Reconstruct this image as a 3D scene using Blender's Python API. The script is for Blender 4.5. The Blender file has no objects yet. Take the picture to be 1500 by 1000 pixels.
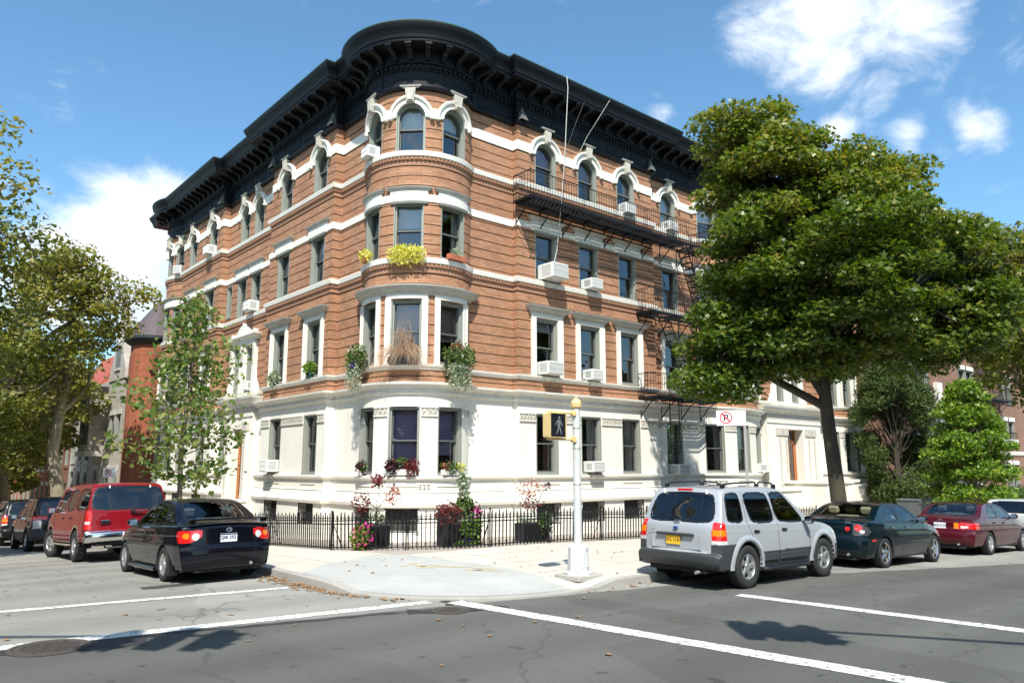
import bpy, math, random
import numpy as np
from mathutils import Vector, Matrix, Euler
sc = bpy.context.scene
COL = sc.collection
PI = math.pi
R = math.radians

# ------------------------------------------------------------------ helpers
XF = {}          # object name -> its world matrix (the depsgraph is not updated while the script runs)

def wm(o):
    m = o.matrix_basis.copy()
    while o.parent:
        o = o.parent
        m = o.matrix_basis @ m
    return m

def tag(o, label=None, cat=None, group=None, kind=None):
    if label: o['label'] = label
    if cat: o['category'] = cat
    if group: o['group'] = group
    if kind: o['kind'] = kind
    return o

def empty(name, loc=(0, 0, 0), rz=0.0, label=None, cat=None, group=None):
    o = bpy.data.objects.new(name, None)
    o.empty_display_size = 0.2
    COL.objects.link(o)
    o.location = loc
    o.rotation_euler = (0, 0, rz)
    return tag(o, label, cat, group)

def copy_tree(o, parent=None):
    c = o.copy()
    COL.objects.link(c)
    if parent is not None:
        c.parent = parent
    for ch in list(o.children):
        copy_tree(ch, c)
    return c

class MB:
    """collects faces; build() links them as ONE mesh object"""
    def __init__(s):
        s.v = []; s.f = []; s.m = []; s.mats = []
    def mi(s, mat):
        if mat not in s.mats: s.mats.append(mat)
        return s.mats.index(mat)
    def face(s, pts, mat):
        n = len(s.v); s.v.extend([tuple(p) for p in pts])
        s.f.append(tuple(range(n, n + len(pts)))); s.m.append(s.mi(mat))
    def raw(s, vs, fs, mat):
        n = len(s.v); s.v.extend([tuple(p) for p in vs]); k = s.mi(mat)
        for f in fs:
            s.f.append(tuple(i + n for i in f)); s.m.append(k)
    def box(s, x0, x1, y0, y1, z0, z1, mat, M=None, bev=0.0):
        if bev > 0:
            b = min(bev, (x1-x0)*.45, (y1-y0)*.45, (z1-z0)*.45)
            vs = []; 
            for k, (zz, i) in enumerate(((z0, b), (z0 + b, 0), (z1 - b, 0), (z1, b))):
                a0, a1, c0, c1 = x0 + i, x1 - i, y0 + i, y1 - i
                e = b if i == 0 else b * .6
                vs += [(a0 + e, c0, zz), (a1 - e, c0, zz), (a1, c0 + e, zz), (a1, c1 - e, zz), (a1 - e, c1, zz), (a0 + e, c1, zz), (a0, c1 - e, zz), (a0, c0 + e, zz)]
            fs = [tuple(reversed(range(8))), tuple(range(24, 32))]
            for k in range(3):
                for j in range(8):
                    a = k*8 + j; c = k*8 + (j + 1) % 8
                    fs.append((a, c, c + 8, a + 8))
        else:
            vs = [(x, y, z) for z in (z0, z1) for y in (y0, y1) for x in (x0, x1)]
            fs = [(0, 2, 3, 1), (4, 5, 7, 6), (0, 1, 5, 4), (2, 6, 7, 3), (0, 4, 6, 2), (1, 3, 7, 5)]
        if M is not None:
            vs = [M(*v) if callable(M) else M @ Vector(v) for v in vs]
        s.raw(vs, fs, mat)
    def tube(s, pts, r, mat, n=6, cap=True):
        pts = [Vector(p) for p in pts]
        rs = r if isinstance(r, (list, tuple)) else [r] * len(pts)
        rings = []
        up = None
        for i, p in enumerate(pts):
            if i == 0: t = pts[1] - p
            elif i == len(pts) - 1: t = p - pts[i-1]
            else: t = (pts[i+1] - pts[i-1])
            if t.length < 1e-9: t = Vector((0, 0, 1))
            t.normalize()
            if up is None:
                up = Vector((0, 0, 1)) if abs(t.z) < .9 else Vector((1, 0, 0))
            a = t.cross(up)
            if a.length < 1e-6: a = t.cross(Vector((0, 1, 0)))
            a.normalize(); b = t.cross(a); up = -b if False else b.cross(t) * 0 + up
            rings.append([p + (a * math.cos(2*PI*k/n) + b * math.sin(2*PI*k/n)) * rs[i] for k in range(n)])
        vs = [q for rg in rings for q in rg]
        fs = []
        for i in range(len(pts) - 1):
            for k in range(n):
                a = i*n + k; c = i*n + (k + 1) % n
                fs.append((a, c, c + n, a + n))
        if cap:
            fs.append(tuple(reversed(range(n)))); fs.append(tuple(range((len(pts)-1)*n, len(pts)*n)))
        s.raw(vs, fs, mat)
    def lathe(s, prof, mat, n=24, c=(0, 0, 0), axis='z', cap=False):
        vs = []
        for (r, z) in prof:
            for k in range(n):
                a = 2*PI*k/n
                x, y = r*math.cos(a), r*math.sin(a)
                if axis == 'z': q = (c[0]+x, c[1]+y, c[2]+z)
                elif axis == 'y': q = (c[0]+x, c[1]+z, c[2]+y)
                else: q = (c[0]+z, c[1]+x, c[2]+y)
                vs.append(q)
        fs = []
        for i in range(len(prof) - 1):
            for k in range(n):
                a = i*n + k; b = i*n + (k+1) % n
                fs.append((a, b, b+n, a+n))
        if cap:
            fs.append(tuple(range(n))); fs.append(tuple(range((len(prof)-1)*n, len(prof)*n)))
        s.raw(vs, fs, mat)
    def prism(s, poly, h0, h1, mat, M):
        """poly = 2D points (u,w); M(u,h,w) maps to world; extruded from h0 to h1"""
        n = len(poly)
        a = [M(u, h0, w) for (u, w) in poly]; b = [M(u, h1, w) for (u, w) in poly]
        s.raw(a + b, [tuple(range(n)), tuple(reversed(range(n, 2*n)))] + [(i, (i+1) % n, n + (i+1) % n, n + i) for i in range(n)], mat)
    def mesh(s, name, smooth=False, inv=None):
        me = bpy.data.meshes.new(name)
        vs = s.v
        if inv is not None: vs = [tuple(inv @ Vector(p)) for p in vs]
        me.from_pydata(vs, [], s.f)
        for m in s.mats: me.materials.append(m)
        me.polygons.foreach_set('material_index', s.m)
        if smooth:
            me.polygons.foreach_set('use_smooth', [True]*len(s.f))
        me.update()
        return me
    def build(s, name, parent=None, smooth=False, local=False, loc=None, angle=None):
        """points are in world space unless local=True (then they are in the parent's space)"""
        if not s.f: return None
        inv = None
        if parent is not None and not local: inv = wm(parent).inverted()
        o = bpy.data.objects.new(name, None if False else s.mesh(name, smooth, inv))
        COL.objects.link(o)
        if parent is not None: o.parent = parent
        if loc is not None: o.location = loc
        if angle:
            o.data.set_sharp_from_angle(angle=R(angle)) if hasattr(o.data, 'set_sharp_from_angle') else None
        return o

def link(name, me, parent=None, loc=(0, 0, 0), rz=0.0, scale=None):
    o = bpy.data.objects.new(name, me); COL.objects.link(o)
    if parent is not None: o.parent = parent
    o.location = loc; o.rotation_euler = (0, 0, rz)
    if scale: o.scale = scale
    return o

# ------------------------------------------------------------------ materials
def new_mat(name):
    m = bpy.data.materials.new(name); m.use_nodes = True
    nt = m.node_tree; b = nt.nodes['Principled BSDF']
    return m, nt, b

def pbr(name, col, rough=.7, metal=0.0, var=0.0, nscale=3.0, bump=0.0, bscale=40.0, spec=.5, dirt=None, dscale=.7, dmix=.5, coat=0.0, streak=False):
    m, nt, b = new_mat(name)
    N = nt.nodes; L = nt.links
    b.inputs['Roughness'].default_value = rough
    b.inputs['Metallic'].default_value = metal
    b.inputs['Specular IOR Level'].default_value = spec
    if coat: b.inputs['Coat Weight'].default_value = coat; b.inputs['Coat Roughness'].default_value = .03
    c4 = (*col, 1)
    b.inputs['Base Color'].default_value = c4
    geo = N.new('ShaderNodeNewGeometry')
    src = geo.outputs['Position']
    last = None
    if var > 0:
        no = N.new('ShaderNodeTexNoise'); no.inputs['Scale'].default_value = nscale; no.inputs['Detail'].default_value = 6
        L.new(src, no.inputs['Vector'])
        mx = N.new('ShaderNodeMix'); mx.data_type = 'RGBA'
        mx.inputs[6].default_value = tuple(max(0, c*(1-var)) for c in col) + (1,)
        mx.inputs[7].default_value = tuple(min(1, c*(1+var)) for c in col) + (1,)
        L.new(no.outputs['Fac'], mx.inputs[0]); L.new(mx.outputs[2], b.inputs['Base Color']); last = mx.outputs[2]
    if dirt is not None:
        n2 = N.new('ShaderNodeTexNoise'); n2.inputs['Scale'].default_value = dscale; n2.inputs['Detail'].default_value = 8; n2.inputs['Roughness'].default_value = .65
        if streak:
            mp = N.new('ShaderNodeMapping'); mp.inputs['Scale'].default_value = (1, 1, .12)
            L.new(src, mp.inputs['Vector']); L.new(mp.outputs[0], n2.inputs['Vector'])
        else:
            L.new(src, n2.inputs['Vector'])
        rp = N.new('ShaderNodeValToRGB'); rp.color_ramp.elements[0].position = .48; rp.color_ramp.elements[1].position = .72
        L.new(n2.outputs['Fac'], rp.inputs['Fac'])
        ml = N.new('ShaderNodeMath'); ml.operation = 'MULTIPLY'; ml.inputs[1].default_value = dmix
        L.new(rp.outputs['Color'], ml.inputs[0])
        mx2 = N.new('ShaderNodeMix'); mx2.data_type = 'RGBA'
        L.new(ml.outputs[0], mx2.inputs[0])
        if last: L.new(last, mx2.inputs[6])
        else: mx2.inputs[6].default_value = c4
        mx2.inputs[7].default_value = (*dirt, 1)
        L.new(mx2.outputs[2], b.inputs['Base Color'])
    if bump > 0:
        n3 = N.new('ShaderNodeTexNoise'); n3.inputs['Scale'].default_value = bscale; n3.inputs['Detail'].default_value = 5
        L.new(src, n3.inputs['Vector'])
        bp = N.new('ShaderNodeBump'); bp.inputs['Strength'].default_value = bump; bp.inputs['Distance'].default_value = .02
        L.new(n3.outputs['Fac'], bp.inputs['Height']); L.new(bp.outputs[0], b.inputs['Normal'])
    return m

def brick_mat(name, c1, c2, mortar, w=.30, h=.0675, bump=.4, msize=.006):
    m, nt, b = new_mat(name); N = nt.nodes; L = nt.links
    geo = N.new('ShaderNodeNewGeometry'); sp = N.new('ShaderNodeSeparateXYZ'); L.new(geo.outputs['Position'], sp.inputs[0])
    ad = N.new('ShaderNodeMath'); L.new(sp.outputs[0], ad.inputs[0]); L.new(sp.outputs[1], ad.inputs[1])
    cb = N.new('ShaderNodeCombineXYZ'); L.new(ad.outputs[0], cb.inputs[0]); L.new(sp.outputs[2], cb.inputs[1])
    br = N.new('ShaderNodeTexBrick'); L.new(cb.outputs[0], br.inputs['Vector'])
    br.inputs['Color1'].default_value = (*c1, 1); br.inputs['Color2'].default_value = (*c2, 1); br.inputs['Mortar'].default_value = (*mortar, 1)
    br.inputs['Scale'].default_value = 1; br.inputs['Mortar Size'].default_value = msize; br.inputs['Brick Width'].default_value = w; br.inputs['Row Height'].default_value = h
    br.inputs['Mortar Smooth'].default_value = .2; br.inputs['Bias'].default_value = 0
    no = N.new('ShaderNodeTexNoise'); no.inputs['Scale'].default_value = .9; no.inputs['Detail'].default_value = 8; no.inputs['Roughness'].default_value = .7
    mp = N.new('ShaderNodeMapping'); mp.inputs['Scale'].default_value = (1, 1, .45); L.new(geo.outputs['Position'], mp.inputs[0]); L.new(mp.outputs[0], no.inputs['Vector'])
    n2 = N.new('ShaderNodeTexNoise'); n2.inputs['Scale'].default_value = 9; n2.inputs['Detail'].default_value = 4
    mp2 = N.new('ShaderNodeMapping'); mp2.inputs['Scale'].default_value = (.5, .5, 2.5); L.new(geo.outputs['Position'], mp2.inputs[0]); L.new(mp2.outputs[0], n2.inputs['Vector'])
    ad2 = N.new('ShaderNodeMath'); ad2.operation = 'ADD'; L.new(no.outputs['Fac'], ad2.inputs[0]); L.new(n2.outputs['Fac'], ad2.inputs[1])
    mr = N.new('ShaderNodeMapRange'); mr.inputs['From Min'].default_value = .65; mr.inputs['From Max'].default_value = 1.35; mr.inputs['To Min'].default_value = .72; mr.inputs['To Max'].default_value = 1.25
    L.new(ad2.outputs[0], mr.inputs['Value'])
    hs = N.new('ShaderNodeHueSaturation'); L.new(br.outputs['Color'], hs.inputs['Color']); L.new(mr.outputs[0], hs.inputs['Value'])
    L.new(hs.outputs[0], b.inputs['Base Color'])
    bp = N.new('ShaderNodeBump'); bp.inputs['Strength'].default_value = bump; bp.inputs['Distance'].default_value = .01; bp.invert = True
    L.new(br.outputs['Fac'], bp.inputs['Height']); L.new(bp.outputs[0], b.inputs['Normal'])
    b.inputs['Roughness'].default_value = .85; b.inputs['Specular IOR Level'].default_value = .25
    return m

def glass_mat(name, tint=(.75, .8, .82), refl=.18, rough=.015, wob=.0, dark=0.0):
    """a pane: part of the light is mirrored, the rest goes through"""
    m, nt, b = new_mat(name); N = nt.nodes; L = nt.links
    N.remove(b); out = [n for n in N if n.type == 'OUTPUT_MATERIAL'][0]
    gl = N.new('ShaderNodeBsdfGlossy'); gl.inputs['Roughness'].default_value = rough; gl.inputs['Color'].default_value = (.95, .97, 1, 1)
    tr = N.new('ShaderNodeBsdfTransparent'); tr.inputs['Color'].default_value = (*tint, 1)
    fr = N.new('ShaderNodeFresnel'); fr.inputs['IOR'].default_value = 1.5
    ad = N.new('ShaderNodeMath'); ad.operation = 'ADD'; ad.use_clamp = True; ad.inputs[1].default_value = refl; L.new(fr.outputs[0], ad.inputs[0])
    mx = N.new('ShaderNodeMixShader'); L.new(ad.outputs[0], mx.inputs[0]); L.new(tr.outputs[0], mx.inputs[1]); L.new(gl.outputs[0], mx.inputs[2])
    if wob > 0:
        geo = N.new('ShaderNodeNewGeometry'); no = N.new('ShaderNodeTexNoise'); no.inputs['Scale'].default_value = 2.2; no.inputs['Detail'].default_value = 1
        L.new(geo.outputs['Position'], no.inputs['Vector'])
        bp = N.new('ShaderNodeBump'); bp.inputs['Strength'].default_value = wob; bp.inputs['Distance'].default_value = .05
        L.new(no.outputs['Fac'], bp.inputs['Height']); L.new(bp.outputs[0], gl.inputs['Normal'])
    L.new(mx.outputs[0], out.inputs['Surface'])
    return m

M = {}
M['brick'] = brick_mat('orange_roman_brick', (.455, .243, .142), (.355, .178, .101), (.27, .145, .088))
M['groove'] = pbr('brick_groove_shade', (.035, .014, .009), .95)  # shade inside the cut grooves, put into their near-black colour
M['dentil_brick'] = pbr('moulded_brick', (.34, .18, .108), .9, var=.25, nscale=12)
M['stone'] = pbr('cream_painted_stone', (.77, .74, .655), .75, var=.06, nscale=2.5, bump=.08, bscale=30, dirt=(.50, .46, .38), dscale=.8, dmix=.28, streak=True)
M['stone_trim'] = pbr('limestone_trim', (.76, .74, .66), .8, var=.08, nscale=6, bump=.15, bscale=25, dirt=(.40, .37, .31), dscale=2.5, dmix=.4)
M['stone_carved'] = pbr('carved_limestone', (.52, .49, .42), .85, var=.5, nscale=16, bump=1.0, bscale=18)
M['stone_grey'] = pbr('weathered_moulding', (.50, .48, .42), .8, var=.15, nscale=5, dirt=(.25, .24, .21), dscale=3, dmix=.5, bump=.1)
M['seam'] = pbr('stone_joint', (.40, .37, .31), .9)
M['black_cornice'] = pbr('black_cornice_paint', (.0045, .0055, .0085), .55, var=.3, nscale=4, bump=.15, bscale=12, spec=.28)
M['copper_edge'] = pbr('green_copper_edge', (.05, .13, .11), .6, var=.3, nscale=3)
M['frame'] = pbr('olive_grey_window_paint', (.27, .285, .245), .5, var=.06, nscale=6)
M['frame_dark'] = pbr('dark_sash_paint', (.12, .125, .115), .5)
M['iron'] = pbr('black_iron_paint', (.008, .008, .009), .55, var=.3, nscale=20, spec=.25)
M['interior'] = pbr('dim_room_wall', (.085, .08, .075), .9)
M['wood_door'] = pbr('varnished_oak_door', (.42, .13, .03), .35, var=.25, nscale=14, bump=.1, bscale=60, coat=.3)
M['bronze'] = pbr('brass', (.5, .35, .12), .3, metal=1)
M['concrete'] = pbr('areaway_concrete', (.34, .32, .28), .9, var=.15, nscale=2, bump=.2, bscale=30)
M['roof_tar'] = pbr('roof_tar', (.06, .06, .06), .9)
M['blind'] = pbr('pale_window_shade', (.78, .77, .72), .8)
M['curtain'] = pbr('white_curtain', (.80, .78, .72), .9, var=.1, nscale=3)
M['curtain_rust'] = pbr('rust_drape', (.26, .14, .09), .9, var=.2, nscale=3)
M['blind_purple'] = pbr('mauve_blind', (.66, .50, .74), .7)
M['blind_pink'] = pbr('pink_slat_blind', (.82, .52, .46), .7)
M['glass'] = glass_mat('window_glass', (.86, .89, .90), .10, wob=.22)
M['pale_metal'] = pbr('white_enamel', (.72, .72, .68), .45, var=.05, nscale=4)
M['grille'] = pbr('grey_grille', (.30, .31, .31), .5)
# ------------------------------------------------------------------ camera, sky, sun
def setup_camera():
    cd = bpy.data.cameras.new('camera'); cam = bpy.data.objects.new('camera', cd); COL.objects.link(cam)
    cd.sensor_fit = 'HORIZONTAL'; cd.sensor_width = 36; cd.lens = 36*1109/1500; cd.clip_end = 3000; cd.clip_start = .1
    pitch = math.atan(184/1109)
    fw = Vector((.6510, .7591, 0)).normalized()
    d = Vector((fw.x*math.cos(pitch), fw.y*math.cos(pitch), math.sin(pitch)))
    cam.location = (0, 0, 2.05)
    cam.rotation_euler = d.to_track_quat('-Z', 'Y').to_euler()
    sc.camera = cam
setup_camera()
SUN_DIR = Vector((1.33, 1.58, -2.69)).normalized()      # the way the light travels
sun_el = math.asin(-SUN_DIR.z); 
sl = bpy.data.lights.new('sun', 'SUN'); sl.energy = 5.0; sl.angle = R(.55); sl.color = (1, .96, .885)
so = bpy.data.objects.new('sun', sl); COL.objects.link(so); so.rotation_euler = SUN_DIR.to_track_quat('-Z', 'Y').to_euler(); so.location = (0, 0, 40)
w = bpy.data.worlds.new('World'); sc.world = w; w.use_nodes = True
def setup_world():
    nt = w.node_tree; N = nt.nodes; L = nt.links; N.clear()
    out = N.new('ShaderNodeOutputWorld'); bg = N.new('ShaderNodeBackground'); bg.inputs['Strength'].default_value = .12
    sky = N.new('ShaderNodeTexSky'); sky.sky_type = 'NISHITA'; sky.sun_disc = False; sky.sun_elevation = sun_el
    az = math.atan2(-SUN_DIR.x, -SUN_DIR.y); sky.sun_rotation = az
    sky.air_density = 1.0; sky.dust_density = .6; sky.ozone_density = 1.6
    tc = N.new('ShaderNodeTexCoord'); 
    # clouds: soft patches in fixed directions, broken up by noise
    fwv = Vector((.6510, .7591, 0)).normalized(); rt = Vector((.7591, -.6510, 0)); sp, cp = math.sin(math.atan(184/1109)), math.cos(math.atan(184/1109))
    def direction(px, py):
        a, b, f = px-750, 500-py, 1109
        return (fwv*(f*cp-b*sp) + rt*a + Vector((0, 0, f*sp+b*cp))).normalized()
    no = N.new('ShaderNodeTexNoise'); no.inputs['Scale'].default_value = 8.5; no.inputs['Detail'].default_value = 10; no.inputs['Roughness'].default_value = .62
    mp = N.new('ShaderNodeMapping'); mp.inputs['Scale'].default_value = (1, 1, 1.7); no.inputs['Distortion'].default_value = .35; L.new(tc.outputs['Generated'], mp.inputs[0]); L.new(mp.outputs[0], no.inputs['Vector'])
    prev = None
    B = [(190, 350, .11, 1.25), (110, 400, .12, 1.15), (240, 300, .065, .95), (200, 430, .09, 1.0), (45, 290, .05, .62), (0, 265, .04, .7), (1225, 5, .115, 1.12), (1310, 20, .11, 1.0), (1140, 20, .09, .85), (1230, 90, .07, .85), (1290, 110, .05, .6), (1435, 182, .05, .92), (1335, 197, .033, .75), (1225, 190, .03, .7), (960, 172, .042, .55), (1490, 92, .035, .55), (1440, 130, .035, .5), (1500, 420, .07, .95), (1380, 210, .03, .5),
         (-700, 500, .3, .9), (2300, 500, .3, .8)]
    for (px, py, rad, amp) in B:
        d = direction(px, py)
        dt = N.new('ShaderNodeVectorMath'); dt.operation = 'DISTANCE'; dt.inputs[1].default_value = d; L.new(tc.outputs['Generated'], dt.inputs[0])
        mr = N.new('ShaderNodeMapRange'); mr.interpolation_type = 'SMOOTHSTEP'; mr.inputs['From Min'].default_value = 0; mr.inputs['From Max'].default_value = rad*1.15; mr.inputs['To Min'].default_value = amp; mr.inputs['To Max'].default_value = 0
        L.new(dt.outputs['Value'], mr.inputs['Value'])
        if prev is None: prev = mr.outputs[0]
        else:
            ad = N.new('ShaderNodeMath'); ad.operation = 'MAXIMUM'; L.new(prev, ad.inputs[0]); L.new(mr.outputs[0], ad.inputs[1]); prev = ad.outputs[0]
    # clouds lying behind and above the camera are seen only in the window glass
    nb = N.new('ShaderNodeTexNoise'); nb.inputs['Scale'].default_value = 2.6; nb.inputs['Detail'].default_value = 9; L.new(mp.outputs[0], nb.inputs['Vector'])
    db = N.new('ShaderNodeVectorMath'); db.operation = 'DOT_PRODUCT'; db.inputs[1].default_value = -fwv; L.new(tc.outputs['Generated'], db.inputs[0])
    rb = N.new('ShaderNodeMapRange'); rb.inputs['From Min'].default_value = 0; rb.inputs['From Max'].default_value = .4; L.new(db.outputs['Value'], rb.inputs['Value'])
    mb_ = N.new('ShaderNodeMath'); mb_.operation = 'MULTIPLY'; L.new(rb.outputs[0], mb_.inputs[0]); L.new(nb.outputs['Fac'], mb_.inputs[1])
    mb2 = N.new('ShaderNodeMath'); mb2.operation = 'MULTIPLY'; mb2.inputs[1].default_value = .92; L.new(mb_.outputs[0], mb2.inputs[0])
    mxx = N.new('ShaderNodeMath'); mxx.operation = 'MAXIMUM'; L.new(prev, mxx.inputs[0]); L.new(mb2.outputs[0], mxx.inputs[1]); prev = mxx.outputs[0]
    ns = N.new('ShaderNodeMapRange'); ns.inputs['From Min'].default_value = .3; ns.inputs['From Max'].default_value = .72; ns.inputs['To Min'].default_value = -.58; ns.inputs['To Max'].default_value = .42; L.new(no.outputs['Fac'], ns.inputs['Value'])
    ad = N.new('ShaderNodeMath'); ad.operation = 'ADD'; L.new(prev, ad.inputs[0]); L.new(ns.outputs[0], ad.inputs[1])
    cr = N.new('ShaderNodeMapRange'); cr.interpolation_type = 'SMOOTHSTEP'; cr.inputs['From Min'].default_value = .08; cr.inputs['From Max'].default_value = 1.0; L.new(ad.outputs[0], cr.inputs['Value'])
    mx = N.new('ShaderNodeMix'); mx.data_type = 'RGBA'; L.new(cr.outputs[0], mx.inputs[0]); hz = N.new('ShaderNodeMix'); hz.data_type = 'RGBA'; hz.blend_type = 'MULTIPLY'; hz.inputs[0].default_value = 1; hz.inputs[7].default_value = (.86, 1.20, 1.27, 1); L.new(sky.outputs[0], hz.inputs[6]); L.new(hz.outputs[2], mx.inputs[6]); mx.inputs[7].default_value = (6.6, 7.0, 7.5, 1)
    L.new(mx.outputs[2], bg.inputs['Color']); L.new(bg.outputs[0], out.inputs['Surface'])
setup_world()
sc.view_settings.view_transform = 'Standard'; sc.view_settings.look = 'None'; sc.view_settings.exposure = .55; sc.view_settings.gamma = 1
sc.view_settings.use_curve_mapping = False
sc.cycles.max_bounces = 8; sc.cycles.transparent_max_bounces = 12; sc.cycles.glossy_bounces = 4; sc.cycles.diffuse_bounces = 3
# ------------------------------------------------------------------ ground
def softramp(t, w=2.0):
    return 0 if t <= 0 else (t*t/(2*w) if t < w else t - w/2)
def gz(x, y):
    zl = -.046*softramp(y-14.6); zr = -.030*softramp(x-12.2)
    # each street falls away from the corner; inside the block the two falls fade into each other
    if x > 6.3 and y > 12:
        wl = 1/(1+max(0, x-6.3)/12); wr = 1/(1+max(0, y-9.2)/12)
        return zl*min(1, wl*1.0 + 0) + zr*wr if False else zl*max(0, 1-max(0, x-11)/30) + zr*max(0, 1-max(0, y-17)/30)
    return zl*(1 if x < 11 else max(0, 1-(x-11)/30)) + zr*(1 if y < 17 else max(0, 1-(y-17)/30))
def ticks(a, b, dense0, dense1, st, big):
    t = []; x = a
    while x < b:
        t.append(x); x += st if dense0 <= x < dense1 else big
    t.append(b); return t
def asphalt_mat():
    m, nt, b = new_mat('weathered_asphalt'); N = nt.nodes; L = nt.links
    geo = N.new('ShaderNodeNewGeometry'); sp = N.new('ShaderNodeSeparateXYZ'); L.new(geo.outputs['Position'], sp.inputs[0])
    def noise(s, d=6, r=.6, v=None, sc_=None):
        n = N.new('ShaderNodeTexNoise'); n.inputs['Scale'].default_value = s; n.inputs['Detail'].default_value = d; n.inputs['Roughness'].default_value = r
        if sc_:
            mp = N.new('ShaderNodeMapping'); mp.inputs['Scale'].default_value = sc_; L.new(geo.outputs['Position'], mp.inputs[0]); L.new(mp.outputs[0], n.inputs['Vector'])
        else: L.new(geo.outputs['Position'], n.inputs['Vector'])
        return n.outputs['Fac']
    def math_(op, a, c=None, clamp=False):
        n = N.new('ShaderNodeMath'); n.operation = op; n.use_clamp = clamp
        for i, q in enumerate((a, c)):
            if q is None: continue
            if isinstance(q, (int, float)): n.inputs[i].default_value = q
            else: L.new(q, n.inputs[i])
        return n.outputs[0]
    def mixc(f, a, c):
        n = N.new('ShaderNodeMix'); n.data_type = 'RGBA'
        if isinstance(f, (int, float)): n.inputs[0].default_value = f
        else: L.new(f, n.inputs[0])
        for i, q in ((6, a), (7, c)):
            if isinstance(q, tuple): n.inputs[i].default_value = (*q, 1)
            else: L.new(q, n.inputs[i])
        return n.outputs[2]
    # two pavings: the older, paler left street and the newer, darker right street; the seam runs along the left street's mouth
    seam = math_('SUBTRACT', math_('ADD', sp.outputs[1], math_('MULTIPLY', noise(1.1, 3), .25)), math_('ADD', math_('MULTIPLY', sp.outputs[0], -.22), 11.22))
    fac = math_('MULTIPLY', seam, 9.0, True)
    old = mixc(noise(.5, 8, .7), (.20, .195, .175), (.30, .29, .258))
    new = mixc(noise(.35, 8, .7, sc_=(1, 2.2, 1)), (.084, .084, .075), (.116, .116, .104))
    col = mixc(fac, new, old)
    grain = noise(62, 4, .85)
    gr = N.new('ShaderNodeMapRange'); gr.inputs['From Min'].default_value = .3; gr.inputs['From Max'].default_value = .7; gr.inputs['To Min'].default_value = .45; gr.inputs['To Max'].default_value = 1.55; L.new(grain, gr.inputs['Value'])
    hs = N.new('ShaderNodeHueSaturation'); L.new(col, hs.inputs['Color']); L.new(gr.outputs[0], hs.inputs['Value'])
    # pale worn tracks and dark tar spots
    tr = N.new('ShaderNodeMapRange'); tr.inputs['From Min'].default_value = .56; tr.inputs['From Max'].default_value = .75; tr.inputs['To Max'].default_value = .35; L.new(noise(.8, 7, .65, sc_=(.25, 1.4, 1)), tr.inputs['Value'])
    c2 = mixc(tr.outputs[0], hs.outputs[0], (.20, .198, .185))
    sp2 = N.new('ShaderNodeMapRange'); sp2.inputs['From Min'].default_value = .66; sp2.inputs['From Max'].default_value = .72; sp2.inputs['To Max'].default_value = .6; L.new(noise(3.1, 2, .5), sp2.inputs['Value'])
    c3 = mixc(sp2.outputs[0], c2, (.035, .035, .035))
    # rectangular utility cuts resurfaced in a slightly different mix
    vc = N.new('ShaderNodeTexVoronoi'); vc.distance = 'CHEBYCHEV'; vc.inputs['Scale'].default_value = .16; vc.inputs['Randomness'].default_value = .85
    mpc = N.new('ShaderNodeMapping'); mpc.inputs['Scale'].default_value = (1.6, .7, 1); L.new(geo.outputs['Position'], mpc.inputs[0]); L.new(mpc.outputs[0], vc.inputs['Vector'])
    sv = N.new('ShaderNodeSeparateColor'); L.new(vc.outputs['Color'], sv.inputs[0])
    vv = N.new('ShaderNodeMapRange'); vv.inputs['To Min'].default_value = .88; vv.inputs['To Max'].default_value = 1.10; L.new(sv.outputs[0], vv.inputs['Value'])
    hs3 = N.new('ShaderNodeHueSaturation'); L.new(c3, hs3.inputs['Color']); L.new(vv.outputs[0], hs3.inputs['Value']); c3 = hs3.outputs[0]
    # tyre wear: faint darker bands along each street
    wv = N.new('ShaderNodeTexWave'); wv.wave_type = 'BANDS'; wv.bands_direction = 'Y'; wv.inputs['Scale'].default_value = .19; wv.inputs['Distortion'].default_value = 2.5; wv.inputs['Detail'].default_value = 3; L.new(geo.outputs['Position'], wv.inputs['Vector'])
    wr_ = N.new('ShaderNodeMapRange'); wr_.inputs['To Min'].default_value = .9; wr_.inputs['To Max'].default_value = 1.07; L.new(wv.outputs['Fac'], wr_.inputs['Value'])
    hs4 = N.new('ShaderNodeHueSaturation'); L.new(c3, hs4.inputs['Color']); L.new(wr_.outputs[0], hs4.inputs['Value']); c3 = hs4.outputs[0]
    # tar crack lines
    vo = N.new('ShaderNodeTexVoronoi'); vo.feature = 'DISTANCE_TO_EDGE'; vo.inputs['Scale'].default_value = .22
    mpv = N.new('ShaderNodeMapping'); L.new(geo.outputs['Position'], mpv.inputs[0])
    nv = N.new('ShaderNodeTexNoise'); nv.inputs['Scale'].default_value = 1.5; nv.inputs['Detail'].default_value = 5; L.new(geo.outputs['Position'], nv.inputs['Vector'])
    av = N.new('ShaderNodeMixRGB'); av.blend_type = 'ADD'; av.inputs[0].default_value = .9; L.new(mpv.outputs[0], av.inputs[1]); L.new(nv.outputs['Color'], av.inputs[2]); L.new(av.outputs[0], vo.inputs['Vector'])
    cv = N.new('ShaderNodeMapRange'); cv.inputs['From Min'].default_value = .0; cv.inputs['From Max'].default_value = .008; cv.inputs['To Min'].default_value = .5; cv.inputs['To Max'].default_value = 0; L.new(vo.outputs['Distance'], cv.inputs['Value'])
    c4 = mixc(cv.outputs[0], c3, (.05, .05, .048))
    L.new(c4, b.inputs['Base Color'])
    b.inputs['Roughness'].default_value = .88; b.inputs['Specular IOR Level'].default_value = .3
    bp = N.new('ShaderNodeBump'); bp.inputs['Strength'].default_value = .55; bp.inputs['Distance'].default_value = .012; L.new(grain, bp.inputs['Height']); L.new(bp.outputs[0], b.inputs['Normal'])
    return m
M['asphalt'] = asphalt_mat()
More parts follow.
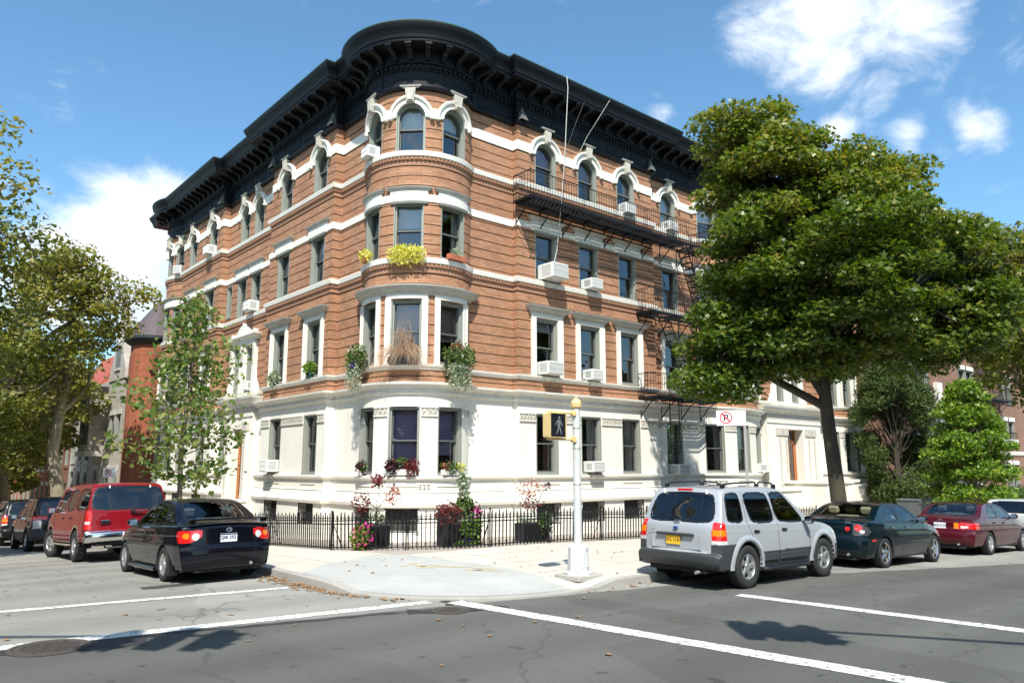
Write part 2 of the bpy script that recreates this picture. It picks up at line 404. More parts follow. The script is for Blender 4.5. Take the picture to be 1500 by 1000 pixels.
def walk_mat(name, c, joint, jx=1.52, jy=1.52, var=.1):
    m, nt, b = new_mat(name); N = nt.nodes; L = nt.links
    geo = N.new('ShaderNodeNewGeometry')
    br = N.new('ShaderNodeTexBrick'); L.new(geo.outputs['Position'], br.inputs['Vector']); br.offset = 0
    br.inputs['Color1'].default_value = (*[q*1.04 for q in c], 1); br.inputs['Color2'].default_value = (*[q*.93 for q in c], 1); br.inputs['Mortar'].default_value = (*joint, 1)
    br.inputs['Scale'].default_value = 1; br.inputs['Brick Width'].default_value = jx; br.inputs['Row Height'].default_value = jy; br.inputs['Mortar Size'].default_value = .014
    no = N.new('ShaderNodeTexNoise'); no.inputs['Scale'].default_value = 1.3; no.inputs['Detail'].default_value = 9; no.inputs['Roughness'].default_value = .7; L.new(geo.outputs['Position'], no.inputs['Vector'])
    n2 = N.new('ShaderNodeTexNoise'); n2.inputs['Scale'].default_value = 70; n2.inputs['Detail'].default_value = 3; L.new(geo.outputs['Position'], n2.inputs['Vector'])
    ad = N.new('ShaderNodeMath'); ad.operation = 'ADD'; L.new(no.outputs['Fac'], ad.inputs[0]); L.new(n2.outputs['Fac'], ad.inputs[1])
    mr = N.new('ShaderNodeMapRange'); mr.inputs['From Min'].default_value = .65; mr.inputs['From Max'].default_value = 1.35; mr.inputs['To Min'].default_value = 1-var*1.6; mr.inputs['To Max'].default_value = 1+var; L.new(ad.outputs[0], mr.inputs['Value'])
    hs = N.new('ShaderNodeHueSaturation'); L.new(br.outputs['Color'], hs.inputs['Color']); L.new(mr.outputs[0], hs.inputs['Value'])
    # old gum and drip spots
    vo = N.new('ShaderNodeTexVoronoi'); vo.inputs['Scale'].default_value = 2.6; L.new(geo.outputs['Position'], vo.inputs['Vector'])
    cv = N.new('ShaderNodeMapRange'); cv.inputs['From Min'].default_value = .04; cv.inputs['From Max'].default_value = .07; cv.inputs['To Min'].default_value = .4; cv.inputs['To Max'].default_value = 0; L.new(vo.outputs['Distance'], cv.inputs['Value'])
    mx = N.new('ShaderNodeMix'); mx.data_type = 'RGBA'; L.new(cv.outputs[0], mx.inputs[0]); L.new(hs.outputs[0], mx.inputs[6]); mx.inputs[7].default_value = (.16, .15, .13, 1)
    L.new(mx.outputs[2], b.inputs['Base Color']); b.inputs['Roughness'].default_value = .9; b.inputs['Specular IOR Level'].default_value = .25
    bp = N.new('ShaderNodeBump'); bp.inputs['Strength'].default_value = .3; bp.inputs['Distance'].default_value = .008; L.new(n2.outputs['Fac'], bp.inputs['Height']); L.new(bp.outputs[0], b.inputs['Normal'])
    return m
M['walk'] = walk_mat('pale_concrete_pavement', (.53, .495, .425), (.22, .20, .17))
M['ramp'] = walk_mat('grey_concrete_ramp', (.41, .41, .385), (.41, .41, .385), 50, 50, .12)
M['kerb'] = pbr('kerb_stone', (.36, .345, .31), .85, var=.2, nscale=3, bump=.2, bscale=30, dirt=(.17, .17, .16), dscale=1.5, dmix=.6)
xs = ticks(-160, 420, -14, 40, 1.0, 9); ys = ticks(-160, 420, -14, 50, 1.0, 9)
mb = MB(); n = len(xs)
mb.raw([(x, y, gz(x, y)) for y in ys for x in xs], [(j*n+i, j*n+i+1, (j+1)*n+i+1, (j+1)*n+i) for j in range(len(ys)-1) for i in range(n-1)], M['asphalt'])
tag(mb.build('road', smooth=True), kind='structure')
# sidewalk round the block: kerb line x = XK / y = YK with a corner of radius 3 about KC
XK, YK, KR = 6.3, 9.2, 3.0; KC = (9.3, 12.2)
def corner_drop(x, y):
    dx, dy = x-KC[0], y-KC[1]
    r = math.hypot(dx, dy)/KR
    if dx > .6 or dy > .6 or r < .01: return 0
    a = math.degrees(math.atan2(dy, dx)) % 360
    t = max(0, min(1, (r-.45)/.5)); t = t*t*(3-2*t)
    u = max(0, min(1, (a-183)/12)) * max(0, min(1, (290-a)/12))
    return .095*t*u
def sz(x, y): return gz(x, y) + .13 - corner_drop(x, y)
mb = MB()
def grid(mb, xs, ys, mat, zf):
    n = len(xs)
    mb.raw([(x, y, zf(x, y)) for y in ys for x in xs], [(j*n+i, j*n+i+1, (j+1)*n+i+1, (j+1)*n+i) for j in range(len(ys)-1) for i in range(n-1)], mat)
fr = lambda a, b, k: [a+(b-a)*i/k for i in range(k+1)]
XA = fr(KC[0], 18, 18) + fr(18, 60, 28)[1:] + [80, 120, 200]
YA = fr(KC[1], 20, 16) + fr(20, 60, 27)[1:] + [80, 120, 200]
grid(mb, XA, fr(YK, KC[1], 6) + fr(KC[1], 14.75, 4)[1:], M['walk'], sz)
grid(mb, fr(XK, KC[0], 6), YA, M['walk'], sz)
nr, na = 10, 24
vs = [(KC[0], KC[1], sz(*KC))] + [(KC[0]+KR*r/nr*math.cos(PI+PI/2*a/na), KC[1]+KR*r/nr*math.sin(PI+PI/2*a/na), 0) for r in range(1, nr+1) for a in range(na+1)]
vs = [(x, y, sz(x, y)) for (x, y, _) in vs]
fs = [(0, 1+a, 2+a) for a in range(na)] + [(1+r*(na+1)+a, 1+(r+1)*(na+1)+a, 2+(r+1)*(na+1)+a, 2+r*(na+1)+a) for r in range(nr-1) for a in range(na)]
mb.raw(vs, fs, M['walk'])
tag(mb.build('sidewalk'), kind='structure')
# areaway floor between the fence and the building, garden court beyond
mb = MB(); M['areaway'] = pbr('areaway_paving', (.36, .31, .26), .9, var=.12, nscale=1.5, bump=.2, bscale=40)
grid(mb, fr(KC[0], 12, 5) + fr(12, 60, 48)[1:] + [100, 200], fr(14.75, 19.0, 8), M['areaway'], lambda x, y: gz(x, y)+.125)
grid(mb, fr(9.3, 12.3, 6), fr(19.0, 60, 42) + [100, 200], M['areaway'], lambda x, y: gz(x, y)+.125)
tag(mb.build('areaway_ground'), kind='structure')
# kerb
kp = [(x, YK) for x in reversed(XA)] + [(KC[0]+KR*math.cos(a), KC[1]+KR*math.sin(a)) for a in [PI*1.5 - PI/2*k/24 for k in range(1, 24)]] + [(XK, y) for y in YA]
mb = MB()
def off(i, d):
    x, y = kp[i]
    if y <= YK+1e-6: return (x, y-d)
    if x <= XK+1e-6: return (x-d, y)
    dx, dy = x-KC[0], y-KC[1]; l = math.hypot(dx, dy); return (x+dx/l*d, y+dy/l*d)
rows = []
for i in range(len(kp)):
    x, y = kp[i]; zt = sz(x, y)+.004; zb = gz(x, y)-.05
    a, b, c, e = off(i, -.15), off(i, .015), off(i, .02), off(i, .02)
    rows += [(*a, sz(*a)-.02), (*a, zt), (*b, zt), (*c, zt-.012), (*e, zb)]
mb.raw(rows, [(5*i+j, 5*i+5+j, 5*i+6+j, 5*i+1+j) for i in range(len(kp)-1) for j in range(4)], M['kerb'])
tag(mb.build('kerb'), kind='structure')
# ------------------------------------------------------------------ the corner building
YR, YP, XR, XP = 18.42, 18.18, 11.66, 11.35      # wall planes: recess / pavilion, right street and left street

class Seg:
    def __init__(s, kind, a, b=None, r=None):
        s.kind = kind; s.a = a; s.b = b; s.r = r
    def map(s, q, d, z):
        if s.kind == 'X': return (q, s.a - d, z)
        if s.kind == 'Y': return (s.a - d, -q, z)
        t = q / s.r
        return (s.a + (s.r + d) * math.cos(t), s.b + (s.r + d) * math.sin(t), z)
    def rz(s, q):
        if s.kind == 'X': return 0.0
        if s.kind == 'Y': return -PI/2
        return q / s.r + PI/2

def arc_seg(cx, cy, r): return Seg('A', cx, cy, r)
def arc_s(seg, deg): return R(deg) * seg.r

def wall(mb, seg, s0, s1, prof, ops, mat, groove=None, k0=0, k1=0):
    br = {s0, s1}
    for o in ops:
        if o[1] <= s0 or o[0] >= s1: continue
        br |= {o[0], o[1]}
        if o[4] == 'arch':
            for k in range(1, 16): br.add((o[0]+o[1])/2 - (o[1]-o[0])/2*math.cos(PI*k/16))
    if seg.kind == 'A':
        n = max(2, int((s1-s0)/.11))
        for k in range(1, n):
            q = s0 + (s1-s0)*k/n
            if all(abs(q-x) > .02 for x in br): br.add(q)
    br = sorted(x for x in br if s0 - 1e-6 <= x <= s1 + 1e-6)
    for a, b in zip(br[:-1], br[1:]):
        mid = (a+b)/2
        blk = []
        for o in ops:
            if o[0] < mid < o[1]:
                zt = o[3]
                if o[4] == 'arch':
                    c = (o[0]+o[1])/2; r = (o[1]-o[0])/2
                    zt += math.sqrt(max(0, r*r - min(abs(a-c), abs(b-c))**2))
                blk.append((o[2], zt))
        for (z0, d0), (z1, d1) in zip(prof[:-1], prof[1:]):
            ivs = [(0.0, 1.0)]
            dz = z1 - z0
            for (b0, b1) in blk:
                nv = []
                for (t0, t1) in ivs:
                    if abs(dz) < 1e-9:
                        if not (b0 < z0 < b1): nv.append((t0, t1))
                        continue
                    u0, u1 = (b0 - z0)/dz, (b1 - z0)/dz
                    if u0 >= t1 or u1 <= t0: nv.append((t0, t1)); continue
                    if u0 > t0: nv.append((t0, u0))
                    if u1 < t1: nv.append((u1, t1))
                ivs = nv
            for (t0, t1) in ivs:
                if t1 - t0 < 1e-6: continue
                za, zb = z0 + dz*t0, z0 + dz*t1
                da, db = d0 + (d1-d0)*t0, d0 + (d1-d0)*t1
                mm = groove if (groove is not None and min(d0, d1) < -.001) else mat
                A0 = k0 if a == s0 else 0; B0 = k1 if b == s1 else 0
                mb.face([seg.map(a+A0*da, da, za), seg.map(b+B0*da, da, za), seg.map(b+B0*db, db, zb), seg.map(a+A0*db, db, zb)], mm)

# the outline of the building at an outset d; NA points on each arc, the same count for every d
TC, TR = (13.03, 19.77), 1.70
NCn, NR_ = (13.14, 39.75), 2.0
DC, DR = (28.0, 22.52), 4.70
FC, FR = (37.6, 22.17), 4.25
def arc_pts(c, r, a0, a1, n): return [(c[0] + r*math.cos(a0+(a1-a0)*k/n), c[1] + r*math.sin(a0+(a1-a0)*k/n)) for k in range(n+1)]
def outline(d):
    xr, xp, yr, yp = XR-d, XP-d, YR-d, YP-d
    P = [(26, 41.6+d), (xr, 41.6+d)]
    a = math.acos((xr-NCn[0])/(NR_+d)); P += arc_pts(NCn, NR_+d, a, 2*PI-a, 20)
    P += [(xr, 38.2+d), (xp, 38.2+d), (xp, 32.9-d), (xr, 32.9-d), (xr, 27.6+d), (xp, 27.6+d), (xp, 22.45-d), (xr, 22.45-d)]
    i_t0 = len(P)
    a0 = math.acos((xr-TC[0])/(TR+d)); a1 = PI - math.asin((yr-TC[1])/(TR+d)); a1 = 2*PI + math.asin((yr-TC[1])/(TR+d))
    P += arc_pts(TC, TR+d, a0, a1, 40)
    P += [(15.83-d, yr), (15.83-d, yp), (22.85+d, yp), (22.85+d, yr)]
    a1 = math.asin((yr-DC[1])/(DR+d)); P += arc_pts(DC, DR+d, PI-a1, 2*PI+a1, 24)
    a1 = math.asin((yr-FC[1])/(FR+d)); P += arc_pts(FC, FR+d, PI-a1, 2*PI+a1, 20)
    P += [(40.2+d, yr), (40.2+d, 30)]
    return P
# fix the start angle of the tower arc (it runs counter-clockwise from the left-street wall to the right-street wall)
def outline_fix(d):
    P = outline(d)
    return P
def band(mb, prof, mat, mats=None, i0=0, i1=None):
    """sweep a moulding profile [(z, outset)...] along the building outline"""
    rows = [[(x, y, z) for (x, y) in outline(d)] for (z, d) in prof]
    n = len(rows[0]); i1 = n-1 if i1 is None else i1
    for k in range(len(rows)-1):
        A, B = rows[k], rows[k+1]
        m = mats[k] if mats else mat
        vs = A[i0:i1+1] + B[i0:i1+1]; w = i1+1-i0
        mb.raw(vs, [(j, j+1, w+j+1, w+j) for j in range(w-1)], m)

bld = empty('corner_apartment_building', (12, 19, .13), 0, 'four storey orange brick corner building with white stone base, black cornice and rounded corner bay', 'building')

# segments and openings -------------------------------------------------
sg = {
 'bowN': (arc_seg(NCn[0], NCn[1], NR_), None),
}
segN = arc_seg(*NCn, NR_); segT = arc_seg(*TC, TR); segD = arc_seg(*DC, DR); segF = arc_seg(*FC, FR)
sYR, sYP, sXR, sXP = Seg('Y', XR), Seg('Y', XP), Seg('X', YR), Seg('X', YP)
aN = math.degrees(math.acos((XR-NCn[0])/NR_))
aT0 = math.degrees(math.acos((XR-TC[0])/TR)); aT1 = 360 + math.degrees(math.asin((YR-TC[1])/TR))
aD = math.degrees(math.asin((YR-DC[1])/DR)); aF = math.degrees(math.asin((YR-FC[1])/FR))
# runs: (name, seg, s0, s1, windows [(centre, width)], door?)
RUNS = [
 ('N0', sYR, -41.6, -41.12, []),
 ('N', segN, arc_s(segN, aN), arc_s(segN, 360-aN), [(arc_s(segN, a), .78) for a in (150, 180, 210)]),
 ('N1', sYR, -38.37, -38.2, []),
 ('L2', sYP, -38.2, -32.9, [(-36.8, 1.0), (-34.1, 1.0)]),
 ('LR', sYR, -32.9, -27.6, [(-31.12, .95), (-29.62, .95)]),
 ('L1', sYP, -27.6, -22.45, [(-26.3, 1.0), (-23.52, 1.0)]),
 ('LA', sYR, -22.45, -20.80, []),
 ('T', segT, arc_s(segT, aT0), arc_s(segT, aT1), [(arc_s(segT, a), .92) for a in (175.5, 225, 274.5)]),
 ('RA', sXR, 14.063, 15.83, []),
 ('B', sXP, 15.83, 22.85, [(17.12, 1.0), (19.2, 1.0), (21.3, 1.0)]),
 ('C', sXR, 22.85, 25.70, [(24.17, 1.0)]),
 ('D', segD, arc_s(segD, 180-aD), arc_s(segD, 360+aD), [(arc_s(segD, a), .95) for a in (250, 270, 290)]),
 ('E', sXR, 30.30, 35.60, [(31.95, .95), (33.35, .95)]),
 ('F', segF, arc_s(segF, 180-aF), arc_s(segF, 360+aF), [(arc_s(segF, a), .9) for a in (252, 270, 288)]),
 ('G', sXR, 39.6, 40.2, []),
]
Z1 = (1.82, 3.78); Z2 = (5.03, 6.92); Z3 = (8.22, 9.92); Z4 = (11.52, 12.65)
def ops_brick(name, wins):
    o = []
    for (c, w) in wins:
        o.append((c-w/2, c+w/2, Z2[0], Z2[1], 'rect'))
        o.append((c-w/2, c+w/2, Z3[0], Z3[1], 'rect'))
        o.append((c-w/2, c+w/2, Z4[0], Z4[1], 'arch'))
    if name == 'LR': o.append((-32.85, -32.25, 8.4, 9.85, 'rect'))
    return o
def ops_base(name, wins):
    o = []
    for (c, w) in wins:
        if name in ('LR', 'E'): continue
        o.append((c-w/2, c+w/2, Z1[0], Z1[1], 'rect'))
        o.append((c-w/2-.04, c+w/2+.04, .24, .90, 'rect'))
    if name == 'LR': o.append((-30.75, -29.3, .55, 3.55, 'rect')); o.append((-32.6, -31.7, Z1[0], Z1[1], 'rect'))
    if name == 'E': o.append((31.85, 33.35, .9, 3.75, 'rect'))
    return o

prof_b = [(4.50, 0.0)]
z = 4.66
while z < 13.45:
    if not (4.84 < z < 5.03 or 8.0 < z < 8.24 or 11.3 < z < 11.56 or 9.9 < z < 10.2 or 12.6 < z < 12.97):
        prof_b += [(z-.014, 0), (z-.014, -.04), (z+.014, -.04), (z+.014, 0)]
    z += .305
prof_b.append((13.62, 0))
prof_s = [(-1.6, .05), (.90, .05), (.93, .13), (1.02, .15), (1.05, .10), (1.31, .04), (1.34, .06), (1.37, .015), (1.66, .015), (1.69, .07), (1.72, .10), (1.79, .11), (1.81, 0), (4.12, 0)]
mbB, mbS, mbW = MB(), MB(), MB()
KK = {'N0': (-1, 0), 'N1': (0, -1), 'L2': (-1, 1), 'LR': (1, -1), 'L1': (-1, 1), 'LA': (1, 0), 'RA': (0, -1), 'B': (-1, 1), 'C': (1, 0), 'G': (0, 1)}
for (nm, seg, s0, s1, wins) in RUNS:
    k0, k1 = KK.get(nm, (0, 0))
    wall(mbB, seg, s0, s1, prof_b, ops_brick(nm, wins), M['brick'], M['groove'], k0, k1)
    wall(mbS, seg, s0, s1, prof_s, ops_base(nm, wins), M['stone'], None, k0, k1)
    # the white bands at the window heads of the third and fourth storey
    wall(mbW, seg, s0, s1, [(9.94, 0), (9.94, .03), (10.17, .03), (10.17, 0)], [], M['stone'], None, k0, k1)
    wall(mbW, seg, s0, s1, [(12.62, 0), (12.62, .03), (12.95, .03), (12.95, 0)], [(c-w/2-.01, c+w/2+.01, 12, Z4[1], 'arch') for (c, w) in wins], M['stone'], None, k0, k1)
# the small returns where the planes step
def returns(mb, prof, mat, groove=None):
    for (y, fl) in ((38.2, 1), (32.9, -1), (27.6, 1), (22.45, -1)):
        for (z0, d0), (z1, d1) in zip(prof[:-1], prof[1:]):
            m = groove if groove and min(d0, d1) < -.001 else mat
            mb.face([(XR - d0, y + fl*d0, z0), (XP - d0, y + fl*d0, z0), (XP - d1, y + fl*d1, z1), (XR - d1, y + fl*d1, z1)], m)
    for (x, fl) in ((15.83, -1), (22.85, 1)):
        for (z0, d0), (z1, d1) in zip(prof[:-1], prof[1:]):
            m = groove if groove and min(d0, d1) < -.001 else mat
            mb.face([(x + fl*d0, YR - d0, z0), (x + fl*d0, YP - d0, z0), (x + fl*d1, YP - d1, z1), (x + fl*d1, YR - d1, z1)], m)
    for (z0, d0), (z1, d1) in zip(prof[:-1], prof[1:]):
        mb.face([(40.2+d0, YR-d0, z0), (40.2+d0, 30, z0), (40.2+d1, 30, z1), (40.2+d1, YR-d1, z1)], mat)
        mb.face([(XR-d0, 41.6+d0, z0), (26, 41.6+d0, z0), (26, 41.6+d1, z1), (XR-d1, 41.6+d1, z1)], mat)
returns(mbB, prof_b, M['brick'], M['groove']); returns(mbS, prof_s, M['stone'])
returns(mbW, [(9.94, 0), (9.94, .03), (10.17, .03), (10.17, 0)], M['stone']); returns(mbW, [(12.62, 0), (12.62, .03), (12.95, .03), (12.95, 0)], M['stone'])
mbB.build('brick_wall', bld)
mbS.build('stone_base', bld)
mbW.build('head_band', bld)
# mouldings
mb = MB(); band(mb, [(4.10, 0.0), (4.13, .06), (4.19, .09), (4.22, .06), (4.28, .07), (4.33, .15), (4.38, .22), (4.40, .26), (4.46, .27), (4.50, 0)], M['stone_trim'])
mb.build('ground_storey_moulding', bld)
mb = MB(); band(mb, [(4.85, 0), (4.86, .05), (4.91, .06), (4.94, .10), (4.99, .11), (5.01, 0)], M['stone_trim']); mb.build('sill_course', bld)
def dent(mb, z0, z1, d0, d1, pitch, w, mat):
    for (nm, seg, s0, s1, wins) in RUNS:
        n = int((s1-s0)/pitch)
        for k in range(n):
            q = s0 + (k+.5)*(s1-s0)/n
            def MM(a, b, c, seg=seg): return seg.map(a, b, c)
            mb.box(q-w/2, q+w/2, d0, d1, z0, z1, mat, MM)
for (zt) in (8.22, 11.55):
    mb = MB(); band(mb, [(zt-.20, .05), (zt-.18, .10), (zt-.05, .12), (zt-.03, .10), (zt, 0)], M['stone'])
    mb.build('string_course', bld)
    mb = MB(); band(mb, [(zt-.48, 0), (zt-.47, .025), (zt-.43, .03), (zt-.40, .012), (zt-.31, .015), (zt-.30, .05), (zt-.20, .055)], M['dentil_brick'])
    dent(mb, zt-.295, zt-.215, .05, .085, .125, .062, M['dentil_brick'])
    mb.build('dentil_brick_course', bld)

# --- cornice
K = M['black_cornice']
cor = MB()
band(cor, [(13.50, 0), (13.52, .12), (13.60, .15), (13.64, .08), (13.70, .05), (14.12, .05), (14.15, .10), (14.18, .10), (14.32, .10), (14.34, .17), (14.38, .20), (14.42, .20), (14.74, .20), (14.74, .76), (14.80, .77), (14.84, .80), (14.93, .82), (15.02, .86), (15.14, .93), (15.22, .96), (15.28, .97)], K)
band(cor, [(15.28, .97), (15.31, .975), (15.33, .93), (15.30, -1.2)], M['copper_edge'])
dent(cor, 14.19, 14.30, .10, .165, .17, .09, K)
for (nm, seg, s0, s1, wins) in RUNS:      # sunk panels on the frieze
    if s1-s0 < 1.5: continue
    n = max(1, round((s1-s0)/1.4))
    for k in range(n):
        a = s0+(s1-s0)*(k+.12)/n; b = s0+(s1-s0)*(k+.88)/n
        def MM(p, q, r, seg=seg): return seg.map(p, q, r)
        cor.box(a, b, .05, .075, 13.76, 13.80, K, MM); cor.box(a, b, .05, .075, 14.04, 14.08, K, MM)
        cor.box(a, a+.04, .05, .075, 13.8, 14.04, K, MM); cor.box(b-.04, b, .05, .075, 13.8, 14.04, K, MM)
        for j in range(5):
            c = a + (b-a)*(j+.5)/5
            cor.box(c-.09, c+.09, .05, .068, 13.87, 13.97, K, MM)
coro = cor.build('cornice', bld)
# brackets: one mesh, one copy per place, each a sub-part of the cornice
bk = MB()
bprof = [(0, 14.42), (.06, 14.40), (.10, 14.45), (.14, 14.52), (.24, 14.56), (.34, 14.60), (.42, 14.60), (.50, 14.64), (.52, 14.73), (0, 14.73)]
bk.prism(bprof, -.075, .075, K, lambda u, h, w: (h, -u, w))
bk.box(-.10, .10, -.55, 0, 14.665, 14.735, K)
bkme = bk.mesh('bracket')
for (nm, seg, s0, s1, wins) in RUNS:
    if s1-s0 < .9: continue
    n = max(1, round((s1-s0)/.62)) if nm != 'T' else 11
    for k in range(n):
        q = s0 + (k+.5)*(s1-s0)/n
        if seg.kind != 'A' and nm in ('LA', 'RA') : q = s0 + (k+.5)*(s1-s0)/n
        p = seg.map(q, .20, 0)
        o = link('bracket', bkme, coro, (p[0]-12, p[1]-19, -.13), seg.rz(q))
# pyramid caps where the pavilions begin
for (x, y) in ((XP, 22.45), (XP, 32.9), (XP, 27.6), (15.83, YP), (22.85, YP)):
    mb = MB()
    cx = x - .10 if x == XP else x + (.12 if x < 20 else -.12); cy = y + (.12 if x == XP and y in (22.45, 32.9) else (-.12 if x == XP else -.10))
    b = .16
    mb.raw([(cx-b, cy-b, 13.62), (cx+b, cy-b, 13.62), (cx+b, cy+b, 13.62), (cx-b, cy+b, 13.62), (cx, cy, 14.12)], [(0, 1, 4), (1, 2, 4), (2, 3, 4), (3, 0, 4)], M['frame_dark'])
    mb.build('corner_cap', coro)
# roof and the dark core behind the rooms
mb = MB(); P = outline(-.4); mb.face([(x, y, 15.2) for (x, y) in P] + [(26, 30, 15.2)], M['roof_tar']); mb.build('roof', bld)
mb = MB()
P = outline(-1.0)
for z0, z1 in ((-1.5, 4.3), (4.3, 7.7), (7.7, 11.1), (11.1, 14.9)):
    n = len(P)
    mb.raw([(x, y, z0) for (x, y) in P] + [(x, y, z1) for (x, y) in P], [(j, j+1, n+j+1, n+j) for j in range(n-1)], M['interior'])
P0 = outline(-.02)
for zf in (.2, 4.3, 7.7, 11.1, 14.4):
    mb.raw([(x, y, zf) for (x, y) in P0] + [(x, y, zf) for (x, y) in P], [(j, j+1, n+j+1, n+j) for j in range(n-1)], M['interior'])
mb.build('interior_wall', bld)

# ------------------------------------------------------------------ windows
FM, FD = M['frame'], M['frame_dark']
_wc = {}
def ring(mb, r0, r1, y0, y1, zc, mat, n=16, mode='all'):
    """half ring between radii r0<r1, from y0 (front) to y1, about (0, zc)"""
    a = [PI*k/n for k in range(n+1)]
    fr0 = [(-r0*math.cos(t), y0, zc+r0*math.sin(t)) for t in a]; fr1 = [(-r1*math.cos(t), y0, zc+r1*math.sin(t)) for t in a]
    bk0 = [(-r0*math.cos(t), y1, zc+r0*math.sin(t)) for t in a]; bk1 = [(-r1*math.cos(t), y1, zc+r1*math.sin(t)) for t in a]
    for k in range(n):
        mb.face([fr0[k], fr0[k+1], fr1[k+1], fr1[k]], mat)
        mb.face([fr0[k], bk0[k], bk0[k+1], fr0[k+1]], mat)
        mb.face([fr1[k], fr1[k+1], bk1[k+1], bk1[k]], mat)
def win_meshes(w, h, arch):
    """local frame: x across, y into the wall, z up from the sill. h = height to the spring line / head"""
    key = (w, h, arch)
    if key in _wc: return _wc[key]
    hw = w/2
    f = MB()
    # jamb liner, brick mould, sill
    for sx in (-1, 1):
        x0, x1 = sorted((sx*hw, sx*(hw-.035)))
        f.box(x0, x1, -.004, .34, 0, h, FM)
        x0, x1 = sorted((sx*(hw-.035), sx*(hw-.085)))
        f.box(x0, x1, .06, .13, 0, h, FM)
        x0, x1 = sorted((sx*(hw-.035), sx*(hw-.06)))
        f.box(x0, x1, .13, .32, 0, h, FM)
    f.box(-hw+.002, hw-.002, -.03, .34, 0, .05, FM)
    f.box(-hw+.086, hw-.086, .13, .34, .05, .075, FM)
    if not arch:
        f.box(-hw+.035, hw-.035, -.004, .34, h-.035, h, FM)
        f.box(-hw+.085, hw-.085, .06, .13, h-.085, h-.035, FM)
    else:
        ring(f, hw-.035, hw+.01, -.004, .34, h, FM); ring(f, hw-.085, hw-.03, .06, .13, h, FM); ring(f, hw-.06, hw-.02, .13, .32, h, FM)
    fr = f.mesh('window_frame')
    H = h + (hw if arch else 0)
    mid = .06 + (H-.1)*.50
    s = MB()
    xi = hw-.062
    for (z0, z1, y, up) in ((mid-.02, H-.04 if not arch else h, .17, True), (.05, mid+.03, .225, False)):
        for sx in (-1, 1):
            x0, x1 = sorted((sx*xi, sx*(xi-.05)))
            s.box(x0, x1, y, y+.04, z0, z1, FD)
        s.box(-xi+.05, xi-.05, y, y+.04, z0, z0+(.045 if up else .07), FD)
        if not (up and arch): s.box(-xi+.05, xi-.05, y, y+.04, z1-.05, z1, FD)
    if arch: ring(s, xi-.05, xi, .17, .21, h, FD)
    sa = s.mesh('window_sash')
    g = MB()
    g.face([(-xi+.05, .25, .1), (xi-.05, .25, .1), (xi-.05, .25, mid), (-xi+.05, .25, mid)], M['glass'])
    if arch:
        n = 14; r = xi-.05
        g.face([(-xi+.05, .195, mid), (xi-.05, .195, mid)] + [(r*math.cos(PI*k/n), .195, h + r*math.sin(PI*k/n)) for k in range(n+1)], M['glass'])
    else:
        g.face([(-xi+.05, .195, mid), (xi-.05, .195, mid), (xi-.05, .195, H-.09), (-xi+.05, .195, H-.09)], M['glass'])
    _wc[key] = (fr, sa, g.mesh('window_pane'), H, mid, xi)
    return _wc[key]
rnd = random.Random(7)
_bm = {}
def inside_mesh(kind, w, H, frac):
    key = (kind, round(w, 2), round(H, 2), frac)
    if key in _bm: return _bm[key]
    b = MB(); hw = w/2-.05
    if kind in ('blind', 'blind_purple', 'blind_pink'):
        z0 = H*(1-frac)
        if kind == 'blind': b.face([(-hw, .36, z0), (hw, .36, z0), (hw, .36, H), (-hw, .36, H)], M['blind'])
        else:
            zz = z0
            while zz < H-.03:
                b.face([(-hw, .35, zz), (hw, .35, zz), (hw, .375, zz+.032), (-hw, .375, zz+.032)], M[kind]); zz += .042
    else:
        n = 14
        for (a, c) in ((-hw, -hw+2*hw*frac/2), (hw-2*hw*frac/2, hw)) if frac < 1 else ((-hw, hw),):
            pts = [(a+(c-a)*k/n, .37+.022*math.sin(k*2.3)) for k in range(n+1)]
            for (p, q) in zip(pts[:-1], pts[1:]):
                b.face([(p[0], p[1], .06), (q[0], q[1], .06), (q[0], q[1], H), (p[0], p[1], H)], M['curtain_rust' if kind == 'drape' else 'curtain'])
    _bm[key] = b.mesh('window_' + ('shade' if kind != 'curtain' else 'curtain')); return _bm[key]
def place_window(seg, c, w, z0, h, arch, inside=None):
    fr, sa, gl, H, mid, xi = win_meshes(w, h, arch)
    inset = 0.0
    if seg.kind == 'A': inset = -(seg.r - math.sqrt(seg.r**2 - (w/2)**2))
    p = seg.map(c, inset, z0)
    o = link('window', fr, bld, (p[0]-12, p[1]-19, z0-.13), seg.rz(c))
    link('sash', sa, o); link('pane', gl, o)
    if inside is None:
        inside = rnd.choice([None, ('blind', .3), ('blind', .5), ('blind', .72), ('curtain', .6), ('curtain', .8), ('curtain', .45), ('blind', .2), ('drape', .6), ('blind_pink', .5)])
    if inside:
        link({'curtain': 'curtain', 'drape': 'curtain'}.get(inside[0], 'blind'), inside_mesh(inside[0], w, H, inside[1]), o)
    return o
ST, SG = M['stone'], M['stone_trim']
def segbox(mb, seg, a, b, d0, d1, z0, z1, mat, n=None):
    """box along the wall surface (follows arcs)"""
    if seg.kind == 'A' and n is None: n = max(1, int((b-a)/.12))
    n = n or 1
    for k in range(n):
        u, v = a+(b-a)*k/n, a+(b-a)*(k+1)/n
        f = [seg.map(u, d1, z0), seg.map(v, d1, z0), seg.map(v, d1, z1), seg.map(u, d1, z1)]
        r = [seg.map(u, d0, z0), seg.map(v, d0, z0), seg.map(v, d0, z1), seg.map(u, d0, z1)]
        mb.face(f, mat); mb.face([f[3], f[2], r[2], r[3]], mat); mb.face([r[0], r[1], f[1], f[0]], mat)
        if k == 0: mb.face([r[0], f[0], f[3], r[3]], mat)
        if k == n-1: mb.face([f[1], r[1], r[2], f[2]], mat)
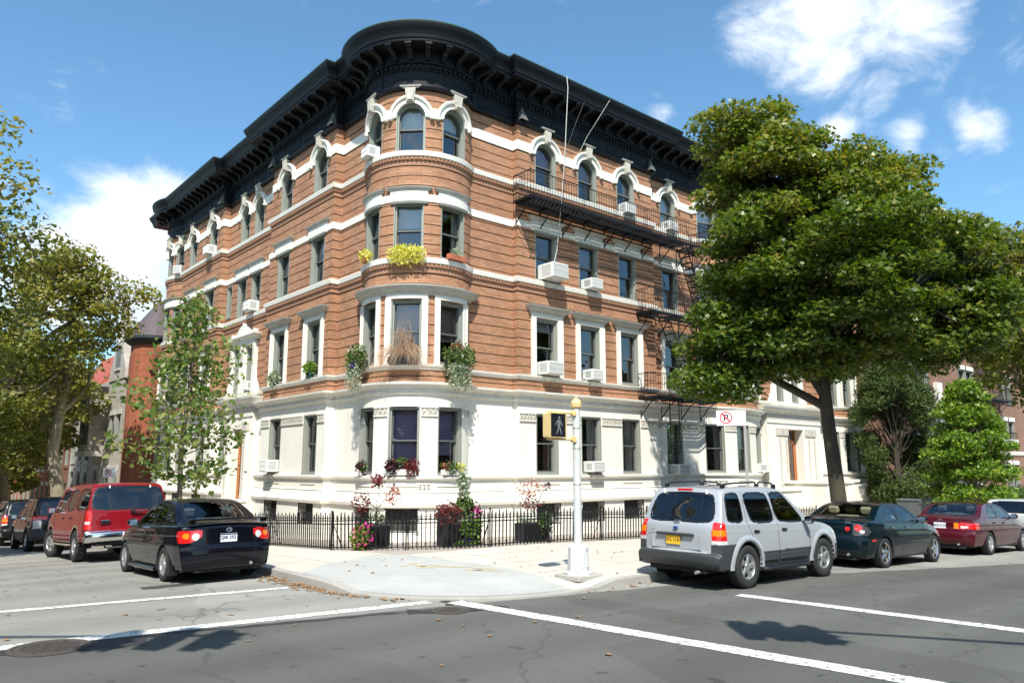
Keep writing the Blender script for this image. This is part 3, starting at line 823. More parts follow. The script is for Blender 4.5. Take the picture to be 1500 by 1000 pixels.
def cap_mould(mb, seg, a, b, z, prof, mat):
    """short moulding with mitred ends; prof [(z, d)]"""
    n = max(1, int((b-a)/.12)) if seg.kind == 'A' else 1
    rows = []
    for (zz, d) in prof:
        aa, bb = a-d, b+d
        rows.append([seg.map(aa, 0, z+zz)] + [seg.map(aa+(bb-aa)*k/n, d, z+zz) for k in range(n+1)] + [seg.map(bb, 0, z+zz)])
    w = n+3
    for A, B in zip(rows[:-1], rows[1:]):
        mb.raw(A+B, [(j, j+1, w+j+1, w+j) for j in range(w-1)], mat)
def archivolt(win, seg, c, ro, r, zc, mat=ST):
    n = 24
    mb = MB()
    def P(rr, t, d): return seg.map(c - rr*math.cos(t), d, zc + rr*math.sin(t))
    ri = r - .012
    rh = ro - .10
    for k in range(n):
        t0, t1 = PI*k/n, PI*(k+1)/n
        mb.face([P(ri, t0, .055), P(ri, t1, .055), P(rh, t1, .055), P(rh, t0, .055)], mat)
        mb.face([P(ri, t0, -.03), P(ri, t1, -.03), P(ri, t1, .055), P(ri, t0, .055)], mat)
        mb.face([P(rh, t0, .055), P(rh, t1, .055), P(rh+.01, t1, .11), P(rh+.01, t0, .11)], mat)
        mb.face([P(rh+.01, t0, .11), P(rh+.01, t1, .11), P(ro-.03, t1, .13), P(ro-.03, t0, .13)], mat)
        mb.face([P(ro-.03, t0, .13), P(ro-.03, t1, .13), P(ro, t1, .10), P(ro, t0, .10)], mat)
        mb.face([P(ro, t0, .10), P(ro, t1, .10), P(ro, t1, -.02), P(ro, t0, -.02)], mat)
    for sx in (-1, 1):     # label stops
        u, v = sorted((c+sx*(rh-.005), c+sx*(ro+.015)))
        segbox(mb, seg, u, v, 0, .14, zc-.07, zc+.01, M['stone_trim'], 1)
    mb.build('stone_arch', win)
    ks = MB()
    kz0, kz1 = zc+r-.03, zc+r+.42
    pts = [(-.10, kz0), (.10, kz0), (.15, kz1), (-.15, kz1)]
    ks.prism(pts, 0, .17, M['stone_carved'], lambda u, h, w2: seg.map(c+u, h, w2))
    ks.prism([(-.07, kz0+.05), (.07, kz0+.05), (.11, kz1-.05), (-.11, kz1-.05)], .15, .21, M['stone_carved'], lambda u, h, w2: seg.map(c+u, h, w2))
    cap_mould(ks, seg, c-.10, c+.10, kz1, [(-.005, 0), (0, .13), (.03, .15), (.05, .19), (.085, .20), (.10, 0)], M['stone_grey'])  # cap in greyer stone than the arch: its shade is put into the colour
    ks.build('keystone', win)

ARCH_RO = {'T': .72}
for (nm, seg, s0, s1, wins) in RUNS:
    for i, (c, w) in enumerate(wins):
        ins = None
        # fourth storey
        if nm == 'T': ins = [('blind', .35), ('blind', .45), ('blind', .35)][i]
        o = place_window(seg, c, w, Z4[0], Z4[1]-Z4[0], True, ins)
        ro = .69 if nm == 'T' else (.67 if nm in ('LR', 'E', 'N', 'F') else .75)
        archivolt(o, seg, c, ro, w/2, Z4[1])
        # third storey
        if nm == 'T': ins = [('curtain', .5), ('blind', .42), ('curtain', .4)][i]
        o = place_window(seg, c, w, Z3[0], Z3[1]-Z3[0], False, ins)
        e_ = .11 if nm in ('T', 'N', 'F') else .20
        t = MB(); segbox(t, seg, c-w/2-e_, c+w/2+e_, 0, .06, 9.92, 10.27, ST)
        cap_mould(t, seg, c-w/2-e_+.02, c+w/2+e_-.02, 10.27, [(0, .05), (.02, .09), (.05, .10), (.08, .14), (.11, .15), (.13, 0)], M['stone_grey'])
        cap_mould(t, seg, c-w/2-.02, c+w/2+.02, 9.88, [(-.02, 0), (-.01, .06), (.06, .08), (.075, 0)], FM)
        t.build('lintel', o)
        # second storey
        if nm in ('LR', 'E'): continue
        if nm == 'T': ins = [('drape', .5), ('blind_pink', 1.0), ('blind_pink', .6)][i]
        if nm == 'B': ins = [('blind', .2), ('drape', .9), ('drape', .9)][i]
        o = place_window(seg, c, w, Z2[0], Z2[1]-Z2[0], False, ins)
        t = MB()
        jw = .17 if nm in ('T', 'N', 'F') else .21
        for sx in (-1, 1):
            u, v = sorted((c+sx*w/2, c+sx*(w/2+jw)))
            segbox(t, seg, u, v, 0, .05, 5.005, 6.95, ST)
            u, v = sorted((c+sx*(w/2+jw-.05), c+sx*(w/2+jw)))
            segbox(t, seg, u, v, .05, .085, 5.005, 6.95, ST)
        segbox(t, seg, c-w/2-jw, c+w/2+jw, 0, .05, 6.92 if False else 6.95, 7.08, SG)
        t.build('stone_jamb', o)
        if nm not in ('T',):
            t = MB()
            cap_mould(t, seg, c-w/2-jw, c+w/2+jw, 7.06, [(0, .03), (.03, .07), (.10, .08), (.12, .13), (.15, .19), (.19, .20), (.24, .25), (.27, .26), (.29, 0)], M['stone_grey'])
            q = c-w/2-jw-.08
            while q < c+w/2+jw+.06:
                segbox(t, seg, q, q+.03, .07, .12, 7.17, 7.205, SG, 1); q += .065
            t.build('window_cornice', o)
# the round bay's common head cornice over its second-storey windows
mb = MB()
seg = segT; a0, a1 = arc_s(segT, aT0+4), arc_s(segT, aT1-4)
cap_mould(mb, segT, a0, a1, 7.06, [(0, .03), (.03, .06), (.08, .07), (.10, .11), (.13, .17), (.17, .19), (.24, .26), (.28, .27), (.30, 0)], M['stone_grey'])
q = a0
while q < a1: segbox(mb, segT, q, q+.035, .07, .14, 7.17, 7.22, SG, 1); q += .075
mb.build('bay_cornice', bld)
place_window(sYR, -32.55, .6, 8.4, 1.45, False, ('blind', .3))

# ground storey windows and carved frieze blocks
for (nm, seg, s0, s1, wins) in RUNS:
    if nm in ('LR', 'E'): continue
    edges = [s0+.06]
    for i, (c, w) in enumerate(wins):
        ins = None
        if nm == 'T': ins = [('drape', .8), ('blind_purple', .95), ('blind_purple', .7)][i]
        if nm == 'B': ins = [('drape', .7), ('curtain', .7), ('curtain', .9)][i]
        place_window(seg, c, w, Z1[0], Z1[1]-Z1[0], False, ins)
        edges += [c-w/2-.03, c+w/2+.03]
        # basement light with an iron grille
        p = seg.map(c, .0, .24)
        g = MB()
        hw = w/2+.04
        for k in range(9):
            x = -hw+.05+(2*hw-.1)*k/8
            g.tube([(x, .0, 0), (x, .0, .66)], .009, M['iron'], 4)
        for k in range(8):
            x = -hw+.05+(2*hw-.1)*(k+.5)/8
            for zz in (.14, .33, .52):
                g.tube([(x-.045, 0, zz), (x, 0, zz+.045), (x+.045, 0, zz), (x, 0, zz-.045), (x-.045, 0, zz)], .006, M['iron'], 4, cap=False)
        for zz in (.02, .33, .64): g.box(-hw, hw, -.01, .01, zz-.01, zz+.01, M['iron'])
        b = link('basement_window', None or (lambda: (lambda f: (f.box(-hw, hw, .22, .24, 0, .66, M['interior']), f.box(-hw, hw, -.03, .24, -.02, .0, M['stone_trim']), f.box(-hw-.0, -hw+.03, 0, .24, 0, .66, ST), f.box(hw-.03, hw, 0, .24, 0, .66, ST), f.box(-hw, hw, 0, .24, .66, .68, ST), f.box(-hw+.03, hw-.03, .16, .2, .0, .05, M['frame']), f.box(-hw+.03, hw-.03, .16, .2, .3, .34, M['frame']), f.mesh('basement_window'))[-1])(MB()))(), bld, (p[0]-12, p[1]-19, .24-.13), seg.rz(c))
        link('window_grille', g.mesh('window_grille'), b)
        # sunk line panel under the sill
        pl = MB(); segbox(pl, seg, c-w/2-.02, c+w/2+.02, .012, .03, 1.49, 1.51, M['seam']); pl.build('panel_line', bld)
    edges.append(s1-.06)
    if wins:
        for a, b in zip(edges[0::2], edges[1::2]):
            if b-a < .15: continue
            mb = MB()
            segbox(mb, seg, a, b, 0, .045, 3.50, 3.54, ST); segbox(mb, seg, a+.01, b-.01, 0, .03, 3.54, 3.74, M['stone_carved']); segbox(mb, seg, a, b, 0, .06, 3.74, 3.80, ST)
            n = max(1, int((b-a)/.13))
            for k in range(n):
                q = a+(k+.5)*(b-a)/n
                segbox(mb, seg, q-.04, q+.012, .03, .055, 3.57, 3.66, M['stone_carved'], 1); segbox(mb, seg, q-.012, q+.04, .03, .055, 3.63, 3.72, M['stone_carved'], 1)
            mb.build('carved_frieze', bld)
# house number on the round bay
cu = bpy.data.curves.new('house_number', 'FONT'); cu.body = '320'; cu.size = .21; cu.extrude = .004; cu.align_x = 'CENTER'
cu.space_character = 1.12
tmp = bpy.data.objects.new('t', cu); COL.objects.link(tmp)
bpy.context.view_layer.update()
me = bpy.data.meshes.new_from_object(tmp.evaluated_get(bpy.context.evaluated_depsgraph_get())); bpy.data.objects.remove(tmp)
for v in me.vertices:
    x, y, zz = v.co
    p = segT.map(arc_s(segT, 246) + x, .03+zz, 1.43+y)
    v.co = (p[0]-12, p[1]-19, p[2]-.13)
me.materials.clear(); me.materials.append(pbr('number_bronze', (.30, .26, .18), .5)); me.name = 'house_number'
link('house_number', me, bld)

# ------------------------------------------------------------------ portals with doors, and the paired windows over them
def pair_window(seg, c, zb, name):
    """two windows between stone pilasters under a small crested pediment"""
    for sx in (-1, 1):
        place_window(seg, c+sx*.66, .82, Z2[0], Z2[1]-Z2[0], False, [('drape', .6), ('curtain', .7)][(sx+1)//2])
    t = MB()
    for (a, b) in ((-1.32, -1.07), (-.25, .25), (1.07, 1.32)):
        segbox(t, seg, c+a, c+b, 0, .14, 5.0, 6.92, ST)
        segbox(t, seg, c+a+.05, c+b-.05, .14, .16, 6.1, 6.8, M['stone_carved'])
    segbox(t, seg, c-1.32, c+1.32, 0, .14, 6.92, 7.05, ST)
    cap_mould(t, seg, c-1.32, c+1.32, 7.05, [(0, .14), (.05, .17), (.1, .18), (.14, .26), (.2, .30), (.24, .31), (.26, 0)], SG)
    crest = [(-1.25, 7.3), (1.25, 7.3), (1.25, 7.46), (1.12, 7.52), (1.0, 7.42), (.6, 7.5), (.35, 7.7), (.12, 7.78), (0, 7.88), (-.12, 7.78), (-.35, 7.7), (-.6, 7.5), (-1.0, 7.42), (-1.12, 7.52), (-1.25, 7.46)]
    t.prism(crest, 0, .15, SG, lambda u, h, w: seg.map(c+u, h, w))
    cap_mould(t, seg, c-1.38, c+1.38, 4.78, [(0, .1), (.1, .22), (.18, .24), (.24, 0)], SG)
    for sx in (-1, 1): t.prism([(sx*1.32, 5.0), (sx*1.62, 5.0), (sx*1.55, 5.25), (sx*1.38, 5.4), (sx*1.32, 5.8)], 0, .12, SG, lambda u, h, w: seg.map(c+u, h, w))
    t.build('window_pediment', bld)
def portal(seg, c, hw, dw, zs, zt, d, carve):
    """stone doorcase: c centre, hw half width, dw half door opening, zs threshold, zt head"""
    t = MB()
    for sx in (-1, 1):
        u, v = sorted((c+sx*dw, c+sx*hw))
        segbox(t, seg, u, v, 0, d, -1.2, 4.0, ST)
        # reveal
        u0, u1 = sorted((c+sx*dw, c+sx*(dw+.02)))
        segbox(t, seg, u0, u1, -.2, 0.0, zs-.6, zt, ST)
        for (p, q) in ((.12, .45), (.62, .95)) if carve else ((.1, .5),):
            if dw+q+.03 > hw: continue
            u2, v2 = sorted((c+sx*(dw+p), c+sx*(dw+q)))
            segbox(t, seg, u2, v2, d, d+.09, zs-.2, 3.45, ST)
            segbox(t, seg, u2-.03, v2+.03, d, d+.14, 3.45, 3.78, M['stone_carved'])
            segbox(t, seg, u2-.04, v2+.04, d, d+.14, zs-.3, zs-.05, ST)
            segbox(t, seg, (u2+v2)/2-.07, (u2+v2)/2+.07, d+.09, d+.115, zs+.3, 3.3, M['stone_carved'])
    segbox(t, seg, c-dw, c+dw, 0, d, zt, 4.0, ST)
    segbox(t, seg, c-hw, c+hw, 0, d+.04, 4.0, 4.12, SG)
    segbox(t, seg, c-hw, c+hw, 0, d+.015, 4.12, 4.42, M['stone_carved'])
    cap_mould(t, seg, c-hw, c+hw, 4.42, [(0, d+.02), (.04, d+.06), (.1, d+.08), (.15, d+.22), (.25, d+.28), (.32, d+.3), (.36, 0)], SG)
    segbox(t, seg, c-dw, c+dw, -.2, .0, zt, zt+.02, ST)
    segbox(t, seg, c-dw-.1, c+dw+.1, -1.0, d+.25, zs-.8, zs, M['concrete'])
    t.build('doorcase', bld)
    p = seg.map(c, -.06, zs)
    dm = MB(); W = dw; Hh = zt-zs
    dm.box(-W, W, 0, .06, Hh-.55, Hh-.48, M['wood_door']); dm.box(-W, W, 0, .06, Hh-.06, Hh, M['wood_door'])
    for sx in (-1, 1):
        x0, x1 = sorted((sx*W, sx*(W-.08))); dm.box(x0, x1, 0, .06, 0, Hh, M['wood_door'])
    for sx in (-1, 1):
        a, b = sorted((sx*.01, sx*(W-.09)))
        dm.box(a, a+.11, .01, .055, 0, Hh-.56, M['wood_door']); dm.box(b-.11, b, .01, .055, 0, Hh-.56, M['wood_door'])
        dm.box(a+.11, b-.11, .01, .055, 0, .35, M['wood_door']); dm.box(a+.11, b-.11, .01, .055, Hh-.68, Hh-.56, M['wood_door'])
    dob = dm.build('door', bld, local=True); dob.location = (p[0]-12, p[1]-19, zs-.13); dob.rotation_euler = (0, 0, seg.rz(c))
    g = MB(); g.face([(-W+.08, .035, .3), (W-.08, .035, .3), (W-.08, .035, Hh-.06), (-W+.08, .035, Hh-.06)], M['glass']); g.build('door_glass', dob, local=True)
    h = MB(); h.tube([(.06, -.05, .95), (.06, -.05, 1.25)], .012, M['bronze']); h.tube([(.06, 0, .97), (.06, -.05, .97)], .01, M['bronze']); h.tube([(.06, 0, 1.23), (.06, -.05, 1.23)], .01, M['bronze']); h.build('door_handle', dob, local=True)
    # porch lamp
    l = MB(); pl = [seg.map(c+dw-.0, d+.0+k, 0) for k in (0, .12)]
    return dob
portal(sYR, -30.05, 1.42, .62, .60, 3.55, .22, False)
pair_window(sYR, -30.37, 0, 'L')
portal(sXR, 32.6, 2.35, .72, .95, 3.75, .35, True)
pair_window(sXR, 32.65, 0, 'R')
place_window(sYR, -32.15, .9, Z1[0], Z1[1]-Z1[0], False, ('curtain', .5))
# stoops
st = MB()
for k in range(4): st.box(10.2+k*.3, 11.7, 29.2, 30.9, -1.0, -.25+k*.2, M['concrete'])
for y in (28.85, 30.9): st.box(10.3, 11.5, y, y+.35, -1.0, .75, M['stone'], bev=.02); st.box(10.25, 11.5, y-.04, y+.39, .75, .85, M['stone_trim'])
st.build('stoop', bld)
st = MB()
for k in range(5): st.box(31.9, 33.3, 15.6+k*.3, 18.1, -1.0, .0+k*.19, M['concrete'])
for x in (31.4, 33.3):
    st.box(x, x+.42, 16.1, 18.1, -1.0, 1.35, M['stone'], bev=.015); st.box(x-.06, x+.48, 16.05, 18.1, 1.35, 1.47, M['stone_trim'])
    st.box(x+.08, x+.34, 16.08, 16.10, .3, 1.2, M['stone_trim'])
    arc = [(15.5+.75*math.cos(t), .35+.75*math.sin(t)) for t in [PI*.5*k/8 for k in range(9)]]
    inn = [(15.5+.58*math.cos(t), .35+.58*math.sin(t)) for t in [PI*.5*(8-k)/8 for k in range(9)]]
for (a, b, zt) in ((26.6, 31.4, 1.05), (33.72, 39.6, 1.15)):
    st.box(a, b, 17.3, 17.55, -1, zt, M['stone']); st.box(a, b, 17.24, 17.61, zt, zt+.09, M['stone_trim'])
for x in (33.72, 36.0, 39.2): st.box(x, x+.5, 17.15, 17.7, -1, 1.35, M['stone'], bev=.015); st.box(x-.06, x+.56, 17.09, 17.76, 1.35, 1.48, M['stone_trim'])
st.build('stoop', bld)
# ------------------------------------------------------------------ road markings, covers, leaves
M['road_paint'] = pbr('worn_white_road_paint', (.66, .66, .62), .8, var=.1, nscale=8, dirt=(.16, .16, .15), dscale=16, dmix=.95)
for n_ in M['road_paint'].node_tree.nodes:
    if n_.type == 'VALTORGB': n_.color_ramp.elements[0].position = .50; n_.color_ramp.elements[1].position = .60
M['rust_iron'] = pbr('rusty_cast_iron', (.065, .055, .048), .8, var=.4, nscale=20, bump=.5, bscale=60)
M['tar'] = pbr('fresh_tar_patch', (.03, .03, .03), .7, var=.2, nscale=10, bump=.4, bscale=60)
M['chalk'] = pbr('faded_yellow_survey_paint', (.52, .44, .27), .9, dirt=(.36, .355, .33), dscale=6, dmix=.9)
def strip(mb, pts, w, mat, z=.006, zf=gz, step=.4, rag=.012, seed=1):
    rr = random.Random(seed)
    rows = []
    for (p, q) in zip(pts[:-1], pts[1:]):
        L_ = math.dist(p, q); n = max(1, int(L_/step)); ux, uy = (q[0]-p[0])/L_, (q[1]-p[1])/L_
        for k in range(n + (1 if q is pts[-1] else 0)):
            x, y = p[0]+(q[0]-p[0])*k/n, p[1]+(q[1]-p[1])*k/n
            a, b = w/2+rr.uniform(-rag, rag), w/2+rr.uniform(-rag, rag)
            rows.append(((x-uy*a, y+ux*a), (x+uy*b, y-ux*b)))
    vs = [(x, y, zf(x, y)+z) for r in rows for (x, y) in r]
    mb.raw(vs, [(2*i, 2*i+1, 2*i+3, 2*i+2) for i in range(len(rows)-1)], mat)
for i, (pts, w_) in enumerate([([(-9, 15.1), (1.81, 13.40), (6.0, 12.80)], .20), ([(-9, 12.1), (1.5, 10.78), (6.95, 10.06)], .26), ([(7.25, 9.83), (8.05, 3.3), (8.9, -5)], .30), ([(11.15, 7.34), (11.5, 3.42), (12.1, -5)], .26)]):
    mb = MB(); strip(mb, pts, w_, M['road_paint'], seed=i, step=.25); tag(mb.build('crosswalk_line'), kind='structure')
# the ramp of grey concrete let into the pavement at the corner, with faint survey marks
mb = MB()
poly = [(6.32, 13.5), (7.4, 14.35), (8.9, 15.1), (9.55, 14.75), (9.75, 12.5), (9.72, 11.3), (9.62, 9.24)]
for k in range(1, 24):
    a = PI*1.5 - PI/2*k/24; poly.append((KC[0]+(KR-.17)*math.cos(a), KC[1]+(KR-.17)*math.sin(a)))
poly = [(x if x > 6.47 else 6.47, max(y, 9.37)) for (x, y) in poly]
from mathutils.geometry import delaunay_2d_cdt
vin = [Vector(p) for p in poly]; ne = len(vin)
inner = [Vector((6.6+.25*i, 9.5+.25*j)) for i in range(13) for j in range(23)]
def pin(p, poly):
    c = False; j = len(poly)-1
    for i in range(len(poly)):
        if (poly[i][1] > p[1]) != (poly[j][1] > p[1]) and p[0] < (poly[j][0]-poly[i][0])*(p[1]-poly[i][1])/(poly[j][1]-poly[i][1])+poly[i][0]: c = not c
        j = i
    return c
inner = [p for p in inner if pin(p, poly)]
vo, _, fo, _, _, _ = delaunay_2d_cdt(vin+inner, [(i, (i+1) % ne) for i in range(ne)], [list(range(ne))], 1, 1e-4)
mb.raw([(v.x, v.y, sz(v.x, v.y)+.006) for v in vo], [tuple(f) for f in fo], M['ramp'])
tag(mb.build('corner_ramp'), kind='structure')
mb = MB()
for i, pts in enumerate([[(8.35, 13.1), (8.9, 13.35)], [(8.6, 12.9), (9.15, 12.2)], [(8.75, 13.2), (8.65, 12.6)], [(8.9, 12.9), (9.5, 11.6)], [(9.05, 11.9), (9.35, 11.2)], [(8.45, 12.75), (8.75, 12.45)], [(8.95, 11.75), (9.5, 11.5)]]):
    strip(mb, pts, .09, M['chalk'], z=.011, zf=sz, step=.1, rag=.02, seed=i+30)
tag(mb.build('survey_marks'), kind='structure')
# dark tar seam where the two pavings meet, and the patch round the small cover
mb = MB(); strip(mb, [(-9, 13.25), (0, 11.22), (1.2, 10.95), (2.6, 10.55), (4.4, 10.05), (6.0, 9.66), (6.7, 9.42)], .10, M['tar'], z=.003, step=.18, rag=.045, seed=4)
strip(mb, [(6.25, 9.6), (6.9, 9.25), (7.6, 8.95)], .32, M['tar'], z=.0035, step=.12, rag=.07, seed=6)
strip(mb, [(7.02, 9.62), (7.25, 10.05), (7.5, 9.8)], .16, M['tar'], z=.004, step=.1, rag=.05, seed=9)
strip(mb, [(1.0, 10.75), (2.9, 10.15)], .55, M['tar'], z=.0035, step=.15, rag=.09, seed=8)
tag(mb.build('tar_seam'), kind='structure')
def cover(loc, r, label, rings=4, cells=10):
    o = empty('manhole_cover', (*loc, gz(*loc)), .5, label, 'manhole cover')
    mb = MB(); mb.lathe([(r+.07, .004), (r+.07, .012), (r+.012, .012), (r+.012, .004), (r, .004), (r, .013), (0.001, .013)], M['rust_iron'], 40)
    mb.build('cover_frame', o, local=True)
    mb = MB()
    n = int(r/.055)
    for i in range(-n, n+1):
        for j in range(-n, n+1):
            x, y = i*.055, j*.055
            if math.hypot(x, y) < r-.05: mb.box(x-.018, x+.018, y-.018, y+.018, .013, .022, M['rust_iron'])
    mb.build('cover_studs', o, local=True)
cover((1.93, 10.42), .36, 'large round cast iron manhole cover lying on the asphalt at the lower left')
cover((6.78, 9.28), .21, 'small rusty round cover beside the kerb at the tip of the corner')
g = empty('street_grate', (4.38, 14.35, gz(4.38, 14.35)), .0, 'rusty flat iron utility lid set in the asphalt behind the dark sedan', 'utility cover')
mb = MB(); mb.box(-.42, .42, -.13, .13, .002, .012, M['rust_iron']); mb.build('lid', g, local=True)
mb = MB()
for k in range(9): mb.box(-.38+k*.09, -.34+k*.09, -.1, .1, .012, .018, M['rust_iron'])
mb.build('lid_rib', g, local=True)
# fallen leaves
M['dry_leaf'] = pbr('dry_leaf', (.26, .145, .065), .8, var=.5, nscale=9)
rl = random.Random(3); mb = MB()
def leaf(mb, x, y, z, s, mat):
    a = rl.uniform(0, 6.28); t = rl.uniform(.1, .6)
    pts = []
    for k in range(7):
        r = s*(1 if k % 2 == 0 else .55); q = a+k*2*PI/7
        pts.append((x+r*math.cos(q), y+r*math.sin(q), z+.006+abs(math.sin(q*1.5))*s*t))
    mb.face(pts, mat)
for k in range(380):
    u = rl.random()
    if u < .72:       # drifted along the kerb left of the corner
        y = rl.triangular(10.2, 16, 12.6); 
        x = XK - abs(rl.gauss(0, .16)) - .04 if y > KC[1] else KC[0]-math.sqrt(max(0, KR**2-(y-KC[1])**2)) - abs(rl.gauss(0, .13)) - .05
        z = gz(x, y)
    elif u < .82: x = rl.uniform(9.5, 13.5); y = YK - abs(rl.gauss(0, .12)) - .05; z = gz(x, y)
    elif u < .93: x = rl.uniform(6.5, 14); y = rl.uniform(9.6, 14.6); z = sz(x, y) if (x > 9.3 or y > 12.2) else 0; 
    else: x = rl.uniform(-1, 10); y = rl.uniform(3, 13); z = gz(x, y)
    if u >= .82 and u < .93 and not (x > 9.3 or y > 12.2): continue
    if u >= .93 and x > 6.2 and y > 9: continue
    leaf(mb, x, y, z, rl.uniform(.025, .055), M['dry_leaf'])
tag(mb.build('fallen_leaves'), 'scattered dry brown leaves drifted along the corner kerb', 'leaves', kind='stuff')

# ------------------------------------------------------------------ iron fences
def fence_panel_mesh(L_, pitch=.118):
    mb = MB(); n = max(1, round(L_/pitch))
    for k in range(n):
        x = (k+.5)*L_/n
        tall = k % 2 == 0
        h = .90 if tall else .84
        mb.box(x-.0115, x+.0115, -.0115, .0115, .02, h-.05, M['iron'])
        mb.lathe([(.004, h-.06), (.017, h-.035), (.015, h-.02), (.003, h+.01)], M['iron'], 6, (x, 0, 0))
        for sx in (-1, 1):      # little scrolls beside each picket
            mb.tube([(x, 0, .70), (x+sx*.028, 0, .735), (x+sx*.04, 0, .765), (x+sx*.026, 0, .785), (x+sx*.014, 0, .768)], .0075, M['iron'], 4, cap=False)
            if tall: mb.tube([(x, 0, .17), (x+sx*.03, 0, .135), (x+sx*.035, 0, .105), (x+sx*.018, 0, .10)], .007, M['iron'], 4, cap=False)
        for zz in (.36, .50): mb.box(x-.014, x+.014, -.013, .013, zz, zz+.02, M['iron'])
    for z in (.07, .62, .70): mb.box(-.005, L_+.005, -.014, .014, z-.012, z+.012, M['iron'])
    return mb.mesh('fence_panel')
_fp = {}
def fence(pts, label, name='iron_fence', zf=sz, braces=True):
    root = empty(name, (*pts[0], zf(*pts[0])), 0, label, 'fence')
    x0, y0, z0 = root.location
    i = 0
    for (p, q) in zip(pts[:-1], pts[1:]):
        L_ = math.dist(p, q); key = round(L_, 3)
        if key not in _fp: _fp[key] = fence_panel_mesh(key)
        dz = zf(*q)-zf(*p)
        o = link('fence_panel', _fp[key], root, (p[0]-x0, p[1]-y0, zf(*p)-z0))
        o.rotation_euler = (0, -math.asin(dz/L_), math.atan2(q[1]-p[1], q[0]-p[0]))
        i += 1
    pm = MB(); pm.box(-.011, .011, -.011, .011, -.1, .88, M['iron']); pm.lathe([(.011, .88), (.024, .90), (.024, .925), (.004, .95)], M['iron'], 8); pme = pm.mesh('fence_post')
    br = MB(); br.tube([(0, .02, .66), (0, .34, .02)], .009, M['iron'], 5); brm = br.mesh('fence_brace')
    acc = 0
    for k, p in enumerate(pts):
        if k: acc += math.dist(p, pts[k-1])
        if k == 0 or k == len(pts)-1 or acc > 1.9:
            link('fence_post', pme, root, (p[0]-x0, p[1]-y0, zf(*p)-z0)); 
            q = pts[min(k+1, len(pts)-1)]; r_ = pts[max(k-1, 0)]
            link('fence_brace', brm, root, (p[0]-x0, p[1]-y0, zf(*p)-z0), math.atan2(q[1]-r_[1], q[0]-r_[0]))
            acc = 0
    return root
# gently rounded corner in front of the bay
cornerpts = [(9.12, 17.45), (9.22, 17.05), (9.42, 16.68), (9.64, 16.34), (9.88, 16.02), (10.16, 15.72), (10.48, 15.45), (10.83, 15.22), (11.2, 15.03), (11.6, 14.90), (12.02, 14.85)]
fence(cornerpts, 'low black iron picket fence curving round the corner in front of the number 320 bay')
fence([(12.02+2*k, 14.85) for k in range(9)], 'low black iron picket fence running straight along the right street pavement')
fence([(33.9+2*k, 14.9) for k in range(7)], 'far low iron fence beyond the entrance steps on the right street')
fence([(9.1, 28.4-(28.4-17.45)/6*k) for k in range(7)], 'low black iron picket fence beside the left street pavement behind the dark sedan')

# ------------------------------------------------------------------ fire escapes
RI = M['iron']
def railing(mb, pts, z, h, pitch=.125, fancy=True):
    for (p, q) in zip(pts[:-1], pts[1:]):
        L_ = math.dist(p, q); n = max(1, int(L_/pitch)); 
        for k in range(n+1):
            x, y = p[0]+(q[0]-p[0])*k/n, p[1]+(q[1]-p[1])*k/n
            mb.tube([(x, y, z), (x, y, z+h)], .0105, RI, 4, cap=False)
        mb.tube([(*p, z+h), (*q, z+h)], .018, RI, 5); mb.tube([(*p, z+.06), (*q, z+.06)], .012, RI, 4); mb.tube([(*p, z+h*.52), (*q, z+h*.52)], .008, RI, 4)
        if fancy:
            m = max(1, int(L_/1.55)); ux, uy = (q[0]-p[0])/L_, (q[1]-p[1])/L_
            for j in range(m):
                cx, cy = p[0]+ux*L_*(j+.5)/m, p[1]+uy*L_*(j+.5)/m
                for zz in (z+.18, z+.36, z+.56, z+.74):
                    for s_ in (-1, 1):
                        ring_ = [(cx+ux*(s_*.055+.05*math.cos(t)), cy+uy*(s_*.055+.05*math.cos(t)), zz+.06*math.sin(t)) for t in [PI*2*q2/7 for q2 in range(8)]]
                        mb.tube(ring_, .007, RI, 3, cap=False)
def platform(mb, x0, x1, y0, y1, z, gap=None):
    mb.box(x0, x1, y0, y0+.05, z-.10, z, RI); mb.box(x0, x1, y1-.04, y1, z-.07, z, RI)
    for x in (x0, x1-.05): mb.box(x, x+.05, y0+.05, y1-.04, z-.09, z, RI)
    n = int((y1-y0)/.085)
    for k in range(1, n):
        y = y0+.03+k*(y1-y0-.06)/n
        for (a, b) in ([(x0+.05, x1-.05)] if not gap else [(x0+.05, gap[0]), (gap[1], x1-.05)]):
            mb.box(a, b, y-.032, y+.032, z-.045, z-.030, RI)
    k2 = int((x1-x0)/.16)
    for k in range(k2):      # pierced apron hanging from the outer edge
        xa = x0+(x1-x0)*k/k2; xb = x0+(x1-x0)*(k+1)/k2
        mb.tube([(xa, y0+.02, z-.1), (xb, y0+.02, z-.27)], .010, RI, 4, cap=False); mb.tube([(xb, y0+.02, z-.1), (xa, y0+.02, z-.27)], .010, RI, 4, cap=False)
    mb.box(x0, x1, y0+.005, y0+.035, z-.295, z-.265, RI)
    m = max(2, int((x1-x0)/1.05))
    for k in range(m+1):
        x = x0+.12+(x1-x0-.24)*k/m
        mb.box(x-.022, x+.022, y0, y1+.0, z-.115, z-.048, RI)
        mb.tube([(x, y0+.05, z-.1), (x, y0+.35, z-.28), (x, y1, z-.75)], .023, RI, 5)
        mb.tube([(x, y1-.01, z-.05), (x, y1-.01, z-.8)], .022, RI, 4)
        for zz in (z-.22, z-.36):
            mb.tube([(x, y1-.05-(z-.1-zz)*.0, zz), (x, y1-.30, zz+.03), (x, y1-.34, zz-.02), (x, y1-.28, zz-.05)], .009, RI, 4, cap=False)
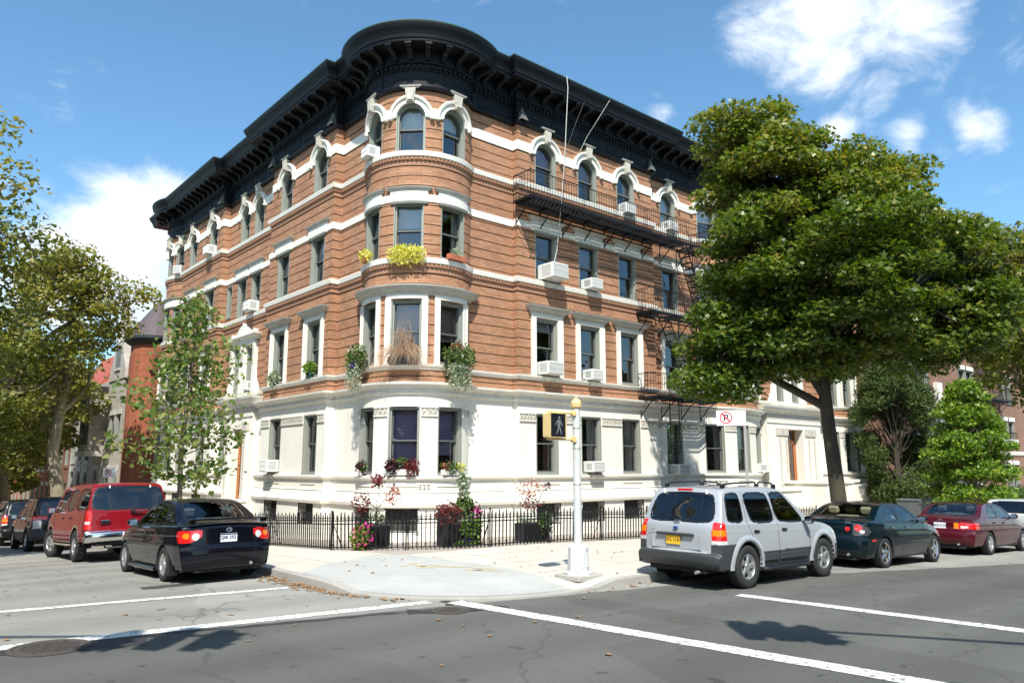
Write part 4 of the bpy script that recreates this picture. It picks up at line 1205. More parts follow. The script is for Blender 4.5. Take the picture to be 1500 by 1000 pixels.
def fire_escape_main():
    fe = empty('fire_escape', (23.9, 18.1, 4.6), 0, 'black iron fire escape with long top balcony and drop ladder on the orange brick wall', 'fire escape')
    y0 = 17.28
    z4, z3, z2 = 10.74, 7.80, 4.62
    for (x0, x1, z, gap) in ((15.62, 25.5, z4, (24.0, 24.9)), (21.72, 25.6, z3, (22.6, 23.2)), (21.72, 25.6, z2, (22.9, 23.5))):
        mb = MB(); platform(mb, x0, x1, y0 if z == z4 else 17.4, 18.16, z, gap); mb.build('balcony_floor', fe)
        yy = y0 if z == z4 else 17.4
        mb = MB(); railing(mb, [(x0, 18.14), (x0, yy+.02), (x1, yy+.02), (x1, 18.38)], z, .84); mb.build('balcony_railing', fe)
        if z == z4:   # flared end stays
            mb = MB(); mb.tube([(x0, yy, z+.84), (x0-.12, yy-.1, z+.86), (x0, yy, z-.1), (x0+.02, 18.16, z-.9)], .012, RI, 4); mb.build('stay_rod', fe)
    # stairs between the balconies
    for (xa, za, xb, zb) in ((24.05, z4, 25.35, z3), (22.7, z3, 24.5, z2)):
        mb = MB()
        for y in (17.48, 17.92):
            mb.tube([(xa, y, za-.02), (xb, y, zb+.02)], .028, RI, 4)
            mb.tube([(xa, y, za+.8), (xb+.1, y, zb+.85)], .014, RI, 4)
            for t in (.15, .4, .65, .9): mb.tube([(xa+(xb-xa)*t, y, za+(zb-za)*t), (xa+(xb-xa)*t, y, za+(zb-za)*t+.82)], .010, RI, 4)
        n = 13
        for k in range(1, n):
            t = k/n; x, z_ = xa+(xb-xa)*t, za+(zb-za)*t
            mb.box(x-.07, x+.09, 17.48, 17.92, z_-.012, z_+.008, RI)
        mb.build('stair', fe)
    mb = MB()
    for y in (17.42, 17.84):
        mb.tube([(23.15, y, z2+.95), (23.15, y, 2.62), (23.10, y, 2.54), (23.02, y, 2.60)], .021, RI, 6)
    for k in range(12): mb.tube([(23.15, 17.42, 2.75+k*.25), (23.15, 17.84, 2.75+k*.25)], .012, RI, 5)
    mb.build('drop_ladder', fe)
fire_escape_main()

# ropes hanging from the cornice
M['rope'] = pbr('pale_cable', (.6, .6, .55), .7); M['rope_dark'] = pbr('grey_cable', (.22, .22, .22), .7)
mb = MB(); mb.tube([(17.22, 17.18, 15.33), (17.25, 17.16, 14.9), (17.32, 17.45, 12.2), (17.34, 17.7, 10.5), (17.36, 17.9, 9.3), (17.3, 18.0, 8.85)], .014, M['rope'], 6)
tag(mb.build('hanging_cable'), 'long white cable hanging from the cornice down to the big air conditioner', 'cable')
mb = MB(); mb.tube([(18.2, 17.3, 14.75), (18.12, 17.7, 14.0), (18.1, 18.05, 13.35)], .006, M['rope_dark'], 5)
tag(mb.build('hanging_cable'), 'thin dark cable across the black cornice above the fire escape', 'cable')
mb = MB(); mb.tube([(19.45, 17.22, 15.20), (19.1, 17.5, 14.45), (18.92, 17.9, 13.85), (18.72, 18.05, 13.3), (18.6, 18.12, 12.8)], .008, M['rope'], 5)
tag(mb.build('hanging_cable'), 'slack grey cable slanting down the cornice to the second arched window', 'cable')

# ------------------------------------------------------------------ air conditioners
def ac_mesh(w_, h, d):
    c = MB(); c.box(-w_/2, w_/2, -d, .12, 0, h, M['pale_metal'], bev=.012)
    g1 = MB()
    g1.box(-w_/2+.03, w_/2-.03, -d-.004, -d+.01, .03, h-.03, M['grille'])
    n = 16
    for k in range(n):
        x = -w_/2+.04+(w_-.08)*k/(n-1); g1.box(x-.004, x+.004, -d-.012, -d-.004, .03, h-.03, M['pale_metal'])
    for z in (.03, h/2, h-.05): g1.box(-w_/2+.03, w_/2-.03, -d-.014, -d-.004, z, z+.012, M['pale_metal'])
    g2 = MB()
    for k in range(7):
        z = .07+k*(h-.14)/6.5
        g2.box(-w_/2-.003, -w_/2+.002, -d*.85, -d*.15, z, z+.022, M['grille'])
    s = MB(); 
    for sx in (-1, 1):
        s.tube([(sx*w_*.3, -d*.7, -.01), (sx*w_*.3, .0, -.28)], .01, M['grille'], 4)
    return c.mesh('ac_casing'), g1.mesh('ac_grille'), g2.mesh('ac_vent'), s.mesh('ac_bracket')
_ac = {}
def ac(seg, c, zs, label, w_=.60, h=.38, d=.36, dx=0, group=None):
    key = (w_, h, d)
    if key not in _ac: _ac[key] = ac_mesh(*key)
    p = seg.map(c+dx, .0, zs+.05)
    root = empty('air_conditioner', p, seg.rz(c), label, 'air conditioner', 'window air conditioners')
    for nm, me in zip(('casing', 'front_grille', 'side_vent', 'support_bracket'), _ac[key]): link(nm, me, root)
    link('side_vent', _ac[key][2], root, (w_, 0, 0))
tA = arc_s(segT, 175.5)
ac(segT, tA, 11.50, 'small white air conditioner in the arched top window left of the round corner bay', .5, .36, .3)
ac(sXP, 21.3, 11.45, 'white air conditioner behind the top balcony rails in the third arched window', .6, .40, .3)
ac(sXR, 24.17, 11.45, 'white air conditioner behind the right end of the top balcony rails', .6, .36, .3)
ac(sXP, 17.2, 8.22, 'largest white air conditioner, jutting out where the white cable ends', .74, .50, .62)
ac(sXP, 19.2, 8.2, 'medium air conditioner in the third storey window right of the largest unit', .6, .36, .42)
ac(sXP, 17.12, 5.0, 'white air conditioner with bluish front in second storey window below the largest unit', .72, .42, .45)
ac(sXP, 19.2, 4.98, 'white air conditioner in middle second storey window of three above the signal pole', .56, .36, .36)
ac(sXP, 19.2, 1.84, 'white air conditioner in the ground storey window just right of the signal pole', .6, .36, .36)
ac(sXR, 24.17, 1.72, 'air conditioner hanging under the fire escape drop ladder', .66, .40, .42)
ac(segD, arc_s(segD, 290)+.1, 1.8, 'air conditioner low beside the right street no parking post', .6, .36, .36)
ac(sYR, -29.62, 8.22, 'white air conditioner in the third storey window above the left street pediment', .56, .40, .38)
ac(sYR, -29.7, 5.02, 'small air conditioner under the left street pediment', .5, .36, .22)
ac(sYP, -26.3, 1.84, 'white air conditioner in the ground storey window left of the bay near the left door', .62, .42, .40)
ac(sYP, -34.1, 11.48, 'white air conditioner in an arched top window far down the left street', .56, .40, .36)
ac(segN, arc_s(segN, 210), 11.48, 'white air conditioner in the far left rounded bay top window', .5, .42, .3)

# ------------------------------------------------------------------ signals and signs
M['yellow_paint'] = pbr('signal_yellow_paint', (.72, .53, .24), .4, var=.1, nscale=5, dirt=(.4, .22, .05), dscale=6, dmix=.4)
M['pole_paint'] = pbr('silver_grey_paint', (.56, .58, .56), .45, var=.06, nscale=3, dirt=(.3, .32, .3), dscale=2, dmix=.4, bump=.1, bscale=20)
M['lens_dark'] = pbr('dark_signal_lens', (.012, .012, .016), .35)
def emit(name, col, s):
    m, nt, b = new_mat(name); b.inputs['Emission Color'].default_value = (*col, 1); b.inputs['Emission Strength'].default_value = s; b.inputs['Base Color'].default_value = (*[c*.22 for c in col], 1)
    return m
M['led_white'] = emit('lit_walk_figure', (.30, .33, .36), .28)
M['galv'] = pbr('galvanised_steel', (.40, .38, .35), .5, metal=.5)
M['sign_white'] = pbr('white_sign_face', (.80, .79, .77), .5); M['sign_red'] = pbr('sign_red', (.62, .03, .03), .5); M['sign_black'] = pbr('sign_black', (.02, .02, .02), .5)
pr = empty('pedestrian_signal_pole', (10.07, 9.91, sz(10.07, 9.91)), 0, 'pale grey signal pole with yellow cap carrying a yellow walk signal at the corner', 'signal pole')
z0 = .0
mb = MB(); mb.box(-.31, .31, -.31, .31, -.05, .035, M['kerb'], bev=.01); mb.build('footing', pr, local=True)
mb = MB(); mb.lathe([(.26, .035), (.26, .07), (.20, .09), (.185, .50), (.16, .53), (.085, .55)], M['pole_paint'], 8, cap=True); mb.box(-.07, .07, -.192, -.17, .16, .42, M['pole_paint'], bev=.01); mb.build('cast_base', pr, local=True)
mb = MB(); mb.lathe([(.074, .53), (.072, 3.02)], M['pole_paint'], 24)
for zz in (1.6, 2.62, 2.98, 2.25): mb.lathe([(.074, zz), (.077, zz+.005), (.077, zz+.02), (.074, zz+.025)], M['galv'], 24)
mb.build('shaft', pr, smooth=True, local=True)
mb = MB(); mb.lathe([(.078, 3.0), (.10, 3.02), (.105, 3.10), (.085, 3.13), (.05, 3.17), (.02, 3.19), (.018, 3.22), (.001, 3.23)], M['yellow_paint'], 20, cap=True); mb.build('pole_cap', pr, local=True)
for zz in (2.42, 2.90):
    mb = MB()
    mb.tube([(-.05, 0, zz), (-.45, 0, zz)], .022, M['yellow_paint'], 8); mb.box(-.11, -.05, -.06, .06, zz-.05, zz+.05, M['yellow_paint'], bev=.01)
    mb.box(-.72, -.42, -.05, .05, zz-.02, zz+.02, M['yellow_paint'], bev=.008)
    mb.build('mounting_arm', pr, local=True)
hd = MB(); X0, X1, Y0, Y1, Z0, Z1_ = -.80, -.40, -.11, .07, 2.44, 2.88
hd.box(X0, X1, Y0, Y1, Z0, Z1_, M['yellow_paint'], bev=.02)
for (a, b, c, d) in ((X0, X0+.012, Z0, Z1_), (X1-.012, X1, Z0, Z1_), (X0+.012, X1-.012, Z1_-.012, Z1_), (X0+.012, X1-.012, Z0, Z0+.012)): hd.box(a, b, Y0-.035, Y0+.02, c, d, M['yellow_paint'])
ho = hd.build('signal_housing', pr, local=True)
ln = MB(); ln.box(X0+.012, X1-.012, Y0-.02, Y0+.0, Z0+.012, Z1_-.012, M['lens_dark']); ln.build('signal_lens', ho, local=True)
fg = MB(); cx = -.58; y_ = Y0-.028; zc_ = 2.66
def seg2(pts, wds):
    n = len(pts); L_, R__ = [], []
    for i, (x, z) in enumerate(pts):
        a = pts[max(0, i-1)]; b = pts[min(n-1, i+1)]; dx, dz = b[0]-a[0], b[1]-a[1]; l = math.hypot(dx, dz) or 1
        L_.append((x-dz/l*wds[i], y_, z+dx/l*wds[i])); R__.append((x+dz/l*wds[i], y_, z-dx/l*wds[i]))
    for i in range(n-1): fg.face([L_[i], L_[i+1], R__[i+1], R__[i]], M['led_white'])
fg.face([(cx+.01+.026*math.cos(t), y_, zc_+.135+.03*math.sin(t)) for t in [PI*2*k/12 for k in range(12)]], M['led_white'])
seg2([(cx+.005, zc_+.10), (cx, zc_+.03), (cx-.005, zc_-.03)], [.028, .034, .026])
seg2([(cx+.012, zc_-.03), (cx+.035, zc_-.09), (cx+.06, zc_-.155)], [.017, .015, .012]); seg2([(cx-.016, zc_-.03), (cx-.03, zc_-.09), (cx-.062, zc_-.15)], [.017, .015, .012])
seg2([(cx+.03, zc_+.09), (cx+.062, zc_+.03), (cx+.085, zc_-.01)], [.012, .011, .009]); seg2([(cx-.025, zc_+.09), (cx-.06, zc_+.05), (cx-.09, zc_+.0)], [.012, .011, .009])
fg.build('walking_figure', ho, local=True)

def parking_sign(loc, rz, label, w_=.50, h=.38, top=3.2, arrow=True, side=-1):
    root = empty('no_parking_sign', (*loc, sz(*loc)), rz, label, 'street sign')
    mb = MB(); mb.box(-.03, .03, -.02, .02, -.2, top, M['galv'])
    mb.build('sign_post', root, local=True)
    b = MB(); b.box(*((-w_, .03) if side < 0 else (-.03, w_)), -.032, -.022, top-h, top, M['sign_white']); bo = b.build('sign_board', root, local=True)
    s = MB(); ox = 0 if side < 0 else w_; c = (ox-w_*.66, top-h*.48); r0, r1 = h*.33, h*.40; yy = -.036
    for k in range(24):
        t0, t1 = 2*PI*k/24, 2*PI*(k+1)/24
        s.face([(c[0]+r0*math.cos(t0), yy, c[1]+r0*math.sin(t0)), (c[0]+r1*math.cos(t0), yy, c[1]+r1*math.sin(t0)), (c[0]+r1*math.cos(t1), yy, c[1]+r1*math.sin(t1)), (c[0]+r0*math.cos(t1), yy, c[1]+r0*math.sin(t1))], M['sign_red'])
    for k in range(7, 19): pass
    q = h*.27; ww = h*.03
    s.face([(c[0]-q+ww, yy-.002, c[1]+q+ww), (c[0]-q-ww, yy-.002, c[1]+q-ww), (c[0]+q-ww, yy-.002, c[1]-q-ww), (c[0]+q+ww, yy-.002, c[1]-q+ww)], M['sign_red'])
    # letter P
    u = h*.20
    def rect(x0, x1, z0, z1, m): s.face([(c[0]+x0, yy-.001, c[1]+z0), (c[0]+x1, yy-.001, c[1]+z0), (c[0]+x1, yy-.001, c[1]+z1), (c[0]+x0, yy-.001, c[1]+z1)], m)
    rect(-.75*u, -.3*u, -1.1*u, 1.1*u, M['sign_black']); rect(-.3*u, .4*u, .75*u, 1.1*u, M['sign_black']); rect(-.3*u, .4*u, -.15*u, .2*u, M['sign_black']); rect(.35*u, .75*u, -.05*u, 1.0*u, M['sign_black'])
    if arrow:
        for x in (ox-w_*.22, ox-w_*.10): s.face([(x, yy, top-h*.74), (x+.035, yy, top-h*.77), (x+.035, yy, top-h*.71)], M['sign_red'])
    s.build('sign_symbol', bo, local=True)
parking_sign((15.85, 10.05), R(-50), 'white no parking sign on a steel post rising behind the silver car', .64, .36, 3.33)
parking_sign((6.95, 30.9), R(-52), 'white no parking sign on the left street behind the red car', .52, .34, 2.60, side=1)

# mast arm signals standing just outside the picture; their shadows fall on the crossing
M['sig_green'] = pbr('dark_green_paint', (.03, .06, .04), .5)
def mast_signal(tip, pole, label, heads, h=7.6):
    root = empty('traffic_signal', (*pole, 0), 0, label, 'traffic signal')
    mb = MB(); mb.tube([(0, 0, 0), (0, 0, h+1.0)], [.13, .08], M['pole_paint'], 12); mb.build('mast', root, local=True)
    dx, dy = tip[0]-pole[0], tip[1]-pole[1]
    mb = MB(); mb.tube([(0, 0, h+.15), (dx, dy, h+.15)], [.07, .05], M['pole_paint'], 8); mb.tube([(0, 0, h+.95), (dx*.8, dy*.8, h+.17)], .012, M['pole_paint'], 5); mb.build('mast_arm', root, local=True)
    for (t, ang) in heads:
        hb = MB(); c = (dx*t, dy*t)
        Mx = Matrix.Translation((c[0], c[1], h-.15)) @ Matrix.Rotation(ang, 4, 'Z')
        hb.box(-.18, .18, -.12, .12, -.55, .55, M['yellow_paint'], Mx, bev=.02)
        ho = hb.build('signal_head', root, local=True)
        for zz in (-.36, 0, .36):
            l = MB()
            for k in range(8):
                t0, t1 = PI*k/8-.2, PI*(k+1)/8-.2
                l.face([Mx @ Vector((.15*math.cos(t0), -.12, zz+.15*math.sin(t0))), Mx @ Vector((.15*math.cos(t1), -.12, zz+.15*math.sin(t1))), Mx @ Vector((.15*math.cos(t1), -.36, zz+.15*math.sin(t1)-.03)), Mx @ Vector((.15*math.cos(t0), -.36, zz+.15*math.sin(t0)-.03))], M['yellow_paint'])
            l.build('signal_visor', ho, local=True)
k_ = .4944; m_ = .5874
mast_signal((8.95-7.6*k_, 5.85-7.6*m_), (8.95-7.6*k_+6.0, 5.85-7.6*m_-10.0), 'traffic signal on a mast arm, throwing the right shadow on the asphalt', [(1.0, .6), (.965, 2.2), (.93, 0.0)])
mast_signal((3.55-7.6*k_, 9.75-7.6*m_), (3.55-7.6*k_-9.0, 9.75-7.6*m_+7.2), 'traffic signal on a mast arm, throwing the left shadow on the asphalt', [(1.0, .6), (.955, 2.2), (.90, .2)])
# ------------------------------------------------------------------ plants and trees
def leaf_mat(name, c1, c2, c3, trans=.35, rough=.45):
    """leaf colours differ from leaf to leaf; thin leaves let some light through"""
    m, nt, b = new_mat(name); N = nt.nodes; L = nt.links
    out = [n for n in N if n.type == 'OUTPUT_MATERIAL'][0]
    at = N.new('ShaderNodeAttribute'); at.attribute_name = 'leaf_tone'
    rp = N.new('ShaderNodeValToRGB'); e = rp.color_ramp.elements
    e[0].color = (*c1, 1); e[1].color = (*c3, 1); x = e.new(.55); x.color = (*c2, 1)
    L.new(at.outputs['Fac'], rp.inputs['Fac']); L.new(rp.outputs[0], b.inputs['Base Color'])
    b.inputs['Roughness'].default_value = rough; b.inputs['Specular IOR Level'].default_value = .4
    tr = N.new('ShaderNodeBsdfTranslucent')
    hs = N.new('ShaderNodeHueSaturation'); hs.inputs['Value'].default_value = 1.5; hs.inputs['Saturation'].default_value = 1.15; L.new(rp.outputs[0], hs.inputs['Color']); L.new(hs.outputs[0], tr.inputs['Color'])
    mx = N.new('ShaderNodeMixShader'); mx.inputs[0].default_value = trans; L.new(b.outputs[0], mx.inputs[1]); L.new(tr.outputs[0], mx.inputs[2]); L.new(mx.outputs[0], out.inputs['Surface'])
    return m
def star(n, r_in, spread=5.2, base=.15):
    """outline of a lobed leaf in its own plane, stalk at the origin, pointing +y"""
    pts = [(0, 0)]
    k = 2*n-1
    for i in range(k):
        a = -spread/2 + spread*i/(k-1)
        r = (1.0 if i % 2 == 0 else r_in) * (1 - .28*abs(a)/(spread/2))
        pts.append((math.sin(a)*r*.62, .42+math.cos(a)*r*.62))
    return np.array(pts)
SH = {'maple': star(5, .48), 'plane': star(3, .52, 4.2), 'oval': np.array([(0, 0), (.28, .3), (.25, .7), (0, 1), (-.25, .7), (-.28, .3)]), 'long': np.array([(0, 0), (.12, .3), (.08, .8), (0, 1.1), (-.08, .8), (-.12, .3)]), 'needle': np.array([(-.03, 0), (.03, 0), (.0, 1)])}
def leaves(name, pos, size, shape, mat, parent=None, seed=0, droop=.5, tone=None, up=.65, outward=None):
    """one mesh of many single leaves; pos (n,3) in world space"""
    rg = np.random.default_rng(seed); n = len(pos); S = SH[shape]; k = len(S)
    # leaf frame: normal mostly up with scatter
    nr = rg.normal(size=(n, 3)) * (1-up) + np.array([0, 0, up]) 
    if outward is not None: nr = nr + outward
    nr /= np.linalg.norm(nr, axis=1)[:, None]
    t = rg.normal(size=(n, 3)); t -= (t*nr).sum(1)[:, None]*nr; t /= np.linalg.norm(t, axis=1)[:, None]
    b = np.cross(nr, t)
    s = size * rg.uniform(.65, 1.25, n)
    P = pos[:, None, :] + (t[:, None, :]*S[None, :, 0:1] + b[:, None, :]*S[None, :, 1:2]) * s[:, None, None]
    P = P + nr[:, None, :]*(-(np.abs(S[:, 0])[None, :, None])*droop*.5)*s[:, None, None]
    co = P.reshape(-1, 3)
    if parent is not None:
        w_ = wm(parent); co = co - np.array(w_.translation)
    me = bpy.data.meshes.new(name)
    me.vertices.add(n*k); me.vertices.foreach_set('co', co.astype(np.float32).ravel())
    me.loops.add(n*k); me.loops.foreach_set('vertex_index', np.arange(n*k, dtype=np.int32))
    me.polygons.add(n); me.polygons.foreach_set('loop_start', np.arange(0, n*k, k, dtype=np.int32)); 
    try: me.polygons.foreach_set('loop_total', np.full(n, k, dtype=np.int32))
    except Exception: pass
    me.update(calc_edges=True)
    tn = rg.uniform(0, 1, n) if tone is None else np.clip(tone + rg.normal(0, .18, n), 0, 1)
    a = me.attributes.new('leaf_tone', 'FLOAT', 'FACE'); a.data.foreach_set('value', tn.astype(np.float32))
    me.materials.append(mat)
    o = bpy.data.objects.new(name, me); COL.objects.link(o)
    if parent is not None: o.parent = parent
    return o
def blob(rg, c, r, n, shell=.35):
    d = rg.normal(size=(n, 3)); d /= np.linalg.norm(d, axis=1)[:, None]
    q = rg.uniform(shell, 1, n)**.5
    return np.array(c) + d*q[:, None]*np.array(r)
M['leaf_maple'] = leaf_mat('norway_maple_leaf', (.040, .085, .010), (.125, .175, .028), (.34, .28, .06), .36, .34)
M['leaf_plane'] = leaf_mat('plane_leaf', (.075, .11, .018), (.19, .205, .04), (.38, .30, .08), .36)
M['leaf_pale'] = leaf_mat('young_plane_leaf', (.06, .125, .022), (.14, .21, .045), (.30, .30, .10), .38)
M['leaf_bright'] = leaf_mat('fresh_green_leaf', (.035, .10, .012), (.14, .25, .028), (.34, .40, .07), .4)
M['leaf_yew'] = leaf_mat('yew_needle', (.024, .055, .010), (.055, .095, .018), (.12, .13, .035), .2, .7)
M['leaf_shrub'] = leaf_mat('shrub_leaf', (.05, .10, .02), (.09, .15, .03), (.16, .2, .06), .3)
M['leaf_lime'] = leaf_mat('lime_vine_leaf', (.50, .50, .08), (.70, .66, .14), (.85, .78, .30), .35)
M['leaf_red'] = leaf_mat('dark_red_leaf', (.09, .012, .018), (.16, .03, .035), (.30, .08, .06), .3)
M['leaf_pink'] = leaf_mat('red_maple_leaf', (.30, .08, .06), (.45, .16, .12), (.55, .28, .2), .4)
M['leaf_grey'] = leaf_mat('grey_green_leaf', (.18, .24, .13), (.34, .40, .25), (.6, .62, .5), .3)
M['leaf_purple'] = leaf_mat('purple_leaf', (.03, .008, .02), (.07, .02, .035), (.14, .05, .05), .2)
M['straw'] = leaf_mat('dry_ornamental_grass', (.40, .27, .17), (.62, .47, .32), (.78, .64, .46), .3)
M['fl_pink'] = leaf_mat('pink_petal', (.75, .04, .30), (.85, .10, .45), (.85, .30, .40), .3); M['fl_white'] = leaf_mat('white_petal', (.8, .8, .72), (.85, .85, .8), (.9, .85, .7), .3)
M['fl_purple'] = leaf_mat('violet_petal', (.10, .03, .38), (.16, .06, .5), (.3, .15, .6), .3)
M['bark'] = pbr('dark_bark', (.052, .042, .030), .9, var=.35, nscale=9, bump=.8, bscale=18, dirt=(.07, .085, .03), dscale=2, dmix=.5)
M['bark_pale'] = pbr('mottled_plane_bark', (.26, .22, .15), .85, var=.25, nscale=5, bump=.4, bscale=12, dirt=(.10, .085, .055), dscale=4, dmix=.85)
M['bark_young'] = pbr('young_bark', (.20, .17, .13), .85, var=.3, nscale=10, bump=.3)
M['pot_black'] = pbr('black_planter', (.018, .018, .02), .55); M['pot_terra'] = pbr('terracotta', (.42, .13, .06), .8); M['pot_white'] = pbr('white_window_box', (.62, .60, .55), .6); M['pot_green'] = pbr('dark_green_pot', (.01, .05, .05), .4)

def grow(mb, p, d, length, r, depth, rg, mat, tips, bend=.25, up=.15, n=5, split=(2, 3), spread=.7, shrink=.72):
    """one limb as a bent tapering tube, then its branches; tips collects twig ends"""
    pts = [Vector(p)]; d = Vector(d).normalized()
    for i in range(n):
        d = (d + Vector((rg.gauss(0, bend), rg.gauss(0, bend), rg.gauss(0, bend)+up))*.35).normalized()
        pts.append(pts[-1] + d*length/n)
    r1 = r*.62
    mb.tube(pts, [r+(r1-r)*i/n for i in range(n+1)], mat, 8 if r > .05 else 5, cap=False)
    if depth == 0:
        tips.append(pts[-1]); tips.append(pts[-2]); return
    if depth <= 2: tips.append(pts[-1])
    for k in range(rg.randint(*split)):
        a = rg.uniform(0, 2*PI); ax = d.orthogonal().normalized(); ax.rotate(Matrix.Rotation(a, 3, d))
        nd = (d + ax*rg.uniform(spread*.6, spread*1.2)).normalized()
        grow(mb, pts[rg.randint(n-2, n)], nd, length*shrink*rg.uniform(.8, 1.15), r1*.8, depth-1, rg, mat, tips, bend, up, max(3, n-1), split, spread, shrink)

def branch_to(mb, a, b, r0, r1, mat, rg, sag=.12, n=6, sides=6):
    a, b = Vector(a), Vector(b); L_ = (b-a).length; pts = []
    o1 = Vector((rg.gauss(0, 1), rg.gauss(0, 1), rg.gauss(0, 1)))*L_*sag
    for i in range(n+1):
        t = i/n; pts.append(a.lerp(b, t) + o1*math.sin(PI*t)*.6 + Vector((rg.gauss(0, 1), rg.gauss(0, 1), rg.gauss(0, 1)))*L_*.012)
    mb.tube(pts, [r0+(r1-r0)*i/n for i in range(n+1)], mat, sides, cap=False)

def big_tree(name, label, cat, base, trunk, crown, nclump, nleaf, size, shape, lmat, bmat, seed, r0=.3, group=None, clump=(1.0, .55), flat=.55, hang=0, lean_tone=None, fork=None):
    """trunk: list of points; crown: list of ellipsoids (centre, radii) that bound the clumps of leaves"""
    rg = np.random.default_rng(seed); rr = random.Random(seed)
    root = empty(name, base, 0, label, cat, group)
    mb = MB(); T = [Vector(p) for p in trunk]; nT = len(T)
    mb.tube(T, [r0*(1.25 if i == 0 else 1)*(1-.55*i/(nT-1)) for i in range(nT)], bmat, 14, cap=False)
    cen, wts = [], []
    vol = np.array([np.prod(e[1]) for e in crown])**(.72); pick = rg.choice(len(crown), size=nclump, p=vol/vol.sum())
    for k in pick:      # of a few candidates take the one farthest from the clumps already placed: an even, full crown
        c, r = crown[k]; best = None
        for _ in range(5):
            d = rg.normal(size=3); d /= np.linalg.norm(d); q = rg.uniform(.25, 1)**.42; e = np.array(c) + d*q*np.array(r)
            g = min([float(((e-o_)**2).sum()) for o_ in cen], default=9)
            if best is None or g > best[0]: best = (g, e)
        cen.append(best[1])
    cen = np.array(cen)
    if fork:
        for F_ in fork: mb.tube([Vector(p) for p in F_], [r0*.52, r0*.45, r0*.36, r0*.25][:len(F_)], bmat, 10, cap=False)
    # limbs: from the upper trunk towards groups of clumps
    limbs = []
    for j in range(9):
        k = rr.randrange(len(cen)); s = T[rr.randint(max(1, nT-3), nT-1)]
        e = Vector(cen[k]); e = s.lerp(e, .75); limbs.append((s, e)); branch_to(mb, s, e, r0*.42, r0*.14, bmat, rr, .10, 7, 8)
    for c in cen:
        v = Vector(c); best = None
        for (s, e) in limbs:
            for t in (.35, .55, .75, 1.0):
                q = s.lerp(e, t); dd = (q-v).length
                if best is None or dd < best[0]: best = (dd, q)
        branch_to(mb, best[1], v, .035+.012*best[0], .012, bmat, rr, .10, 4, 5)
        if best[0] > .6:
            for _ in range(2): branch_to(mb, best[1].lerp(v, .6), v+Vector((rr.uniform(-.5, .5), rr.uniform(-.5, .5), rr.uniform(-.2, .3))), .014, .006, bmat, rr, .15, 3, 4)
    mb.build('trunk', root, smooth=True)
    per = max(1, nleaf//nclump); P = []; tn = []; ow = []
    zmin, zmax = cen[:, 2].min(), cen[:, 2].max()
    for c in cen:
        s = rg.uniform(.7, 1.3)
        m = int(per*s*s)
        q = blob(rg, (0, 0, 0), (clump[0]*s, clump[0]*s, clump[1]*s), m, .15)
        q[:, 2] = q[:, 2]*1.0 - flat*(q[:, 0]**2+q[:, 1]**2)*.35 - hang*rg.uniform(0, 1, m)**2
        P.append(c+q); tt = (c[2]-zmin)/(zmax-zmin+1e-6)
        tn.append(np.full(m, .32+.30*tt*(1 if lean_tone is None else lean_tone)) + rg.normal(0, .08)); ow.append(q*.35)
    P = np.concatenate(P); tn = np.concatenate(tn); ow = np.concatenate(ow)
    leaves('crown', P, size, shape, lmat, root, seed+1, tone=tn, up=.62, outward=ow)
    return root

# the large street maple on the right-hand pavement
bx, by = 20.9, 10.35; bz = sz(bx, by)
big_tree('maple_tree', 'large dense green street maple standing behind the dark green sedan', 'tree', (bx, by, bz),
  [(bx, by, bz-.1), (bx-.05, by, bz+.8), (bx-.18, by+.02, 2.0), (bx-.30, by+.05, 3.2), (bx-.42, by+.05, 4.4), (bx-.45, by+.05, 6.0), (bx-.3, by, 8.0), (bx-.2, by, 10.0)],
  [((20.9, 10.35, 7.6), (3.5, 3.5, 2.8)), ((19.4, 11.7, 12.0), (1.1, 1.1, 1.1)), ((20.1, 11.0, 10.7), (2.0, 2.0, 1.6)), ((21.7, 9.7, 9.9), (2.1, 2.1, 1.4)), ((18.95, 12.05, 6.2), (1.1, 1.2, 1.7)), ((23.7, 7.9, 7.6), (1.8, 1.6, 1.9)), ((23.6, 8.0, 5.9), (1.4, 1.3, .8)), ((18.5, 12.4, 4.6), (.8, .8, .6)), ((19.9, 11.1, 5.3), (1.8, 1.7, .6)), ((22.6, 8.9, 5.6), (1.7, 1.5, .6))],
  250, 112000, .148, 'maple', M['leaf_maple'], M['bark'], 11, .235, clump=(.80, .36), flat=.45, fork=[[(bx-.40, by+.05, 4.0), (bx-.9, by+.5, 5.2), (bx-1.5, by+1.1, 6.8), (bx-1.9, by+1.4, 8.6)], [(bx-.42, by+.05, 4.3), (bx+.4, by-.4, 5.4), (bx+1.2, by-1.1, 6.6), (bx+1.7, by-1.6, 8.2)], [(bx-.36, by+.05, 3.7), (bx-1.3, by+1.2, 4.6), (bx-2.0, by+1.9, 5.1), (bx-2.5, by+2.3, 5.5)]])

